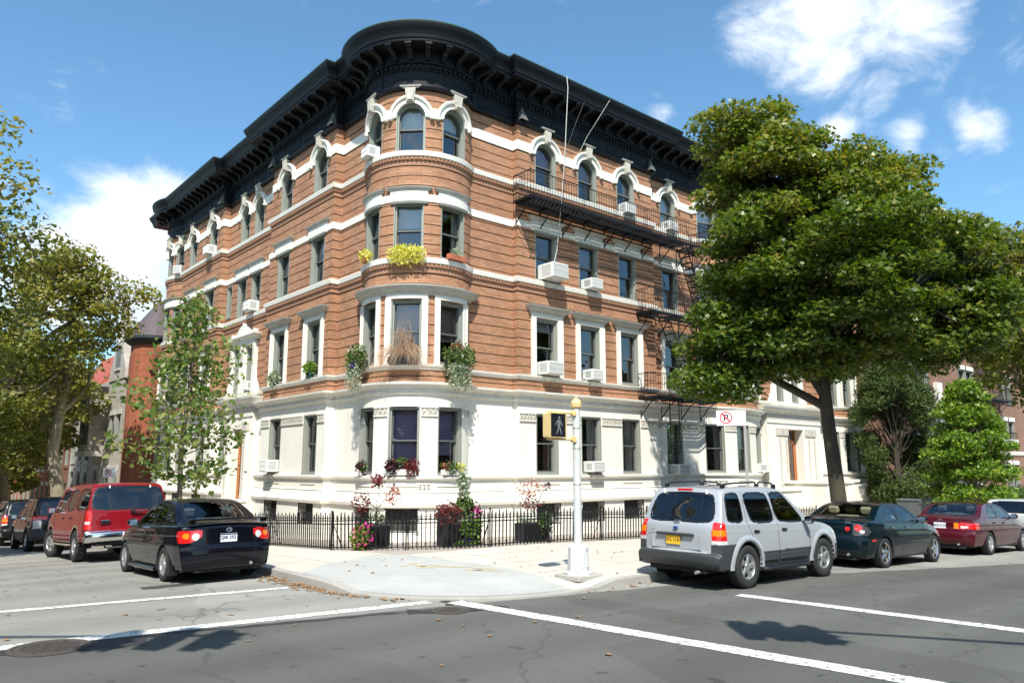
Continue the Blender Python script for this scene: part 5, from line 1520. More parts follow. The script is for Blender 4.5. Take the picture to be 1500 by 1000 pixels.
# young plane tree on the left-hand pavement: thin stem, open crown
def young_tree():
    bx, by = 7.25, 23.3; bz = sz(bx, by); rr = random.Random(5); rg = np.random.default_rng(5)
    root = empty('young_plane_tree', (bx, by, bz), 0, 'thin young plane tree with sparse pale leaves behind the red and dark cars', 'tree')
    mb = MB(); st = [(bx, by, bz), (bx+.02, by, 1.2), (bx-.03, by, 2.6), (bx+.05, by-.05, 4.0), (bx+.12, by, 5.4), (bx+.25, by-.1, 6.7), (bx+.3, by-.1, 7.4)]
    mb.tube(st, [.085, .075, .065, .055, .04, .022, .008], M['bark_young'], 9, cap=False)
    P = []
    nb = 46
    for k in range(nb):
        z = 1.4+5.7*(k/nb); t = (z-1.4)/5.7
        R_ = (2.15*(1-t)**.8+.30)*rr.uniform(.55, 1.1) if z > 2.2 else rr.uniform(.9, 1.9)
        a = k*2.4+rr.uniform(-.4, .4)
        s = Vector((bx+.1*t, by, z)); e = s+Vector((math.cos(a)*R_, math.sin(a)*R_, R_*rr.uniform(.1, .55)))
        branch_to(mb, s, e, .022, .006, M['bark_young'], rr, .1, 5, 5)
        m = int(20+R_*36)
        for j in range(m):
            q = rr.uniform(.25, 1.05); p = s.lerp(e, q); w_ = .30
            P.append((p.x+rr.gauss(0, w_*.7), p.y+rr.gauss(0, w_*.7), p.z+rr.gauss(-.05, w_*.55)))
    mb.build('trunk', root, smooth=True)
    leaves('crown', np.array(P), .17, 'plane', M['leaf_pale'], root, 8, up=.35)
young_tree()

# the big plane trees of the left street
def plane(bx, by, H, r0, label, seed, crown, nclump, nleaf, group=None, size=.2, trunk=None, clump=(.95, .6)):
    bz = sz(bx, by) if bx > 6 else gz(bx, by)
    tr = trunk or [(bx, by, bz-.1), (bx+.1, by, bz+1.2), (bx-.1, by, bz+2.4), (bx-.35, by, bz+3.6), (bx-.2, by+.2, bz+5.5), (bx, by, bz+H*.62), (bx+.1, by, bz+H*.8)]
    return big_tree('plane_tree', label, 'tree', (bx, by, bz), tr, crown, nclump, nleaf, size, 'plane', M['leaf_plane'], M['bark_pale'], seed, r0, group, clump=clump, flat=.2, hang=.35)
plane(6.9, 38.6, 12, .33, 'big plane tree with mottled pale limbs at the far end of the left pavement', 21,
  [((6.3, 38.0, 8.5), (2.5, 2.7, 2.6)), ((8.5, 36.4, 9.7), (1.1, 1.1, .7)), ((5.0, 39.0, 5.8), (2.2, 2.6, 2.2)), ((6.4, 37.5, 10.6), (1.6, 1.6, 1.0)), ((4.6, 41, 4.2), (2.2, 3.0, 1.5))], 105, 20000, size=.185, clump=(.85, .5))
plane(-3.2, 24.5, 12, .35, 'plane tree at the left edge, only its crown reaching into the picture', 22,
  [((1.4, 26, 10.7), (1.5, 1.5, 1.5)), ((1.9, 26.5, 8.4), (1.7, 1.7, 1.2)), ((1.7, 27, 5.6), (1.5, 1.5, 2.2)), ((-.6, 25.5, 8.0), (2.5, 2.4, 3.4))], 90, 15000, size=.17)
plane(6.7, 52, 12, .33, 'plane tree farther up the left street behind the pale limbed one', 23,
  [((6.9, 52, 6.4), (4.2, 4.5, 3.6)), ((6.0, 50, 3.2), (2.5, 3.0, 1.0))], 120, 20000, size=.27)
plane(-3.4, 44, 12, .33, 'plane tree deep in shade on the far left of the street', 24,
  [((-2.6, 43, 7.0), (4.6, 6.0, 4.6)), ((-2.6, 40, 4.2), (3.6, 5, 2.2))], 110, 13000, size=.28)
plane(6.8, 67, 14, .35, 'distant plane tree closing the left street', 25, [((6.8, 67, 4.8), (4.5, 5.0, 4.6))], 80, 9000, size=.40)
plane(45.6, 11.6, 14, .35, 'plane tree behind the big maple at the right edge', 26,
  [((44.6, 13.4, 13.0), (2.6, 2.6, 2.6)), ((44.5, 11.0, 8.0), (3.2, 3.2, 3.0)), ((47.5, 11.8, 11.0), (2.6, 2.5, 3.4))], 130, 19000, size=.26)

# dark yew, bright young tree and shrubs in the court right of the building
def bush(name, label, cat, c, r, n, size, shape, mat, seed, stems=5, bmat='bark', trunk_h=1.0, clumps=30, cl=(.5, .35), cone=False):
    rg = np.random.default_rng(seed); rr = random.Random(seed)
    bz = gz(c[0], c[1])+.1
    root = empty(name, (c[0], c[1], bz), 0, label, cat)
    mb = MB(); P = []
    for k in range(clumps):
        t = rg.uniform(0, 1); a = rg.uniform(0, 6.28); 
        rad = (1-t)**.7 if cone else math.sqrt(max(.05, 1-(2*t-1)**2))
        q = rg.uniform(.3, 1)**.5*rad
        e = (c[0]+math.cos(a)*q*r[0], c[1]+math.sin(a)*q*r[0], bz+trunk_h+t*r[1])
        s = (c[0]+rr.uniform(-.1, .1), c[1], bz+max(.1, (trunk_h+t*r[1])*.55))
        branch_to(mb, s, e, .03, .008, M[bmat], rr, .1, 4, 5)
        P.append(blob(rg, e, (cl[0], cl[0], cl[1]), n//clumps, .1))
    for k in range(stems):
        mb.tube([(c[0]+rr.uniform(-.2, .2), c[1]+rr.uniform(-.2, .2), bz-.1), (c[0]+rr.uniform(-.15, .15), c[1], bz+trunk_h+r[1]*.7)], [.07, .02], M[bmat], 7, cap=False)
    mb.build('stem', root)
    leaves('foliage', np.concatenate(P), size, shape, M[mat], root, seed, up=.4)
    return root
bush('yew_tree', 'dark olive yew growing between the white building and the bright green tree', 'tree', (38.2, 16.0), (1.7, 7.2), 46000, .20, 'long', 'leaf_yew', 41, 5, trunk_h=.6, clumps=90, cl=(.55, .5))
bush('small_green_tree', 'bright light green small tree behind the maroon sedan', 'tree', (34.8, 11.6), (2.1, 5.0), 22000, .15, 'oval', 'leaf_bright', 42, 3, 'bark_young', trunk_h=1.0, clumps=75, cl=(.62, .24), cone=True)
bush('hedge_shrub', 'low sunlit green shrub above the pale hatchback at the right edge', 'shrub', (43.5, 12.6), (2.6, 1.6), 9000, .12, 'oval', 'leaf_shrub', 43, 3, trunk_h=.1, clumps=45, cl=(.5, .4))
bush('hedge_shrub', 'dark shrub in the shade beside the bins on the right', 'shrub', (44.5, 16.0), (3.4, 3.0), 9000, .15, 'oval', 'leaf_shrub', 44, 3, trunk_h=.3, clumps=45, cl=(.7, .5))

# ------------------------------------------------------------------ flower pots and planters
def plant(name, label, cat, base, pot, fol, group=None, rz=0):
    """pot: list of (kind, ...) ; fol: list of (child name, centre offset, radii, n, size, shape, material, hang, up)"""
    root = empty(name, base, rz, label, cat, group)
    W = wm(root)
    mb = MB()
    for p in pot:
        if p[0] == 'box': mb.box(-p[1]/2, p[1]/2, -p[2]/2, p[2]/2, 0, p[3], M[p[4]], bev=.015)
        elif p[0] == 'round': mb.lathe([(.01, 0), (p[1]*.75, 0), (p[1], p[2]-.03), (p[1]*1.08, p[2]-.03), (p[1]*1.08, p[2]), (p[1]*.9, p[2])], M[p[3]], 14, (p[4] if len(p) > 4 else 0, 0, 0))
        elif p[0] == 'ribs':
            for k in range(int(p[1]/.05)): mb.box(-p[1]/2+k*.05+.01, -p[1]/2+k*.05+.04, -p[2]/2-.012, -p[2]/2+.0, .03, p[3]-.04, M[p[4]])
        elif p[0] == 'stem':
            for q in p[1]: mb.tube(q, [.012, .009, .007, .004][:len(q)] if len(q) <= 4 else .008, M['bark'], 5)
    mb.build('pot', root, local=True)
    for i, f in enumerate(fol):
        nm, c, r, n, size, shape, mat, hang, up = f
        rg = np.random.default_rng(hash((label, i)) % 1000 if False else (len(label)*7+i*13+n) % 9973)
        q = blob(rg, (0, 0, 0), r, n, .2); q[:, 2] -= hang*rg.uniform(0, 1, n)**1.6
        cc = W @ Vector(c)
        ca, sa = math.cos(rz), math.sin(rz)
        q = np.stack([q[:, 0]*ca-q[:, 1]*sa, q[:, 0]*sa+q[:, 1]*ca, q[:, 2]], 1)
        P = q+np.array(cc)
        o = leaves(nm, P, size, shape, M[mat], root, i+3, up=up)
        if rz:  # child sits in a turned parent: undo the turn
            o.matrix_parent_inverse = Matrix.Rotation(-rz, 4, 'Z')
def seg_base(seg, c, d, z): return seg.map(c, d, z)
a0, a1, a2 = arc_s(segT, 175.5), arc_s(segT, 225), arc_s(segT, 274.5)
G3 = 'flower pots on the third storey sills of the round bay'
plant('window_plant', 'small terracotta pot of yellow green leaves left of the long lime vine', 'potted plant', seg_base(segT, a0, .16, 8.2), [('round', .11, .17, 'pot_terra')], [('foliage', (0, 0, .26), (.34, .16, .16), 240, .09, 'oval', 'leaf_lime', .12, .3)], G3, segT.rz(a0))
plant('window_plant', 'long box of trailing lime yellow vine in the middle bay window', 'potted plant', seg_base(segT, a1, .12, 8.2), [('box', .8, .16, .16, 'pot_white')], [('foliage', (0, -.08, .20), (.62, .18, .17), 900, .09, 'oval', 'leaf_lime', .38, .3)], G3, segT.rz(a1))
plant('window_plant', 'terracotta box with spiky grey green leaves right of the lime vine', 'potted plant', seg_base(segT, a2, .12, 8.2), [('box', .66, .16, .17, 'pot_terra')], [('foliage', (0, 0, .27), (.22, .1, .14), 150, .11, 'long', 'leaf_grey', .1, .1)], G3, segT.rz(a2))
G2 = 'big planters on the second storey sills of the round bay'
plant('window_plant', 'trailing basket of silver leaves and violet flowers left of the dry grass', 'potted plant', seg_base(segT, a0, .22, 4.98), [('box', .7, .2, .2, 'pot_black')],
  [('foliage', (0, -.12, .36), (.46, .32, .38), 800, .085, 'oval', 'leaf_shrub', .3, .3), ('trailing_leaves', (0, -.2, .05), (.36, .2, .14), 800, .065, 'oval', 'leaf_grey', .75, .2), ('flowers', (.08, -.26, .05), (.12, .10, .14), 70, .07, 'oval', 'fl_purple', 0, .2), ('flowers', (-.1, -.2, .5), (.3, .16, .14), 60, .05, 'oval', 'fl_white', 0, .2)], G2, segT.rz(a0))
plant('window_plant', 'planter of variegated ivy with pale pink flowers right of the dry grass', 'potted plant', seg_base(segT, a2, .22, 4.98), [('box', .8, .2, .2, 'pot_black')],
  [('foliage', (0, -.12, .36), (.62, .32, .36), 1000, .09, 'oval', 'leaf_shrub', .3, .3), ('trailing_leaves', (-.05, -.2, .0), (.48, .2, .14), 1000, .075, 'oval', 'leaf_grey', .65, .2), ('flowers', (-.1, -.1, .56), (.3, .16, .12), 130, .06, 'oval', 'leaf_pink', 0, .2), ('flowers', (.1, -.15, .3), (.4, .16, .22), 170, .055, 'oval', 'fl_white', 0, .2)], G2, segT.rz(a2))
def dry_grass():
    p = seg_base(segT, a1, .2, 4.98); root = empty('window_plant', p, segT.rz(a1), 'wide planter of dead straw coloured grass spilling over the middle bay sill', 'potted plant', G2)
    mb = MB(); mb.box(-.45, .45, -.12, .1, 0, .2, M['pot_black'], bev=.01); mb.build('pot', root, local=True)
    rr = random.Random(9); g = MB()
    for k in range(260):
        x = rr.gauss(0, .16); a = rr.uniform(-1.5, 1.5); L_ = rr.uniform(.5, 1.25); out = rr.uniform(.08, .6)
        P = []
        for j in range(6):
            t = j/5; P.append((x+a*L_*.62*t, -.02-out*t, .18+L_*(2.6*t-(3.5-1.7*(1-min(1, abs(a))))*t*t)*(.55+.5*(1-min(1, abs(a))))))
        for j in range(5):
            w_ = .007*(1-j/6); p, q = P[j], P[j+1]; g.face([(p[0]-w_, p[1], p[2]), (p[0]+w_, p[1], p[2]), (q[0]+w_*.7, q[1], q[2]), (q[0]-w_*.7, q[1], q[2])], M['straw'])
    g.build('grass_blades', root, local=True)
dry_grass()
G1 = 'window boxes on the ground storey sills of the round bay'
plant('window_plant', 'small pot of dull green leaves in the narrow left window of the white bay', 'potted plant', seg_base(segT, a0, .08, 1.82), [('round', .1, .16, 'pot_white')], [('foliage', (0, 0, .28), (.28, .12, .16), 140, .10, 'oval', 'leaf_purple', .05, .3), ('green_leaves', (.1, 0, .26), (.2, .12, .14), 80, .09, 'oval', 'leaf_shrub', .05, .3)], G1, segT.rz(a0))
plant('window_plant', 'white window boxes of dark purple leaves in the middle window above the number 320', 'potted plant', seg_base(segT, a1, .06, 1.82), [('box', .82, .15, .17, 'pot_white')], [('foliage', (-.26, -.03, .33), (.24, .14, .19), 260, .10, 'plane', 'leaf_purple', .25, .3), ('foliage', (.25, -.03, .33), (.24, .14, .19), 260, .10, 'plane', 'leaf_red', .25, .3), ('green_leaves', (0, 0, .36), (.2, .1, .16), 100, .09, 'oval', 'leaf_shrub', 0, .3)], G1, segT.rz(a1))
plant('window_plant', 'window box of yellow green leaves in the right window of the white bay', 'potted plant', seg_base(segT, a2, .06, 1.82), [('box', .76, .15, .16, 'pot_white')], [('foliage', (-.1, -.03, .28), (.26, .14, .14), 260, .08, 'oval', 'leaf_shrub', .15, .3), ('yellow_leaves', (.28, -.03, .26), (.16, .14, .14), 180, .07, 'oval', 'leaf_lime', .1, .3), ('red_leaves', (-.25, -.03, .3), (.14, .12, .1), 60, .07, 'oval', 'leaf_pink', .1, .3)], G1, segT.rz(a2))
plant('window_plant', 'bushy bright green pot on the left street sill nearer the round bay', 'potted plant', seg_base(sYP, -23.5, .10, 5.0), [('round', .14, .2, 'pot_green')], [('foliage', (0, -.02, .34), (.3, .2, .22), 420, .09, 'oval', 'leaf_bright', .05, .3)], None, -PI/2)
plant('window_plant', 'sage green plant with blue green pot on the left street sill farther from the bay', 'potted plant', seg_base(sYP, -26.3, .10, 5.0), [('round', .15, .2, 'pot_green')], [('foliage', (-.06, -.04, .30), (.34, .2, .24), 420, .08, 'oval', 'leaf_grey', .25, .3), ('green_leaves', (-.06, -.04, .34), (.3, .2, .2), 150, .08, 'oval', 'leaf_shrub', .2, .3)], None, -PI/2)
# planters standing behind and through the fence
plant('garden_planter', 'black ribbed planter with pink petunias and a thin red leaved maple', 'planter', (10.0, 16.8, .13), [('box', .50, .44, .52, 'pot_black'), ('ribs', .50, .44, .52, 'iron'), ('stem', [[(0, 0, .5), (-.02, 0, 1.0), (.05, 0, 1.5), (0, 0, 1.8)], [(0, 0, .9), (.3, -.1, 1.3), (.42, -.1, 1.4)], [(0, 0, .9), (-.3, .1, 1.1), (-.45, .1, 1.25)]])],
  [('petunia_leaves', (-.50, -.12, .25), (.26, .26, .33), 620, .09, 'oval', 'leaf_bright', .05, .3), ('flowers', (-.50, -.16, .28), (.30, .30, .36), 120, .085, 'plane', 'fl_pink', 0, .2), ('maple_leaves', (.0, 0, 1.62), (.18, .15, .16), 90, .09, 'maple', 'leaf_red', .1, .3), ('maple_leaves', (-.38, .1, 1.08), (.28, .18, .3), 110, .08, 'maple', 'leaf_red', .1, .3), ('maple_leaves', (.38, -.1, 1.25), (.24, .15, .25), 90, .08, 'maple', 'leaf_pink', .1, .3), ('foliage', (.0, 0, .68), (.3, .22, .15), 180, .1, 'long', 'leaf_shrub', .0, .1)])
plant('garden_planter', 'wide black planter with dark red barberry and a tall pale green shrub', 'planter', (11.75, 15.75, .13), [('box', 1.10, .42, .55, 'pot_black'), ('ribs', 1.10, .42, .55, 'iron'), ('stem', [[(.12, 0, .5), (.14, 0, 1.0), (.10, 0, 1.5), (.12, 0, 1.95)]])],
  [('barberry_leaves', (-.42, -.1, .80), (.40, .25, .30), 620, .07, 'oval', 'leaf_red', .1, .3), ('tall_leaves', (.12, 0, 1.5), (.13, .13, .48), 170, .12, 'oval', 'leaf_grey', 0, .3), ('tall_leaves', (.15, 0, .95), (.30, .2, .30), 330, .10, 'oval', 'leaf_shrub', 0, .3), ('lime_leaves', (.15, -.3, .42), (.34, .15, .38), 420, .09, 'oval', 'leaf_bright', .1, .3), ('flowers', (.42, -.2, .78), (.14, .14, .2), 26, .08, 'plane', 'fl_pink', 0, .2), ('dark_leaves', (.42, -.05, .75), (.3, .2, .3), 260, .10, 'oval', 'leaf_purple', .1, .3), ('flowers', (-.15, -.5, .12), (.3, .1, .08), 26, .06, 'oval', 'fl_purple', 0, .2), ('ground_leaves', (-.2, -.5, .08), (.4, .12, .07), 120, .07, 'oval', 'leaf_bright', 0, .3)])
plant('garden_planter', 'long black trough with white flowers and an airy pink maple', 'planter', (14.0, 15.5, .13), [('box', .95, .36, .46, 'pot_black'), ('ribs', .95, .36, .46, 'iron'), ('stem', [[(.1, 0, .4), (.05, 0, .9), (-.1, 0, 1.3), (-.3, 0, 1.55)], [(.1, 0, .8), (.4, 0, 1.25), (.6, 0, 1.4)], [(.08, 0, .7), (-.25, .1, 1.1), (-.4, .1, 1.25)]])],
  [('maple_leaves', (-.05, 0, 1.35), (.48, .22, .28), 170, .06, 'maple', 'leaf_pink', .0, .3), ('maple_leaves', (.0, 0, .95), (.40, .22, .2), 160, .06, 'maple', 'leaf_red', .0, .3), ('maple_leaves', (.58, 0, 1.42), (.10, .1, .1), 26, .07, 'maple', 'leaf_purple', .0, .3), ('foliage', (.3, -.2, .52), (.28, .18, .22), 380, .09, 'oval', 'leaf_shrub', .2, .3), ('flowers', (.38, -.3, .42), (.2, .12, .26), 60, .07, 'plane', 'fl_white', .1, .2), ('grass_tuft', (-.25, 0, .52), (.28, .12, .08), 160, .12, 'long', 'leaf_grey', 0, .0)])
# ------------------------------------------------------------------ cars
def paint(name, col, flake=.0, rough=.28, dust=.12):
    dust = dust*.4
    m, nt, b = new_mat(name); N = nt.nodes; L = nt.links
    b.inputs['Roughness'].default_value = rough; b.inputs['Metallic'].default_value = flake
    b.inputs['Coat Weight'].default_value = 1.0; b.inputs['Coat IOR'].default_value = 1.38; b.inputs['Specular IOR Level'].default_value = .05
    # road dust, thicker towards the sills
    tc = N.new('ShaderNodeTexCoord'); sp = N.new('ShaderNodeSeparateXYZ'); L.new(tc.outputs['Object'], sp.inputs[0])
    no = N.new('ShaderNodeTexNoise'); no.inputs['Scale'].default_value = 3.5; no.inputs['Detail'].default_value = 7; L.new(tc.outputs['Object'], no.inputs['Vector'])
    mr = N.new('ShaderNodeMapRange'); mr.inputs['From Min'].default_value = .9; mr.inputs['From Max'].default_value = .25; mr.inputs['To Min'].default_value = .1; mr.inputs['To Max'].default_value = 1; L.new(sp.outputs[2], mr.inputs['Value'])
    mu = N.new('ShaderNodeMath'); mu.operation = 'MULTIPLY'; L.new(mr.outputs[0], mu.inputs[0]); L.new(no.outputs['Fac'], mu.inputs[1])
    m2 = N.new('ShaderNodeMath'); m2.operation = 'MULTIPLY'; m2.inputs[1].default_value = dust*2; L.new(mu.outputs[0], m2.inputs[0])
    mx = N.new('ShaderNodeMix'); mx.data_type = 'RGBA'; L.new(m2.outputs[0], mx.inputs[0]); mx.inputs[6].default_value = (*col, 1); mx.inputs[7].default_value = (.22, .20, .17, 1); L.new(mx.outputs[2], b.inputs['Base Color'])
    r2 = N.new('ShaderNodeMapRange'); r2.inputs['To Min'].default_value = .02; r2.inputs['To Max'].default_value = .2; L.new(m2.outputs[0], r2.inputs['Value']); L.new(r2.outputs[0], b.inputs['Coat Roughness'])
    return m
M['car_silver'] = paint('silver_car_paint', (.45, .47, .49), .35, .34, .06); M['car_black'] = paint('black_blue_car_paint', (.0028, .0035, .007), .0, .25, .02)
M['car_red'] = paint('red_car_paint', (.20, .0055, .011), .0, .35, .08); M['car_green'] = paint('dark_green_blue_car_paint', (.0018, .0085, .012), .0, .25, .03)
M['car_maroon'] = paint('maroon_car_paint', (.060, .003, .009), .0, .28, .06); M['car_pale'] = paint('pale_green_silver_car_paint', (.50, .54, .52), .2, .3, .06); M['car_dark'] = paint('charcoal_car_paint', (.012, .012, .014), .1, .3, .05)
M['car_tan'] = paint('tan_lower_paint', (.36, .29, .22), .2, .35, .2)
M['cladding'] = pbr('grey_plastic_cladding', (.040, .042, .044), .5, var=.12, nscale=6, bump=.12, bscale=120)
M['rubber'] = pbr('tyre_rubber', (.022, .022, .022), .8, var=.3, nscale=9, bump=.25, bscale=60)
M['trim_black'] = pbr('black_window_trim', (.010, .010, .011), .35); M['seam'] = M['seam']; M['car_seam'] = pbr('door_gap', (.012, .012, .012), .8)
M['chrome'] = pbr('chrome', (.78, .78, .78), .12, metal=1.0); M['alloy'] = pbr('alloy_wheel', (.66, .66, .65), .28, metal=.85); M['brake'] = pbr('brake_disc', (.05, .045, .04), .7)
M['car_glass'] = glass_mat('tinted_car_glass', (.66, .72, .70), .04, .01); M['car_glass_dark'] = glass_mat('privacy_car_glass', (.10, .12, .14), .05, .01)
M['lamp_red'] = pbr('red_lamp_lens', (.62, .012, .012), .15, coat=1, spec=.6); M['lamp_amber'] = pbr('amber_lamp_lens', (.85, .22, .01), .15, coat=1); M['lamp_clear'] = pbr('clear_lamp_lens', (.62, .60, .60), .12, coat=1)
M['lamp_dark'] = pbr('smoked_lamp_lens', (.06, .06, .065), .12, coat=1)
M['seat_dark'] = pbr('dark_seat', (.035, .037, .04), .9); M['seat_cream'] = pbr('cream_leather_seat', (.52, .45, .33), .6); M['seat_grey'] = pbr('grey_seat', (.12, .13, .14), .9)
M['plate_yellow'] = pbr('yellow_licence_plate', (.85, .50, .02), .5); M['plate_white'] = pbr('white_licence_plate', (.72, .74, .76), .45); M['plate_ink'] = pbr('plate_ink', (.03, .04, .10), .6); M['plate_ink2'] = pbr('plate_ink_dark', (.16, .09, .03), .6)
M['under'] = pbr('dark_underbody', (.012, .012, .012), .9)
M['badge_blue'] = pbr('blue_badge', (.02, .06, .2), .3, coat=1)

def chaikin(P, it=2):
    P = [np.array(p, float) for p in P]
    for _ in range(it):
        Q = [P[0]]
        for a, b in zip(P[:-1], P[1:]): Q += [a*.75+b*.25, a*.25+b*.75]
        Q.append(P[-1]); P = Q
    return np.array(P)
def resample(P, step):
    d = np.linalg.norm(np.diff(P, axis=0), axis=1); s = np.concatenate([[0], np.cumsum(d)]); n = int(s[-1]/step)+1
    t = np.linspace(0, s[-1], n); return np.stack([np.interp(t, s, P[:, 0]), np.interp(t, s, P[:, 1])], 1)
def inpoly(x, z, poly):
    r = np.zeros(x.shape, bool); j = len(poly)-1
    for i in range(len(poly)):
        xi, zi = poly[i]; xj, zj = poly[j]
        if abs(zj-zi) > 1e-12:
            c = ((zi > z) != (zj > z)) & (x < (xj-xi)*(z-zi)/(zj-zi)+xi); r ^= c
        j = i
    return r
def dpoly(x, z, poly, closed=True):
    d = np.full(x.shape, 9.0); n = len(poly)
    for i in range(n if closed else n-1):
        a = np.array(poly[i]); b = np.array(poly[(i+1) % n]); ab = b-a; l = (ab@ab) or 1e-9
        t = np.clip(((x-a[0])*ab[0]+(z-a[1])*ab[1])/l, 0, 1)
        d = np.minimum(d, np.hypot(x-a[0]-t*ab[0], z-a[1]-t*ab[1]))
    return d
def rounded(poly, k=2):
    P = [np.array(p, float) for p in poly]
    for _ in range(k):
        Q = []
        for i in range(len(P)):
            a, b = P[i], P[(i+1) % len(P)]; c = .14 if _ == 0 else .25; Q += [a*(1-c)+b*c, a*c+b*(1-c)]
        P = Q
    return [tuple(p) for p in P]

def shell(sp, step):
    prof = resample(chaikin(sp['prof'], sp.get('smooth', 2)), step)
    X, Z = prof[:, 0], prof[:, 1]; nt_ = len(X)
    w = sp['w']/2
    pl = np.array(sp['plan']); W = lambda x: w*np.interp(x, pl[:, 0], pl[:, 1])
    bl = np.array(sp['belt']); ZB = lambda x: np.interp(x, bl[:, 0], bl[:, 1])
    zl = np.array(sp['sill']); ZL = lambda x: np.interp(x, zl[:, 0], zl[:, 1])
    tum, cur = sp.get('tumble', .30), sp.get('curve', .12)
    gp = np.array(sp.get('gplan', [(-2, 1), (6, 1)])); GW = lambda x: np.interp(x, gp[:, 0], gp[:, 1])
    def Y(x, z):
        zb = ZB(x); zm = .62
        f = 1 - .075*np.clip((zm-z)/.4, 0, 1)**1.8 - .045*np.clip((z-zm)/np.maximum(zb-zm, .1), 0, 1)**1.8
        up = np.clip(z-zb, 0, 9)
        f = f + .012*np.exp(-((z-(zb-.13))/.025)**2)*sp.get('crease', 1)*.6
        sh = sp.get('shoulder', .025)*np.clip(up/.03, 0, 1)
        return W(x)*f - (sh + tum*up + cur*up**2)*GW(x)**0 - (1-GW(x))*w*np.clip(up/.1, 0, 1)
    ns, nc, ntp = 76, 8, 46
    zlow = ZL(X); zlow = np.minimum(zlow, Z-.02)
    rcz = np.minimum(sp.get('rz', .06), (Z-zlow)*.5)
    # on steep end faces the edge between end and side stays tight
    ze = Z-rcz
    u = np.linspace(0, 1, ns)[None, :]
    zs = zlow[:, None]+(ze-zlow)[:, None]*u; xs_ = np.repeat(X[:, None], ns, 1); ys = Y(xs_, zs)
    ye = Y(X, ze); ry = np.minimum(sp.get('ry', .10), ye*.3)
    a = np.linspace(0, PI/2, nc+1)[1:][None, :]
    crown = sp.get('crown', .035)
    yt = ye-ry; cr = crown*(yt/w)**2
    zc = ze[:, None]+(Z-cr-ze)[:, None]*np.sin(a); yc = (ye-ry)[:, None]+ry[:, None]*np.cos(a); xc = np.repeat(X[:, None], nc, 1)
    v = np.linspace(1, 0, ntp+1)[1:][None, :]
    ytp = yt[:, None]*v; ztp = Z[:, None]-crown*(ytp/w)**2; xtp = np.repeat(X[:, None], ntp, 1)
    half = [np.concatenate(q, 1) for q in ((xs_, xc, xtp), (ys, yc, ytp), (zs, zc, ztp))]
    zone_h = np.array([0]*ns+[1]*nc+[2]*ntp)
    # the mirror half: skip the centre column
    Xg = np.concatenate([half[0], half[0][:, -2::-1]], 1); Yg = np.concatenate([half[1], -half[1][:, -2::-1]], 1); Zg = np.concatenate([half[2], half[2][:, -2::-1]], 1)
    zone = np.concatenate([zone_h, zone_h[-2::-1]])
    # plan rounding of the two ends
    xr, xf = X.min(), X.max()
    q = np.clip(np.abs(Yg)/w, 0, 1)**sp.get('bowp', 3.2)
    wr = np.clip(1-(Xg-xr)/.55, 0, 1); wf = np.clip(1-(xf-Xg)/.7, 0, 1)
    Xg = Xg + sp.get('bowr', .16)*q*wr - sp.get('bowf', .26)*q*wf
    return Xg, Yg, Zg, zone, (X, Z, Y, W, ZB)

def snap(x, z, poly, tol, closed=True):
    """pull grid points that lie close to a line onto it, so that edges cut through the shell run smooth"""
    bd = np.full(x.shape, 9.0); bx = x.copy(); bz = z.copy(); n = len(poly)
    for i in range(n if closed else n-1):
        a = np.array(poly[i]); b = np.array(poly[(i+1) % n]); ab = b-a; l = (ab@ab) or 1e-9
        t = np.clip(((x-a[0])*ab[0]+(z-a[1])*ab[1])/l, 0, 1); px, pz = a[0]+t*ab[0], a[1]+t*ab[1]; d = np.hypot(x-px, z-pz)
        m = d < bd; bd = np.where(m, d, bd); bx = np.where(m, px, bx); bz = np.where(m, pz, bz)
    k = bd < tol
    return np.where(k, bx, x), np.where(k, bz, z), k

def sub_mesh(name, G, F, mask, mats, midx, parent, inset=0.0, smooth=True):
    Fm = F[mask]
    if len(Fm) == 0: return None
    used, inv = np.unique(Fm.ravel(), return_inverse=True)
    co = G[used].copy()
    if inset:
        co[:, 1] -= np.sign(co[:, 1])*np.minimum(inset, np.abs(co[:, 1])); 
    Fi = inv.reshape(-1, 4).astype(np.int32); n = len(Fi)
    me = bpy.data.meshes.new(name)
    me.vertices.add(len(co)); me.vertices.foreach_set('co', co.astype(np.float32).ravel())
    me.loops.add(n*4); me.loops.foreach_set('vertex_index', Fi.ravel())
    me.polygons.add(n); me.polygons.foreach_set('loop_start', np.arange(0, n*4, 4, dtype=np.int32))
    try: me.polygons.foreach_set('loop_total', np.full(n, 4, dtype=np.int32))
    except Exception: pass
    for m in mats: me.materials.append(m)
    me.polygons.foreach_set('material_index', midx[mask].astype(np.int32))
    me.update(calc_edges=True); me.validate()
    if smooth: me.polygons.foreach_set('use_smooth', np.ones(len(me.polygons), bool))
    o = bpy.data.objects.new(name, me); COL.objects.link(o); o.parent = parent
    return o

def text_obj(name, s, size, mat, parent, loc, rot, ext=.001, bold=0):
    cu = bpy.data.curves.new(name, 'FONT'); cu.body = s; cu.size = size; cu.extrude = ext; cu.align_x = 'CENTER'; cu.align_y = 'CENTER'; cu.offset = bold
    t = bpy.data.objects.new('t', cu); COL.objects.link(t); bpy.context.view_layer.update()
    me = bpy.data.meshes.new_from_object(t.evaluated_get(bpy.context.evaluated_depsgraph_get())); bpy.data.objects.remove(t); bpy.data.curves.remove(cu)
    me.name = name; me.materials.clear(); me.materials.append(mat)
    o = link(name, me, parent, loc); o.rotation_euler = rot
    return o

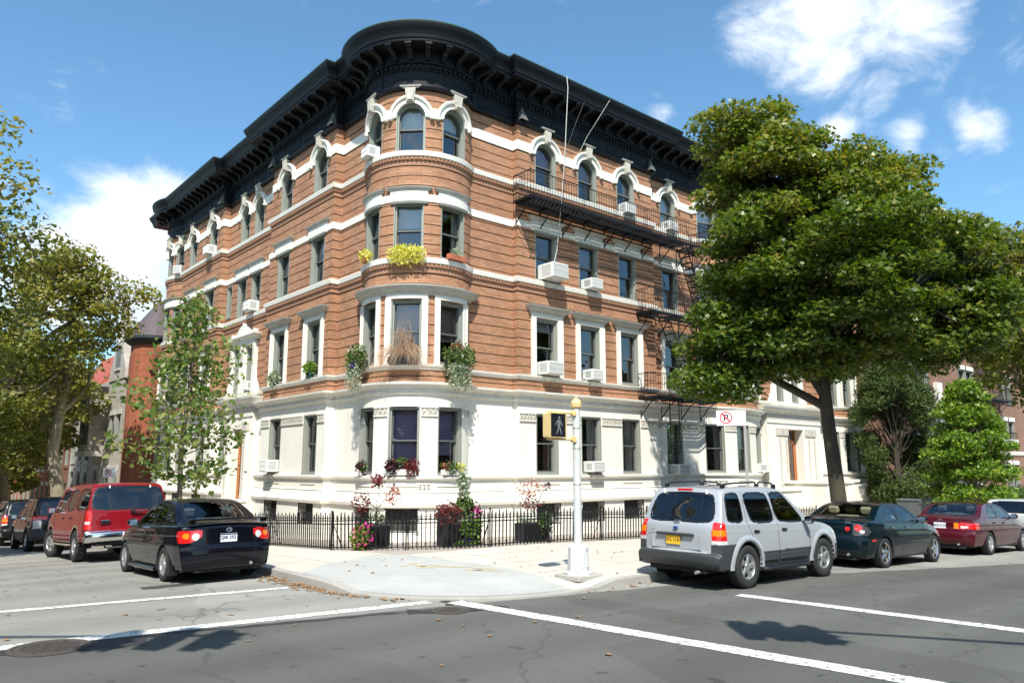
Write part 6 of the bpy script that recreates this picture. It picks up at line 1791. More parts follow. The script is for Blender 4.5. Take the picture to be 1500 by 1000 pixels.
_wheels = {}
def wheel_meshes(r, rim_r, wd, spokes, kind, rimmat):
    key = (r, rim_r, wd, spokes, kind, rimmat.name)
    if key in _wheels: return _wheels[key]
    t = MB(); h = wd/2
    t.lathe([(rim_r-.005, -h*.82), (rim_r+.01, -h*.95), (r-.045, -h), (r-.012, -h*.86), (r-.001, -h*.62), (r, 0), (r-.001, h*.62), (r-.012, h*.86), (r-.045, h), (rim_r+.01, h*.95), (rim_r-.005, h*.82)], M['rubber'], 48, axis='y')
    # tread grooves
    for k in range(48):
        a = 2*PI*k/48
        for s_ in (-1, 1):
            p0 = (math.cos(a)*(r+.0015), s_*h*.30, math.sin(a)*(r+.0015)); p1 = (math.cos(a+.05)*(r-.004), s_*h*.84, math.sin(a+.05)*(r-.004))
            t.tube([p0, p1], .006, M['under'], 4)
    T = t.mesh('tyre', smooth=True)
    m = MB()     # outer face of the wheel is towards -y
    m.lathe([(rim_r, -h*.86), (rim_r-.012, -h*.90), (rim_r-.022, -h*.80), (rim_r-.035, -h*.35), (rim_r-.04, h*.7)], rimmat, 48, axis='y')
    y0 = -h*.72
    if kind == 'steel':
        m.lathe([(rim_r-.03, -h*.5), (rim_r*.7, y0), (rim_r*.35, y0-.01), (.01, y0-.02)], rimmat, 32, axis='y')
    for k in range(spokes):
        a = 2*PI*k/spokes+.3
        wi, wo = (.050, .034) if spokes <= 6 else (.022, .018)
        c, s_ = math.cos(a), math.sin(a)
        def P(rr, tt, yy): return (c*rr - s_*tt, yy, s_*rr + c*tt)
        r0, r1 = .035, rim_r-.018
        ys_ = [y0-.012, y0-.002, y0+.0]
        sec = []
        for (rr, ww, yy) in ((r0, wi, y0-.004), ((r0+r1)/2, (wi+wo)*.46, y0-.012), (r1, wo*1.25, y0-.010)):
            sec.append([P(rr, -ww, yy+.012), P(rr, -ww*.6, yy), P(rr, ww*.6, yy), P(rr, ww, yy+.012), P(rr, ww*.8, yy+.05), P(rr, -ww*.8, yy+.05)])
        vs = [q for S in sec for q in S]
        m.raw(vs, [(i*6+j, i*6+(j+1) % 6, (i+1)*6+(j+1) % 6, (i+1)*6+j) for i in range(2) for j in range(6)], rimmat)
    m.lathe([(.07, y0+.02), (.068, y0-.012), (.03, y0-.02), (.001, y0-.021)], rimmat, 20, axis='y')
    b = MB(); b.lathe([(rim_r-.03, -.01), (.02, -.012)], M['under'], 32, axis='y'); b.lathe([(rim_r*.62, -.02), (rim_r*.62, -.03), (.05, -.032)], M['brake'], 32, axis='y')
    Rm = m.mesh('rim', smooth=False); B = b.mesh('brake_disc')
    _wheels[key] = (T, Rm, B); return _wheels[key]

def make_car(name, label, cat, sp, loc, rz, slope, step=.018, group=None):
    root = empty(name, loc, rz, label, cat, group); root.rotation_euler = (0, slope, rz)
    Xg, Yg, Zg, zone, fn = shell(sp, step)
    nt_, nr_ = Xg.shape
    sidev = np.broadcast_to((zone == 0)[None, :], Xg.shape)
    for (poly, _) in sp['side_windows']:
        nx, nz, k = snap(Xg, Zg, rounded(poly, 2), step*.56)
        k = k & sidev
        sg_ = np.sign(Yg); Yn = Yg + sg_*(fn[2](nx, nz)-fn[2](Xg, Zg))
        Yg = np.where(k, Yn, Yg); Xg = np.where(k, nx, Xg); Zg = np.where(k, nz, Zg)
    topv = np.broadcast_to((zone >= 1)[None, :], Xg.shape)
    for (poly, cond, m_, ms) in sp.get('end_windows', []):
        P_ = rounded(poly + [(-a_, b_) for (a_, b_) in reversed(poly)], 2)
        ny, nz, k = snap(Yg, Zg, P_, step*.5); k = k & topv & cond(Xg, Zg)
        Yg = np.where(k, ny, Yg)
    G = np.stack([Xg, Yg, Zg], 2).reshape(-1, 3)
    idx = np.arange(nt_*nr_).reshape(nt_, nr_)
    F = np.stack([idx[:-1, :-1], idx[:-1, 1:], idx[1:, 1:], idx[1:, :-1]], 2).reshape(-1, 4)
    zf = np.broadcast_to(np.maximum(zone[:-1], zone[1:])[None, :], (nt_-1, nr_-1)).ravel()
    tt = np.repeat(np.arange(nt_-1), nr_-1)
    C = G[F].mean(1); x, y, z = C[:, 0], C[:, 1], C[:, 2]; ay = np.abs(y)
    # area test: drop degenerate faces
    n1 = np.cross(G[F[:, 2]]-G[F[:, 0]], G[F[:, 3]]-G[F[:, 1]]); A = np.linalg.norm(n1, axis=1)
    keep = A > 2e-7
    nrm = n1/np.maximum(A, 1e-12)[:, None]
    wb, wr = sp['wb'], sp['wr']; Ra = sp.get('arch', wr+.055)
    side = (zf == 0)
    for ax in (0, wb):
        keep &= ~((np.hypot(x-ax, z-wr) < Ra) & (ay > .45) & side)
    midx = np.zeros(len(F), int)
    mats = [sp['paint'], sp.get('lower', sp['paint']), sp.get('glass', M['car_glass']), M['trim_black'], M['lamp_red'], M['lamp_amber'], M['lamp_clear'], M['chrome'], M['car_seam'], M['lamp_dark'], sp.get('glass_r', sp.get('glass', M['car_glass']))]
    PAINT, LOW, GL, TR, RED, AMB, CLR, CHR, SEAM, DRK, GLR = range(11)
    lowmask = sp['lowf'](x, ay, z, side) if 'lowf' in sp else np.zeros(len(F), bool)
    midx[lowmask] = LOW
    if 'chromef' in sp: midx[sp['chromef'](x, ay, z, side)] = CHR
    if 'arch_trim' in sp:
        for ax in (0, wb): midx[(np.hypot(x-ax, z-wr) < Ra+sp['arch_trim']) & side & (ay > .45)] = LOW
    sideg = (zf <= 1)
    for line in sp.get('seams', []):
        midx[sideg & (dpoly(x, z, line, False) < step*.42) & (midx != TR)] = SEAM
    for (poly, gi) in sp['side_windows']:
        P = rounded(poly, 2)
        ins = inpoly(x, z, P) & sideg; d = dpoly(x, z, P)
        midx[sideg & ~ins & (d < sp.get('trimw', .022))] = TR
        midx[ins] = gi if gi else GL
        midx[ins & (d < .012)] = TR
    for (poly, cond, m_, ms) in sp.get('end_windows', []):
        P = rounded(poly + [(-a_, b_) for (a_, b_) in reversed(poly)], 2)
        ok = cond(x, z) & (zf >= 1)
        ins = inpoly(y, z, P) & ok; d = dpoly(y, z, P)
        midx[ok & ~ins & (d < .02)] = TR; midx[ins] = m_; midx[ins & (d < .012)] = TR
    for (f, m_) in sp.get('lamps', []): midx[f(x, ay, z, y, side)] = m_
    # parts
    gl = (midx == GL) | (midx == GLR)
    body = keep & ~gl & ~np.isin(midx, (RED, AMB, CLR, DRK)) & (midx != LOW)
    sub_mesh('body', G, F, body, mats, midx, root)
    lo = keep & (midx == LOW)
    if sp.get('low_split'):
        r_ = lo & (x < sp['low_split'][0]); f_ = lo & (x > sp['low_split'][1])
        sub_mesh('rear_bumper', G, F, r_, mats, midx, root); sub_mesh('front_bumper', G, F, f_, mats, midx, root); sub_mesh('side_cladding', G, F, lo & ~r_ & ~f_, mats, midx, root)
    else: sub_mesh('lower_trim', G, F, lo, mats, midx, root)
    sg = keep & gl & (zf <= 1)
    for sgn in (1, -1):
        for (poly, gi) in sp['side_windows']:
            P = rounded(poly, 2); sub_mesh('side_window', G, F, sg & (y*sgn > 0) & inpoly(x, z, P), mats, midx, root, .006)
    eg = keep & gl & (zf >= 2) ; eg2 = keep & gl & (zf == 1) & ~np.any([inpoly(x, z, rounded(p, 2)) for (p, _) in sp['side_windows']], axis=0)
    mid_x = wb*.42
    sub_mesh('rear_window', G, F, (eg | eg2) & (x < mid_x), mats, midx, root); sub_mesh('windscreen', G, F, (eg | eg2) & (x >= mid_x), mats, midx, root)
    lm = keep & np.isin(midx, (RED, AMB, CLR, DRK))
    for sgn in (1, -1):
        sub_mesh('tail_light', G, F, lm & (y*sgn > 0) & (x < mid_x), mats, midx, root); sub_mesh('headlight', G, F, lm & (y*sgn > 0) & (x >= mid_x), mats, midx, root)
    # wheel housings and underbody
    W = sp['w']/2
    ub = MB(); xr, xf = fn[0].min(), fn[0].max()
    ub.box(xr+.12, xf-.15, -W+.30, W-.30, sp['sillz']-.02, .55, M['under'])
    ub.box(Ra+.0, wb-Ra, -W+.06, W-.06, sp['sillz']+.0, .40, M['under'])
    for ax in (0, wb):
        for sgn in (1, -1):
            n = 20
            for k in range(n):
                t0, t1 = PI*(k/n*1.3-.15), PI*((k+1)/n*1.3-.15)
                def P(t, yy, rr=Ra): return (ax+rr*math.cos(t), sgn*yy, max(wr+rr*math.sin(t), sp['sillz']))
                yo = float(fn[2](np.array(ax), np.array(.6)))-.006
                ub.face([P(t0, yo), P(t1, yo), P(t1, W-.34), P(t0, W-.34)], M['under'])
                ub.face([P(t0, yo), P(t1, yo), P(t1, yo+.002, Ra+.0), P(t0, yo+.002, Ra+.0)], M['under'])
    ub.tube([(xr+.25, -W*.5, .30), (xr+.02, -W*.5, .29)], .028, M['galv'], 8)
    ub.build('underbody', root, local=True)
    T, Rm, B = wheel_meshes(wr, sp['rim'], sp.get('ww', .205), sp.get('spokes', 5), sp.get('rk', 'alloy'), sp.get('rimmat', M['alloy']))
    steer = sp.get('steer', 0)
    for ax in (0, wb):
        for sgn in (1, -1):
            yy = sgn*(W-sp.get('ww', .205)/2-sp.get('woff', .025))
            tw = link('wheel', T, root, (ax, yy, wr)); 
            r_ = 0 if sgn < 0 else PI
            tw.rotation_euler = (0, ax*1.3+(.5 if sgn > 0 else .2), r_+(steer if ax else 0))
            link('rim', Rm, tw); link('brake_disc', B, tw)
    # seats
    sm = sp.get('seat', M['seat_dark']); H = sp['seat_z']
    for (sx, w_) in sp['seats']:
        for sy in ((-.38, .38) if w_ < 1 else (0,)):
            s = MB(); hw = w_/2
            s.box(sx-.05, sx+.45, sy-hw, sy+hw, H-.12, H+.06, sm, bev=.04)
            Mx = Matrix.Translation((sx-.08, sy, H)) @ Matrix.Rotation(-.28, 4, 'Y')
            s.box(-.08, .08, -hw, hw, 0, .56, sm, Mx, bev=.05)
            for hy in ((0,) if w_ < 1 else (-.38, .38)):
                Mh = Matrix.Translation((sx-.26, sy+hy, H+.58)) @ Matrix.Rotation(-.25, 4, 'Y')
                s.box(-.05, .05, -.13, .13, 0, .17, sm, Mh, bev=.04)
            s.build('seat', root, local=True)
    it = MB(); bz_ = float(fn[4](np.array(wb*.5)))-.07
    it.box(sp['dash'][0], sp['dash'][1], -W+.14, W-.14, bz_-.28, bz_-.02, M['seat_dark'], bev=.05)
    if sp.get('shelf'): it.box(sp['shelf'][0], sp['shelf'][1], -W+.20, W-.20, bz_-.06, bz_-.02, sm if sp.get('shelf_c') else M['seat_dark'])
    Ms = Matrix.Translation((sp['dash'][0]-.12, .37, bz_+.0)) @ Matrix.Rotation(1.15, 4, 'Y')
    it.tube([Ms @ Vector((.18*math.cos(t), .18*math.sin(t), 0)) for t in [2*PI*k/16 for k in range(17)]], .014, M['trim_black'], 6, cap=False)
    it.build('interior', root, local=True)
    # mirrors, handles
    mx, mz = sp['mirror']
    for sgn in (1, -1):
        yo = float(fn[2](np.array(mx), np.array(mz)))
        m = MB(); mm = sp.get('mirror_mat', sp['paint'])
        a, b = sorted((sgn*(yo+.04), sgn*(yo+.22)))
        Mx = Matrix.Translation((mx, 0, mz)) @ Matrix.Rotation(0, 4, 'Z')
        m.box(-.02, .10, a, b, -.01, .135, mm, Mx, bev=.04); m.box(0, .06, *sorted((sgn*(yo-.02), sgn*(yo+.06))), .0, .04, M['trim_black'], Mx, bev=.01)
        mo = m.build('wing_mirror', root, local=True)
        g = MB(); g.box(mx-.024, mx-.019, a+.02, b-.02, mz+.008, mz+.118, M['chrome']); g.build('mirror_glass', mo, local=True)
        for (hx, hz) in sp['handles']:
            yh = float(fn[2](np.array(hx), np.array(hz)))
            h = MB(); hm = sp.get('handle_mat', sp['paint'])
            h.box(hx-.085, hx+.085, *sorted((sgn*(yh+.012), sgn*(yh+.032))), hz-.014, hz+.014, hm, bev=.01)
            h.box(hx-.075, hx-.045, *sorted((sgn*(yh-.01), sgn*(yh+.014))), hz-.012, hz+.012, hm); h.box(hx+.045, hx+.075, *sorted((sgn*(yh-.01), sgn*(yh+.014))), hz-.012, hz+.012, hm)
            h.box(hx-.045, hx+.045, *sorted((sgn*(yh-.002), sgn*(yh+.003))), hz-.022, hz+.022, M['trim_black'])
            h.build('door_handle', root, local=True)
    return root, fn
def plate(root, x, y, z, mat, ink, s, tilt=0, band=None, sub=None):
    p = MB(); Mx = Matrix.Translation((x, y, z)) @ Matrix.Rotation(tilt, 4, 'Y')
    p.box(-.006, .004, -.152, .152, -.076, .076, mat, Mx, bev=.004)
    if band: p.box(-.008, -.0055, -.15, .15, .048, .074, band, Mx)
    o = p.build('licence_plate', root, local=True)
    text_obj('plate_number', s, .085, ink, o, (x-.009, y, z), (R(90)-0, 0, -PI/2), .0008, .0015)
    return o

# --- silver sport utility
W8 = 8.48
suv = dict(w=1.80, wb=2.62, wr=.365, rim=.215, ww=.225, arch=.43, sillz=.30, paint=M['car_silver'], lower=M['cladding'], glass=M['car_glass'], glass_r=M['car_glass'],
  prof=[(-.70, .34), (-.86, .36), (-.93, .46), (-.94, .58), (-.93, .615), (-.86, .625), (-.845, .66), (-.84, .90), (-.80, 1.09), (-.74, 1.14), (-.60, 1.46), (-.50, 1.63), (-.40, 1.695), (0, 1.725), (.7, 1.735), (1.2, 1.72), (1.50, 1.66), (1.80, 1.44), (2.22, 1.13), (2.35, 1.09), (2.9, 1.03), (3.28, .95), (3.44, .84), (3.50, .64), (3.54, .58), (3.54, .40), (3.42, .30)],
  plan=[(-.95, .965), (-.6, .995), (0, 1), (1.3, 1), (2.6, .995), (3.2, .96), (3.55, .90)], belt=[(-1, 1.10), (0, 1.08), (2.3, 1.04), (3.5, .92)],
  sill=[(-1, .36), (-.5, .34), (.5, .33), (2.1, .33), (3.1, .32), (3.5, .30)], tumble=.21, curve=.08, rz=.075, ry=.12, crown=.035, shoulder=.012, bowr=.13, bowf=.3, crease=.3,
  side_windows=[([(-.50, 1.13), (-.03, 1.12), (-.01, 1.60), (-.36, 1.59), (-.43, 1.50)], 2), ([(.20, 1.10), (.96, 1.09), (.90, 1.60), (.12, 1.60)], 2), ([(1.06, 1.09), (1.98, 1.07), (1.80, 1.26), (1.45, 1.56), (1.38, 1.60), (1.00, 1.60)], 2)],
  end_windows=[([(0, 1.12), (.70, 1.12), (.60, 1.58), (0, 1.60)], lambda x, z: x < 0, 10, None), ([(0, 1.13), (.70, 1.13), (.60, 1.60), (0, 1.63)], lambda x, z: x > 1.4, 2, None)],
  seams=[[(.10, 1.62), (.06, 1.1), (.22, .80), (.40, .66), (.44, .36)], [(1.0, 1.62), (1.02, 1.05), (1.0, .36)], [(2.05, 1.04), (2.10, .70), (2.08, .36)]],
  lowf=lambda x, ay, z, s: ((z < .615) & (x < -.0)) | ((z < .76) & (x < -.30) & (ay > .69) & (x < -.0)) | ((z < .60) & (x > .3) & (x < 2.3)) | ((z < .60) & (x > 2.62)),
  arch_trim=.0, low_split=(.2, 2.5),
  lamps=[(lambda x, ay, z, y, s: (x < -.60) & (z > .765) & (z < 1.12) & (ay > .70), 4), (lambda x, ay, z, y, s: (x < -.60) & (z > .90) & (z < 1.0) & (ay > .71) & (x < -.62), 5), (lambda x, ay, z, y, s: (x < -.60) & (z > .765) & (z < .82) & (ay > .70), 6), (lambda x, ay, z, y, s: (x > 3.1) & (z > .68) & (z < .86) & (ay > .5), 6)],
  seats=[(.35, 1.3), (1.35, .5)], seat_z=.78, seat=M['seat_grey'], dash=(2.0, 2.3), mirror=(1.92, 1.04), mirror_mat=M['trim_black'], handles=[(.30, .95), (1.22, .95)], handle_mat=M['trim_black'], spokes=5, woff=.005, steer=-.04)
r1, fn1 = make_car('silver_suv', 'silver four wheel drive wagon with grey plastic bumpers parked rear to the crossing', 'car', suv, (11.88, W8, gz(13, 8)), 0, R(.7), .014, 'cars parked along the right street')
def suv_extras(root, fn):
    W = .9
    p = plate(root, -.868, .04, .80, M['plate_yellow'], M['plate_ink2'], 'EFG 3181')
    m = MB(); m.box(-.90, -.84, -.40, .40, .875, .925, M['cladding'], bev=.015); m.build('tailgate_handle', root, local=True)
    m = MB()
    m.box(-.857, -.84, -.52, .52, .66, .675, M['car_silver']); 
    for s_ in (-1, 1): m.box(-.857, -.84, *sorted((s_*.50, s_*.52)), .675, .875, M['car_silver'])
    m.box(-.845, -.835, -.50, .50, .675, .875, M['cladding'] if False else M['car_silver']); m.build('tailgate_recess', root, local=True)
    m = MB(); m.raw([(-.845+.0, .055*math.cos(t), 1.005+.028*math.sin(t)) for t in [2*PI*k/20 for k in range(20)]] + [(-.829-.025, .05*math.cos(t), 1.005+.024*math.sin(t)) for t in [2*PI*k/20 for k in range(20)]], [tuple(range(20, 40))] + [(k, (k+1) % 20, 20+(k+1) % 20, 20+k) for k in range(20)], M['badge_blue']); m.build('oval_badge', root, local=True)
    m = MB(); m.box(-.55, -.52, -.16, .16, 1.635, 1.675, M['lamp_red'], bev=.008); m.build('brake_light', root, local=True)
    # roof rack
    for s_ in (-1, 1):
        m = MB(); y = s_*.60
        m.tube([(-.32, y, 1.66), (-.24, y, 1.755), (.1, y, 1.775), (.75, y, 1.79), (.83, y, 1.70)], .017, M['trim_black'], 7)
        m.tube([(.80, y, 1.73), (.9, y, 1.79), (1.3, y, 1.775), (1.42, y, 1.69)], .017, M['trim_black'], 7)
        for x in (-.28, .80, 1.38): m.box(x-.05, x+.06, y-.025, y+.025, 1.66, 1.755, M['trim_black'], bev=.015)
        m.build('roof_rail', root, local=True)
    m = MB(); m.tube([(-.78, -.02, 1.115), (-.80, -.02, 1.14), (-.735, .25, 1.19), (-.70, .42, 1.22)], .009, M['trim_black'], 5); m.box(-.82, -.76, -.06, .06, 1.10, 1.14, M['chrome'], bev=.01); m.build('rear_wiper', root, local=True)
    for s_ in (-1, 1):
        m = MB(); m.box(-.56, -.51, *sorted((s_*.44, s_*.47)), 1.58, 1.66, M['pale_metal'], bev=.008); m.build('window_hinge', root, local=True)
        # side steps
        m = MB(); m.tube([(.45, s_*.80, .30), (.55, s_*.90, .30), (2.0, s_*.90, .30), (2.12, s_*.80, .30)], .045, M['trim_black'], 8); m.build('side_step', root, local=True)
        for (a, b) in ((.50, .96), (1.04, 1.98)):
            m = MB(); m.box(a, b, *sorted((s_*.885, s_*.909)), .43, .55, M['cladding'], bev=.01); m.build('door_moulding', root, local=True)
        # swollen wheel arches of painted metal above the openings
        for ax in (0, 2.62):
            m = MB(); n = 26; rows = []
            for k in range(n+1):
                t = PI*(-.02+1.04*k/n)
                for (rr, dy) in ((.428, -.03), (.43, .028), (.475, .030), (.53, .004)):
                    zz = .365+rr*math.sin(t); xx = ax+rr*math.cos(t)
                    yy = float(fn[2](np.array(xx), np.array(max(zz, .4))))+dy
                    rows.append((xx, s_*yy, zz))
            m.raw(rows, [(4*i+j, 4*i+4+j, 4*i+5+j, 4*i+1+j) for i in range(n) for j in range(3)], M['car_silver'])
            m.build('wheel_arch', root, smooth=True, local=True)
    m = MB(); m.box(-.875, -.865, .05+.2, .05+.5, .99, 1.0, M['chrome']); 
    o = text_obj('tailgate_lettering', 'ESCAPE', .04, M['chrome'], root, (-.853, .50, .955), (R(90), 0, -PI/2), .0015)
suv_extras(r1, fn1)

# --- black sedan, left street
sed = dict(w=1.71, wb=2.60, wr=.305, rim=.20, ww=.195, arch=.352, sillz=.20, paint=M['car_black'], glass=M['car_glass'],
  prof=[(-.80, .22), (-.93, .24), (-.985, .36), (-1.0, .52), (-.985, .62), (-.955, .66), (-.945, .90), (-.93, .99), (-.86, 1.035), (-.60, 1.05), (-.42, 1.075), (-.05, 1.29), (.22, 1.42), (.5, 1.465), (.9, 1.48), (1.25, 1.46), (1.5, 1.39), (2.05, 1.06), (2.18, 1.0), (2.7, .92), (3.15, .80), (3.38, .68), (3.47, .5), (3.45, .28), (3.35, .20)],
  plan=[(-1.0, .955), (-.6, .985), (0, 1), (1.3, 1), (2.4, .99), (3.0, .95), (3.5, .86)], belt=[(-1, .98), (0, .96), (2.2, .93), (3.5, .72)],
  sill=[(-1, .24), (-.4, .24), (.4, .22), (2.2, .22), (3.0, .22), (3.5, .2)], tumble=.34, curve=.25, rz=.05, ry=.12, crown=.05, shoulder=.02, bowr=.17, bowf=.36,
  side_windows=[([(.24, 1.0), (.84, .99), (.82, 1.385), (.56, 1.365), (.38, 1.24), (.20, 1.06)], 2), ([(.92, .99), (1.94, .97), (1.60, 1.20), (1.32, 1.36), (1.12, 1.395), (.90, 1.395)], 2)],
  end_windows=[([(0, 1.085), (.62, 1.085), (.50, 1.40), (0, 1.43)], lambda x, z: x < .4, 2, None), ([(0, 1.05), (.64, 1.05), (.52, 1.40), (0, 1.43)], lambda x, z: x > 1.3, 2, None)],
  seams=[[(.18, 1.0), (.20, .8), (.40, .58), (.42, .26)], [(.88, 1.4), (.90, .9), (.88, .26)], [(1.98, .95), (2.02, .6), (1.98, .26)]],
  lamps=[(lambda x, ay, z, y, s: (x < -.52) & (z > .70+.10*np.clip((.66-ay)/.2, 0, 1)) & (z < .915-.02*np.clip((x+.9)/.4, 0, 1)) & (ay > .46) & (x < -.66-.9*(np.clip((.80-z), 0, 1))), 4),
         (lambda x, ay, z, y, s: (x < -.5) & (np.hypot(ay-.57, z-.80) < .062) , 6), (lambda x, ay, z, y, s: (x < -.5) & (np.hypot(ay-.72, z-.82) < .052), 5), (lambda x, ay, z, y, s: (x > 3.0) & (z > .60) & (z < .76) & (ay > .45), 6)],
  seats=[(.45, 1.25), (1.3, .48)], seat_z=.55, seat=M['seat_grey'], dash=(1.85, 2.1), shelf=(-.35, .25), mirror=(1.78, .96), handles=[(.42, .84), (1.12, .83)], spokes=6, woff=.012)
zc = gz(5, 16.3)
def put_left(name, label, cat, sp, x, y_ax, step=.018):
    ym = y_ax+sp['wb']/2; z0, z1 = gz(x, y_ax), gz(x, y_ax+sp['wb'])
    return make_car(name, label, cat, sp, (x, y_ax, z0+.0), PI/2, math.atan2(z0-z1, sp['wb']), step, 'cars parked along the left street')
def put_right(name, label, cat, sp, x_ax, y, step=.018):
    z0, z1 = gz(x_ax, y), gz(x_ax+sp['wb'], y)
    return make_car(name, label, cat, sp, (x_ax, y, z0), 0, math.atan2(z0-z1, sp['wb']), step, 'cars parked along the right street')
r2, fn2 = put_left('black_sedan', 'shiny black sedan with a boot spoiler and white plate parked nearest on the left street', 'car', sed, 5.31, 15.03, .014)
plate(r2, -1.0+.035, 0, .765, M['plate_white'], M['plate_ink'], 'DJM 2921', 0, M['plate_ink'])
m = MB()
m.box(-1.0, -.86, -.70, .70, 1.085, 1.11, M['car_black'], bev=.012)
for s_ in (-1, 1): m.box(-.97, -.88, *sorted((s_*.60, s_*.70)), 1.02, 1.09, M['car_black'], bev=.01)
m.build('spoiler', r2, local=True)
m = MB(); m.tube([(-.962, .05*math.cos(t), .905+.033*math.sin(t)) for t in [2*PI*k/20 for k in range(21)]], .006, M['chrome'], 5, cap=False); m.tube([(-.962, .022*math.cos(t), .905+.033*math.sin(t)) for t in [2*PI*k/16 for k in range(17)]], .004, M['chrome'], 5, cap=False); m.tube([(-.962, .04*math.cos(t), .922+.012*math.sin(t)) for t in [2*PI*k/16 for k in range(17)]], .004, M['chrome'], 5, cap=False); m.build('oval_badge', r2, local=True)
text_obj('boot_lettering', 'COROLLA S', .045, M['chrome'], r2, (-.935, -.48, .945), (R(90), 0, -PI/2), .0015)
m = MB(); m.tube([(.35, .25, 1.45), (.10, .28, 1.72)], .004, M['trim_black'], 5); m.build('aerial', r2, local=True)
for s_ in (-1, 1):
    m = MB(); m.box(.45, 2.15, *sorted((s_*.80, s_*.868)), .16, .23, M['car_black'], bev=.015); m.build('side_skirt', r2, local=True)
    m = MB(); m.box(-.42, -.36, *sorted((s_*.68, s_*.85)), .12, .30, M['trim_black'], bev=.01); m.build('mud_flap', r2, local=True)

# --- red full size SUV
red = dict(w=2.0, wb=3.02, wr=.385, rim=.22, ww=.25, arch=.47, sillz=.42, paint=M['car_red'], lower=M['car_tan'], glass=M['car_glass_dark'],
  prof=[(-.85, .48), (-1.10, .50), (-1.17, .56), (-1.17, .72), (-1.15, .745), (-1.04, .75), (-1.035, .80), (-1.03, 1.20), (-1.01, 1.27), (-.86, 1.78), (-.82, 1.86), (-.70, 1.92), (-.3, 1.95), (.8, 1.965), (2.0, 1.95), (2.3, 1.90), (2.62, 1.66), (3.0, 1.30), (3.15, 1.24), (3.8, 1.16), (4.0, 1.06), (4.05, .8), (4.1, .6), (4.0, .42)],
  plan=[(-1.2, .965), (-.8, .99), (0, 1), (3, 1), (3.6, .97), (4.1, .93)], belt=[(-1.2, 1.25), (3, 1.22), (4.1, 1.05)], sill=[(-1.2, .52), (-.5, .5), (.5, .46), (2.6, .46), (4.1, .44)],
  tumble=.19, curve=.05, rz=.07, ry=.12, crown=.03, shoulder=.012, bowr=.12, bowf=.25, crease=.2,
  side_windows=[([(-.86, 1.29), (.32, 1.27), (.32, 1.78), (-.66, 1.78)], 2), ([(.50, 1.27), (1.38, 1.26), (1.38, 1.79), (.50, 1.79)], 2), ([(1.50, 1.26), (2.75, 1.24), (2.35, 1.62), (2.15, 1.78), (1.50, 1.79)], 2)],
  end_windows=[([(0, 1.27), (.86, 1.27), (.76, 1.82), (0, 1.84)], lambda x, z: x < 0, 2, None), ([(0, 1.3), (.8, 1.3), (.7, 1.82), (0, 1.84)], lambda x, z: x > 2.2, 2, None)],
  seams=[[(.42, 1.8), (.42, 1.2), (.55, .85), (.58, .5)], [(1.44, 1.8), (1.46, .5)], [(2.70, 1.24), (2.72, .5)]],
  lowf=lambda x, ay, z, s: (z < .50) & (x > .4), arch_trim=.05, chromef=lambda x, ay, z, s: (z < .76) & (x < -.90),
  lamps=[(lambda x, ay, z, y, s: (x < -.86) & (z > .80) & (z < 1.24) & (ay > .84), 4), (lambda x, ay, z, y, s: (x < -.86) & (z > .93) & (z < .99) & (ay > .86), 6)],
  seats=[(-.1, 1.4), (.9, 1.4), (1.95, .55)], seat_z=.95, dash=(2.7, 3.0), mirror=(2.55, 1.22), handles=[(.70, 1.08), (1.62, 1.08)], handle_mat=M['trim_black'], spokes=5, rimmat=M['alloy'], steer=.28, woff=.0)
r3, fn3 = put_left('red_suv', 'big red sport utility with black rear glass and chrome bumper behind the black sedan', 'car', red, 5.40, 22.1, .02)
m = MB(); m.box(-1.085, -1.04, -.30, -.08, 1.15, 1.17, M['trim_black'], bev=.004); m.tube([(-1.06, -.10, 1.20), (-1.10, -.40, 1.22), (-1.09, -.62, 1.22)], .016, M['trim_black'], 6); m.box(-1.10, -1.03, -.12, -.02, 1.17, 1.24, M['trim_black'], bev=.01); m.build('rear_wiper', r3, local=True)
m = MB(); m.box(-1.065, -1.035, .42, .66, .93, .99, M['trim_black'], bev=.012); m.box(-1.065, -1.035, .45, .63, .99, 1.02, M['chrome'], bev=.01); m.build('tailgate_badge', r3, local=True)
plate(r3, -1.19, .0, .635, M['plate_white'], M['plate_ink'], 'TX 483')
for s_ in (-1, 1):
    m = MB(); m.box(.52, 2.45, *sorted((s_*.93, s_*1.06)), .38, .43, M['car_tan'], bev=.015); m.build('running_board', r3, local=True)
    m = MB(); m.box(-.98, -.92, *sorted((s_*.46, s_*.49)), 1.79, 1.86, M['pale_metal'], bev=.006); m.build('window_hinge', r3, local=True)
    m = MB(); m.tube([(-.5, s_*.66, 1.95), (-.4, s_*.66, 2.0), (1.5, s_*.66, 2.01), (1.6, s_*.66, 1.96)], .016, M['trim_black'], 6); m.build('roof_rail', r3, local=True)
m = MB(); m.tube([(-1.12, .5, .36), (-.98, .5, .36), (-.9, .5, .5)], .02, M['chrome'], 6); m.tube([(-1.0, -.4, .36), (-1.0, .5, .36)], .022, M['car_tan'], 6); m.build('tow_bar', r3, local=True)

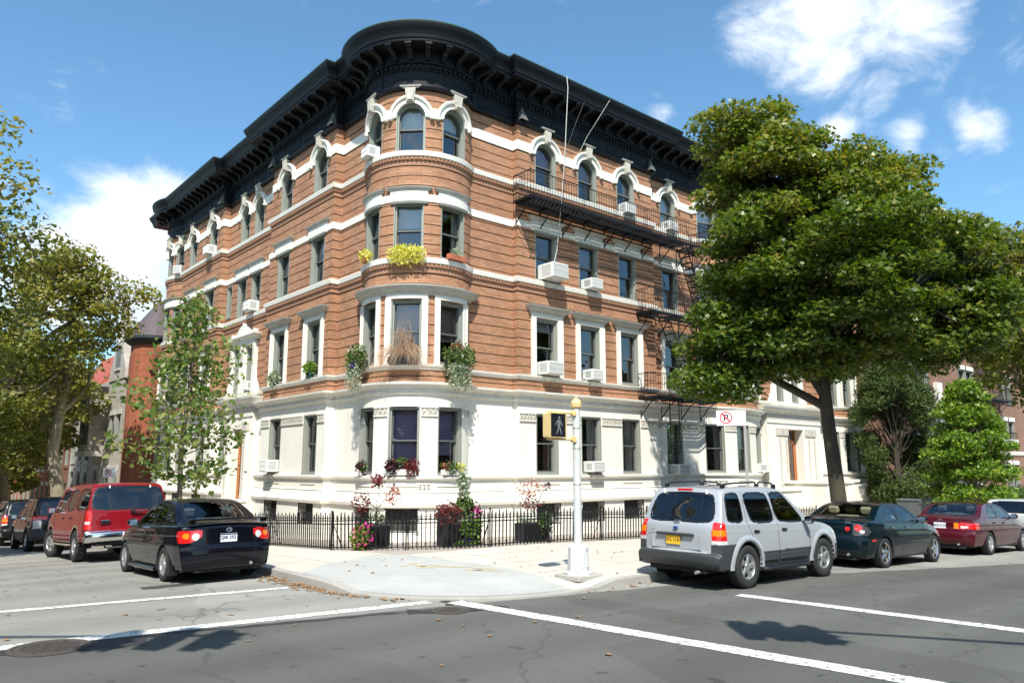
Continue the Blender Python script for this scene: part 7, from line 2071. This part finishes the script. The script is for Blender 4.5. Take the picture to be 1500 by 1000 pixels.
# --- dark green sedan, right street
grn = dict(sed); grn.update(w=1.72, wb=2.67, wr=.32, rim=.225, arch=.365, paint=M['car_green'], seat=M['seat_cream'],
  prof=[(-.75, .24), (-.87, .26), (-.93, .38), (-.94, .55), (-.925, .66), (-.90, .70), (-.895, .92), (-.88, 1.0), (-.80, 1.035), (-.48, 1.045), (-.34, 1.06), (0, 1.25), (.26, 1.36), (.6, 1.405), (1.0, 1.415), (1.35, 1.39), (1.6, 1.32), (2.1, 1.04), (2.25, .98), (2.8, .90), (3.2, .78), (3.42, .66), (3.52, .5), (3.5, .28), (3.4, .22)],
  side_windows=[([(.16, .99), (.86, .98), (.84, 1.33), (.60, 1.325), (.40, 1.24), (.14, 1.04)], 2), ([(.95, .98), (1.98, .96), (1.68, 1.15), (1.40, 1.31), (1.2, 1.345), (.93, 1.345)], 2)],
  end_windows=[([(0, 1.075), (.62, 1.075), (.52, 1.34), (0, 1.365)], lambda x, z: x < .4, 2, None), ([(0, 1.05), (.64, 1.05), (.52, 1.36), (0, 1.38)], lambda x, z: x > 1.3, 2, None)],
  seams=[[(.13, 1.0), (.20, .8), (.42, .58), (.46, .28)], [(.89, 1.35), (.92, .9), (.90, .28)], [(2.04, .95), (2.08, .6), (2.04, .28)], [(.46, .50), (2.06, .50)]],
  lamps=[(lambda x, ay, z, y, s: (x < -.45) & (z > .70+.5*np.clip(x+.78, 0, 1)) & (z < .97-.75*np.clip(x+.86, 0, 1)) & (ay > .54) & (x < -.52), 9), (lambda x, ay, z, y, s: (x < -.6) & (np.hypot(ay-.645, z-.86) < .075), 4), (lambda x, ay, z, y, s: (x < -.6) & (np.hypot(ay-.72, z-.78) < .045), 6), (lambda x, ay, z, y, s: (x < -.6) & (np.hypot(ay-.43, z-.83) < .05), 4), (lambda x, ay, z, y, s: (x < -.45) & (x > -.62) & (z > .58) & (z < .62) & s, 4), (lambda x, ay, z, y, s: (x > 3.0) & (z > .60) & (z < .76) & (ay > .45), 6)],
  rimmat=M['chrome'], spokes=5, handles=[(.40, .86), (1.14, .85)], handle_mat=M['chrome'], mirror=(1.86, .96), shelf=(-.3, .25), shelf_c=True, dash=(1.9, 2.15))
r4, fn4 = put_right('dark_green_sedan', 'dark blue green sedan with cream seats and bright chrome wheels, between silver and maroon', 'car', grn, 17.4, 8.52, .018)
text_obj('boot_lettering', 'IS300', .06, M['chrome'], r4, (-.905, -.46, .965), (R(90), 0, -PI/2), .0015)

# --- maroon sedan
mar = dict(sed); mar.update(w=1.77, wb=2.72, wr=.31, rim=.20, arch=.36, paint=M['car_maroon'], seat=M['seat_grey'],
  prof=[(-.95, .26), (-1.10, .28), (-1.17, .40), (-1.18, .56), (-1.16, .64), (-1.10, .67), (-1.085, .86), (-1.06, .95), (-.98, .985), (-.62, 1.01), (-.46, 1.04), (-.06, 1.27), (.2, 1.37), (.55, 1.41), (1.0, 1.42), (1.4, 1.39), (1.66, 1.30), (2.15, 1.03), (2.3, .98), (2.9, .90), (3.4, .78), (3.6, .66), (3.68, .5), (3.66, .28), (3.5, .22)],
  plan=[(-1.2, .955), (-.6, .985), (0, 1), (1.3, 1), (2.4, .99), (3.2, .95), (3.7, .88)], belt=[(-1.2, .95), (0, .95), (2.2, .93), (3.7, .72)], sill=[(-1.2, .27), (.4, .24), (2.2, .24), (3.7, .22)],
  side_windows=[([(.10, .99), (.86, .98), (.84, 1.34), (.56, 1.335), (.34, 1.22), (.06, 1.04)], 2), ([(.95, .98), (2.02, .96), (1.70, 1.17), (1.42, 1.32), (1.2, 1.35), (.93, 1.35)], 2)],
  end_windows=[([(0, 1.05), (.66, 1.05), (.53, 1.35), (0, 1.375)], lambda x, z: x < .4, 2, None), ([(0, 1.05), (.64, 1.05), (.52, 1.36), (0, 1.38)], lambda x, z: x > 1.3, 2, None)],
  lamps=[(lambda x, ay, z, y, s: (x < -.72) & (z > .70) & (z < .86) & (ay > .34), 4), (lambda x, ay, z, y, s: (x < -.7) & (z > .70) & (z < .86) & (ay > .34) & (ay < .46), 5), (lambda x, ay, z, y, s: (x < -.8) & (z > .72) & (z < .78) & (ay > .50) & (ay < .68), 6), (lambda x, ay, z, y, s: (x > 3.2) & (z > .60) & (z < .74) & (ay > .45), 6)],
  spokes=5, rimmat=M['alloy'], handles=[(.40, .86), (1.14, .85)], handle_mat=M['car_maroon'], shelf=(-.35, .2))
r5, fn5 = put_right('maroon_sedan', 'maroon sedan with wide amber and red tail lights, second from the right edge', 'car', mar, 23.9, 8.55, .022)
plate(r5, -1.11, 0, .77, M['plate_white'], M['plate_ink'], 'EKR 5127'); text_obj('boot_lettering', 'INFINITI', .045, M['chrome'], r5, (-1.085, -.45, .905), (R(90), 0, -PI/2), .0015)
m = MB(); m.tube([(-1.085, .05*math.cos(t), .91+.03*math.sin(t)) for t in [2*PI*k/16 for k in range(17)]], .005, M['chrome'], 5, cap=False); m.build('oval_badge', r5, local=True)
# --- pale hatchback wagon at the right edge
pal = dict(suv); pal.update(paint=M['car_pale'], lower=M['car_pale'], wr=.32, rim=.2, arch=.38, sillz=.25, w=1.78,
  prof=[(-.70, .30), (-.86, .32), (-.92, .42), (-.92, .60), (-.88, .66), (-.86, .70), (-.84, .95), (-.78, 1.04), (-.60, 1.32), (-.48, 1.45), (-.36, 1.49), (0, 1.51), (.7, 1.52), (1.2, 1.50), (1.50, 1.43), (1.80, 1.26), (2.22, 1.03), (2.35, 1.0), (2.9, .92), (3.28, .84), (3.44, .74), (3.50, .60), (3.52, .5), (3.50, .30), (3.42, .25)],
  side_windows=[([(-.50, 1.06), (-.03, 1.04), (-.01, 1.40), (-.36, 1.39)], 2), ([(.14, 1.03), (.92, 1.02), (.90, 1.41), (.12, 1.41)], 2), ([(1.02, 1.02), (1.98, 1.0), (1.75, 1.18), (1.42, 1.38), (1.00, 1.41)], 2)],
  end_windows=[([(0, 1.06), (.68, 1.06), (.60, 1.39), (0, 1.41)], lambda x, z: x < 0, 10, None), ([(0, 1.06), (.68, 1.06), (.60, 1.4), (0, 1.42)], lambda x, z: x > 1.4, 2, None)], belt=[(-1, 1.02), (0, 1.01), (2.3, .98), (3.5, .84)],
  lowf=lambda x, ay, z, s: (z < .34), lamps=[(lambda x, ay, z, y, s: (x < -.55) & (z > .86) & (z < 1.0) & (ay > .50), 4), (lambda x, ay, z, y, s: (x > 3.0) & (z > .6) & (z < .76) & (ay > .5), 6)], sill=[(-1, .3), (3.5, .26)], low_split=None, mirror=(1.9, .98), handles=[(.3, .88), (1.2, .87)], seat_z=.62)
r6, fn6 = put_right('pale_hatchback', 'pale silver green hatchback cut by the right edge of the picture', 'car', pal, 29.4, 8.55, .025)
# --- dark cars beyond the red one
cx_ = dict(suv); cx_.update(paint=M['car_dark'], lower=M['cladding'], glass_r=M['car_glass_dark'], lamps=[(lambda x, ay, z, y, s: (x < -.55) & (z > .98) & (z < 1.12) & (ay > .45), 4), (lambda x, ay, z, y, s: (x < -.5) & (z > .72) & (z < .97) & (ay > .60) & (ay < .84), 6), (lambda x, ay, z, y, s: (x > 3.1) & (z > .7) & (z < .86) & (ay > .5), 6)])
r7, fn7 = put_left('dark_crossover', 'charcoal crossover with a pale rear corner, parked just beyond the red one', 'car', cx_, 5.35, 29.4, .028)
far = dict(sed); far.update(paint=M['car_dark'])
fs = dict(suv); fs.update(paint=M['car_dark'], lower=M['car_dark'])
r8, fn8 = put_left('black_suv', 'black sport utility in shade near the left edge, beyond the charcoal crossover', 'car', fs, 5.3, 35.2, .03)
r9, fn9 = put_left('black_suv', 'farthest black car of the left row, almost hidden at the left edge', 'car', fs, 5.3, 41.2, .04)
# ------------------------------------------------------------------ neighbouring houses
M['red_brick'] = brick_mat('orange_red_brick', (.34, .115, .06), (.27, .085, .045), (.28, .10, .06), .22, .07)
M['brown_brick'] = brick_mat('brown_apartment_brick', (.30, .17, .115), (.22, .115, .08), (.20, .14, .11), .22, .07)
M['brownstone'] = pbr('brownstone', (.19, .085, .05), .85, var=.15, nscale=4, bump=.2, bscale=20)
M['greystone'] = pbr('rock_faced_grey_stone', (.40, .36, .31), .9, var=.25, nscale=6, bump=.6, bscale=9, dirt=(.22, .2, .17), dscale=1.2, dmix=.5)
M['slate'] = pbr('dark_slate', (.085, .065, .07), .7, var=.35, nscale=10, bump=.4, bscale=16)
M['red_tile'] = pbr('red_roof_tile', (.36, .085, .055), .8, var=.25, nscale=12, bump=.4, bscale=14)
M['green_gutter'] = pbr('dark_gutter_paint', (.02, .03, .03), .5)
def bwin(seg, c, w, z0, h, root, arch=False, surround=None, inside=None):
    fr, sa, gl, H, mid, xi = win_meshes(w, h, arch); p = seg.map(c, 0, z0); rp = root.location
    o = link('window', fr, root, (p[0]-rp[0], p[1]-rp[1], z0-rp[2]), seg.rz(c)); link('sash', sa, o); link('pane', gl, o)
    if inside: link('blind', inside_mesh(inside[0], w, H, inside[1]), o)
    if surround:
        t = MB(); segbox(t, seg, c-w/2-.16, c+w/2+.16, 0, .07, z0-.18, z0, surround); t.build('stone_sill', o); t = MB(); segbox(t, seg, c-w/2-.14, c+w/2+.14, 0, .06, z0+H, z0+H+.28, surround); t.build('stone_lintel', o)
    return o
def house(name, label, seg, s0, s1, z0, H, mat, rows, depth=12, surround=None, cornice=None, base=None, skip=(), cat='house'):
    c = (s0+s1)/2; p = seg.map(c, 0, z0); root = empty(name, p, 0, label, cat)
    ops = []
    for (wz, wh, ww, xs_, arch) in rows:
        for q in xs_: ops.append((s0+q-ww/2, s0+q+ww/2, wz, wz+wh, 'arch' if arch else 'rect'))
    mb = MB(); wall(mb, seg, s0, s1, [(z0-1, 0), (H, 0)], ops, mat)
    for q, fl in ((s0, 1), (s1, -1)): mb.face([seg.map(q, 0, z0-1), seg.map(q, -depth, z0-1), seg.map(q, -depth, H), seg.map(q, 0, H)], mat)
    mb.face([seg.map(s0, -depth, z0-1), seg.map(s1, -depth, z0-1), seg.map(s1, -depth, H), seg.map(s0, -depth, H)], mat)
    mb.face([seg.map(s0, -1.0, z0), seg.map(s1, -1.0, z0), seg.map(s1, -1.0, H), seg.map(s0, -1.0, H)], M['interior'])
    mb.build('wall', root)
    rf = MB(); rf.face([seg.map(s0, 0, H-.02), seg.map(s1, 0, H-.02), seg.map(s1, -depth, H-.02), seg.map(s0, -depth, H-.02)], M['roof_tar']); rf.build('roof', root)
    for (wz, wh, ww, xs_, arch) in rows:
        for q in xs_:
            bwin(seg, s0+q, ww, wz, wh, root, arch, surround, rnd.choice([None, ('blind', .4), ('curtain', .7)]))
    if cornice:
        t = MB()
        cap_mould(t, seg, s0, s1, H-.55, [(0, .05), (.1, .12), (.25, .15), (.3, .4), (.42, .45), (.5, .55), (.58, .57), (.6, 0)], cornice)
        q = s0+.3
        while q < s1-.2: segbox(t, seg, q, q+.12, .12, .40, H-.50, H-.26, cornice, 1); q += .55
        t.build('cornice', root)
    return root
sRow = Seg('Y', 11.45)
def s_(y): return -y
# first neighbour: orange brick with a slate turret
z0 = gz(11, 44)
h1 = house('row_house', 'orange red brick row house with slate turret next to the corner building', sRow, -47.4, -41.75, z0, 8.4, M['red_brick'], [(z0+1.9, 2.0, 1.0, (1.2, 4.4), False), (z0+5.3, 1.9, 1.0, (1.2, 4.4), False)], surround=M['brownstone'])
for zz in (z0+4.6, z0+8.2):
    t = MB(); cap_mould(t, sRow, -47.4, -41.75, zz, [(0, .02), (.08, .1), (.2, .16), (.25, 0)], M['brownstone']); t.build('belt_course', h1)
t = MB(); cx, cy = 11.9, 43.8
t.lathe([(1.25, z0+1), (1.25, 8.7)], M['red_brick'], 20, (cx, cy, 0)); t.build('turret', h1)
t = MB(); t.lathe([(1.25, 8.5), (1.5, 8.65), (1.62, 8.8), (1.62, 8.95), (1.4, 8.98)], M['green_gutter'], 20, (cx, cy, 0)); t.build('turret_eave', h1)
t = MB(); t.lathe([(1.58, 8.94), (1.2, 9.5), (.7, 10.2), (.06, 11.1), (.05, 11.4), (.001, 11.45)], M['slate'], 20, (cx, cy, 0)); t.build('turret_roof', h1)
t = MB(); t.raw([(11.6, 44.6, 8.3), (11.6, 47.6, 8.3), (14.2, 47.6, 10.7), (14.2, 44.6, 10.7), (20, 47.6, 10.7), (20, 44.6, 10.7), (11.6, 44.6, 8.3), (20, 44.6, 8.3)], [(0, 1, 2, 3), (3, 2, 4, 5), (6, 3, 5, 7)], M['red_tile']); t.build('tiled_roof', h1)
t = MB(); t.box(11.3, 13.0, 45.2, 46.4, 8.5, 9.7, M['greystone']); t.box(11.26, 11.3, 45.4, 46.2, 8.7, 9.5, M['frame_dark']); t.box(11.15, 13.2, 45.05, 46.55, 9.7, 9.85, M['green_gutter']); t.build('dormer', h1)
# second: grey stone with a pointed gable
z0 = gz(11, 50)
h2 = house('row_house', 'grey stone row house with a steep pointed gable and dark bay under a red roof', sRow, -54.4, -47.4, z0, 7.3, M['greystone'], [(z0+1.2, 1.8, 1.0, (1.1, 4.0, 5.8), True), (z0+4.9, 1.8, .9, (1.2, 4.2, 5.7), False)], surround=M['stone_grey'], cat='house')
t = MB()
g = [(-51.6, 7.2), (-47.7, 7.2), (-47.9, 7.8), (-48.5, 8.6), (-49.0, 9.9), (-49.3, 11.0), (-49.45, 11.6), (-49.75, 11.6), (-49.9, 11.0), (-50.3, 9.9), (-50.8, 8.6), (-51.4, 7.8)]
t.prism(g, -.4, .06, M['greystone'], lambda u, h, w: sRow.map(u, h, w)); t.build('gable', h2)
t = MB(); segbox(t, sRow, -50.1, -49.1, .055, .08, 7.9, 9.1, M['frame_dark'], 1); segbox(t, sRow, -50.2, -49.0, .06, .14, 7.75, 7.88, M['stone_grey'], 1); segbox(t, sRow, -50.2, -49.0, .06, .12, 9.1, 9.3, M['stone_grey'], 1)
t.prism([(-49.6+.28*math.cos(a), 9.75+.34*math.sin(a)) for a in [2*PI*k/14 for k in range(14)]], .055, .1, M['stone'], lambda u, h, w: sRow.map(u, h, w)); t.build('gable_window', h2)
t = MB(); t.raw([(11.5, 47.5, 7.2), (11.5, 54.4, 7.2), (14.6, 54.4, 10.6), (14.6, 47.5, 10.6), (20, 54.4, 10.6), (20, 47.5, 10.6), (20, 47.5, 7.2)], [(0, 1, 2, 3), (3, 2, 4, 5), (0, 3, 5, 6)], M['red_tile']); t.build('tiled_roof', h2)
t = MB(); segbox(t, sRow, -54.2, -51.7, .0, .9, z0+4.6, 6.7, M['greystone'], 1); [segbox(t, sRow, -54.0+q_, -53.4+q_, .895, .93, z0+5.0, 6.4, M['frame_dark'], 1) for q_ in (0, .8, 1.6)]; segbox(t, sRow, -54.3, -51.6, .0, 1.0, 6.7, 6.95, M['green_gutter'], 1); segbox(t, sRow, -54.3, -51.6, 0, 1.0, z0+4.3, z0+4.6, M['stone_grey'], 1); t.build('oriel', h2)
# further houses of the row
y = 54.4
specs = [('grey stone row house with arched ground floor windows and a red mansard roof', 6.6, 7.6, M['greystone'], M['stone_grey'], True), ('brownstone row house with a dark cornice, half hidden by the plane tree', 6.2, 9.2, M['brownstone'], M['brownstone'], False),
         ('orange brick row house fifth from the corner building', 6.2, 9.2, M['red_brick'], M['stone_grey'], False), ('deep brown row house sixth from the corner building', 6.2, 9.4, M['brownstone'], M['brownstone'], False), ('last orange brick row house before the street end', 6.4, 9.0, M['red_brick'], M['brownstone'], False)]
for (lb, w_, H_, mt, su, mans) in specs:
    z0 = gz(11, y+w_/2)
    h = house('row_house', lb, sRow, -(y+w_), -y, z0, z0+H_+1.6, mt, [(z0+1.3, 1.9, 1.0, (1.1, 3.1, 5.1), mans), (z0+4.4, 1.9, 1.0, (1.1, 3.1, 5.1), False)] + ([] if mans else [(z0+7.4, 1.7, 1.0, (1.1, 3.1, 5.1), False)]), surround=su, cornice=M['green_gutter'])
    if mans:
        t = MB(); Hh = z0+H_+1.6; t.raw([(11.5, y, Hh), (11.5, y+w_, Hh), (12.9, y+w_, Hh+2.4), (12.9, y, Hh+2.4), (20, y+w_, Hh+2.4), (20, y, Hh+2.4), (20, y, Hh)], [(0, 1, 2, 3), (3, 2, 4, 5), (0, 3, 5, 6)], M['red_tile']); t.build('mansard_roof', h)
    t = MB()
    for k in range(5): t.box(9.2+k*.32, 11.45, y+w_-1.9, y+w_-.5, z0-.5, z0+.22+k*.2, M['brownstone'])
    t.build('stoop', h); y += w_
# tall blocks closing the left street and the ground behind the trees
h = house('apartment_block', 'dark apartment block closing the far end of the left street', Seg('X', 91.0), -34, 24, -4, 9.0, M['brown_brick'], [(-2.5+3.1*k, 1.8, 1.3, tuple(3+4.2*j for j in range(9)), False) for k in range(3)], surround=M['stone_grey'], cornice=M['stone_grey'], cat='building')

# brown apartment building beyond the corner block on the right street
sB = Seg('X', 18.7); z0 = gz(50, 10)
rows = []
for k in range(6):
    rows.append((z0+1.6+3.15*k, 1.75, 1.25, (3.0, 4.35, 10.6, 11.95, 18.2, 19.55, 25.8, 27.1), False))
ap = house('brown_apartment_building', 'taller brown brick apartment building with stone trim, seen through the right street trees', sB, 45.2, 76.0, z0, 19.2, M['brown_brick'], rows, surround=M['stone_trim'], cornice=M['stone_trim'], depth=16, cat='building')
t = MB()
segbox(t, sB, 45.2, 76.0, 0, .08, z0-1, z0+1.2, M['stone_trim'], 1)
for zz in (z0+4.0, z0+16.6): cap_mould(t, sB, 45.2, 76.0, zz, [(0, 0), (.05, .1), (.22, .14), (.28, 0)], M['stone_trim'])
for x in (47.7, 55.2, 62.9, 70.5): segbox(t, sB, x-.02, x+2.85, .0, .09, z0+4.9, z0+5.2, M['stone'], 1)
segbox(t, sB, 50.8, 51.6, 0, .25, z0+3.6, z0+8.4, M['stone'], 1); segbox(t, sB, 52.4, 56.5, 0, .35, z0-.2, z0+3.9, M['stone'], 1)
t.build('stone_trim', ap)
fe = empty('fire_escape', (59.6, 18.6, z0), 0, 'iron fire escape with slanting ladders on the brown apartment building', 'fire escape')
for k in range(1, 6):
    zz = z0+1.5+3.15*k; t = MB(); platform(t, 57.4, 62.6, 17.75, 18.68, zz); t.build('balcony_floor', fe)
    t = MB(); railing(t, [(57.4, 18.66), (57.4, 17.77), (62.6, 17.77), (62.6, 18.66)], zz, .9, .2, False); t.build('balcony_railing', fe)
    t = MB()
    for yy in (17.9, 18.35): t.tube([(58.4, yy, zz), (61.0, yy, zz-3.15 if k > 1 else zz-2.6)], .03, RI, 4)
    for j in range(11): q = (j+.5)/11; t.box(58.4+2.6*q-.08, 58.4+2.6*q+.08, 17.9, 18.35, zz-3.0*q-.01, zz-3.0*q+.01, RI)
    t.build('stair', fe)
# wheeled bins behind the low fence
M['bin'] = pbr('grey_bin_plastic', (.10, .11, .115), .5, var=.1)
for i, (x, y_, lb) in enumerate(((34.6, 13.9, 'grey lidded bin nearest the entrance steps behind the far fence'), (36.2, 13.9, 'grey lidded bin in the middle of three behind the far fence'), (37.8, 13.9, 'grey lidded bin farthest right behind the far fence'))):
    zb = gz(x, y_)+.13; root = empty('wheeled_bin', (x, y_, zb), 0, lb, 'bin', 'bins behind the far fence')
    t = MB(); t.raw([(-.5, -.35, .1), (.5, -.35, .1), (.5, .35, .1), (-.5, .35, .1), (-.65, -.45, 1.15), (.65, -.45, 1.15), (.65, .45, 1.15), (-.65, .45, 1.15)], [(0, 1, 5, 4), (1, 2, 6, 5), (2, 3, 7, 6), (3, 0, 4, 7)], M['bin']); t.box(-.68, .68, -.48, -.45, 1.08, 1.16, M['bin']); t.build('bin_body', root, local=True)
    t = MB(); t.box(-.69, .69, -.5, .48, 1.16, 1.24, M['bin'], bev=.03); t.build('lid', root, local=True)
    for sx in (-.5, .5):
        t = MB(); t.lathe([(.10, -.03), (.10, .03)], M['rubber'], 12, (sx, .3, .1), 'x', cap=True); t.build('wheel', root, local=True)
# ------------------------------------------------------------------ the other three corners, behind the camera: seen only as reflections in glass and paint
class SegO(Seg):
    def map(s, q, d, z):
        if s.kind == 'X': return (-q, s.a + d, z)
        return (s.a + d, q, z)
    def rz(s, q): return PI if s.kind == 'X' else PI/2
def across(label, seg, s0, s1, H, mat):
    n = int((s1-s0)/2.6); xs_ = tuple((k+.5)*(s1-s0)/n for k in range(n))
    z0 = gz(*seg.map((s0+s1)/2, 0, 0)[:2])
    return house('apartment_block', label, seg, s0, s1, z0, z0+H, mat, [(z0+1.3+3.3*k, 1.9, 1.05, xs_, False) for k in range(int(H/3.3))], surround=M['stone_grey'], cornice=M['green_gutter'], cat='building')
across('brown brick block across the right street, mirrored in the car windows', SegO('X', -11.0), -62, -9, 11.5, M['brown_brick'])
across('brownstone terrace across the left street, facing the dark sedan', SegO('Y', -11.0), 9, 66, 11.5, M['brownstone'])
across('brick corner block behind the camera on the right street side', SegO('X', -12.0), 12, 40, 11.5, M['red_brick'])
across('brick corner block behind the camera on the left street side', SegO('Y', -12.0), -40, -12, 11.5, M['brown_brick'])
M['leaf_far'] = M['leaf_shrub']
for i, (x, y) in enumerate(((16, -7.2), (30, -7.2), (44, -7.2), (-7.5, 6.5), (-7.2, 34))):
    big_tree('street_tree', ['street tree opposite the silver wagon', 'street tree opposite the maroon sedan', 'street tree farther along the opposite kerb', 'street tree across the left street beside the crossing', 'street tree across the left street halfway up'][i], 'tree', (x, y, gz(x, y)), [(x, y, 0), (x, y, 2.5), (x+.1, y, 4.5), (x, y, 7)], [((x, y, 6.6), (2.7, 2.7, 2.6))], 40, 3600, .34, 'plane', M['leaf_plane'], M['bark'], 60+i, .22, 'street trees on the opposite pavements')
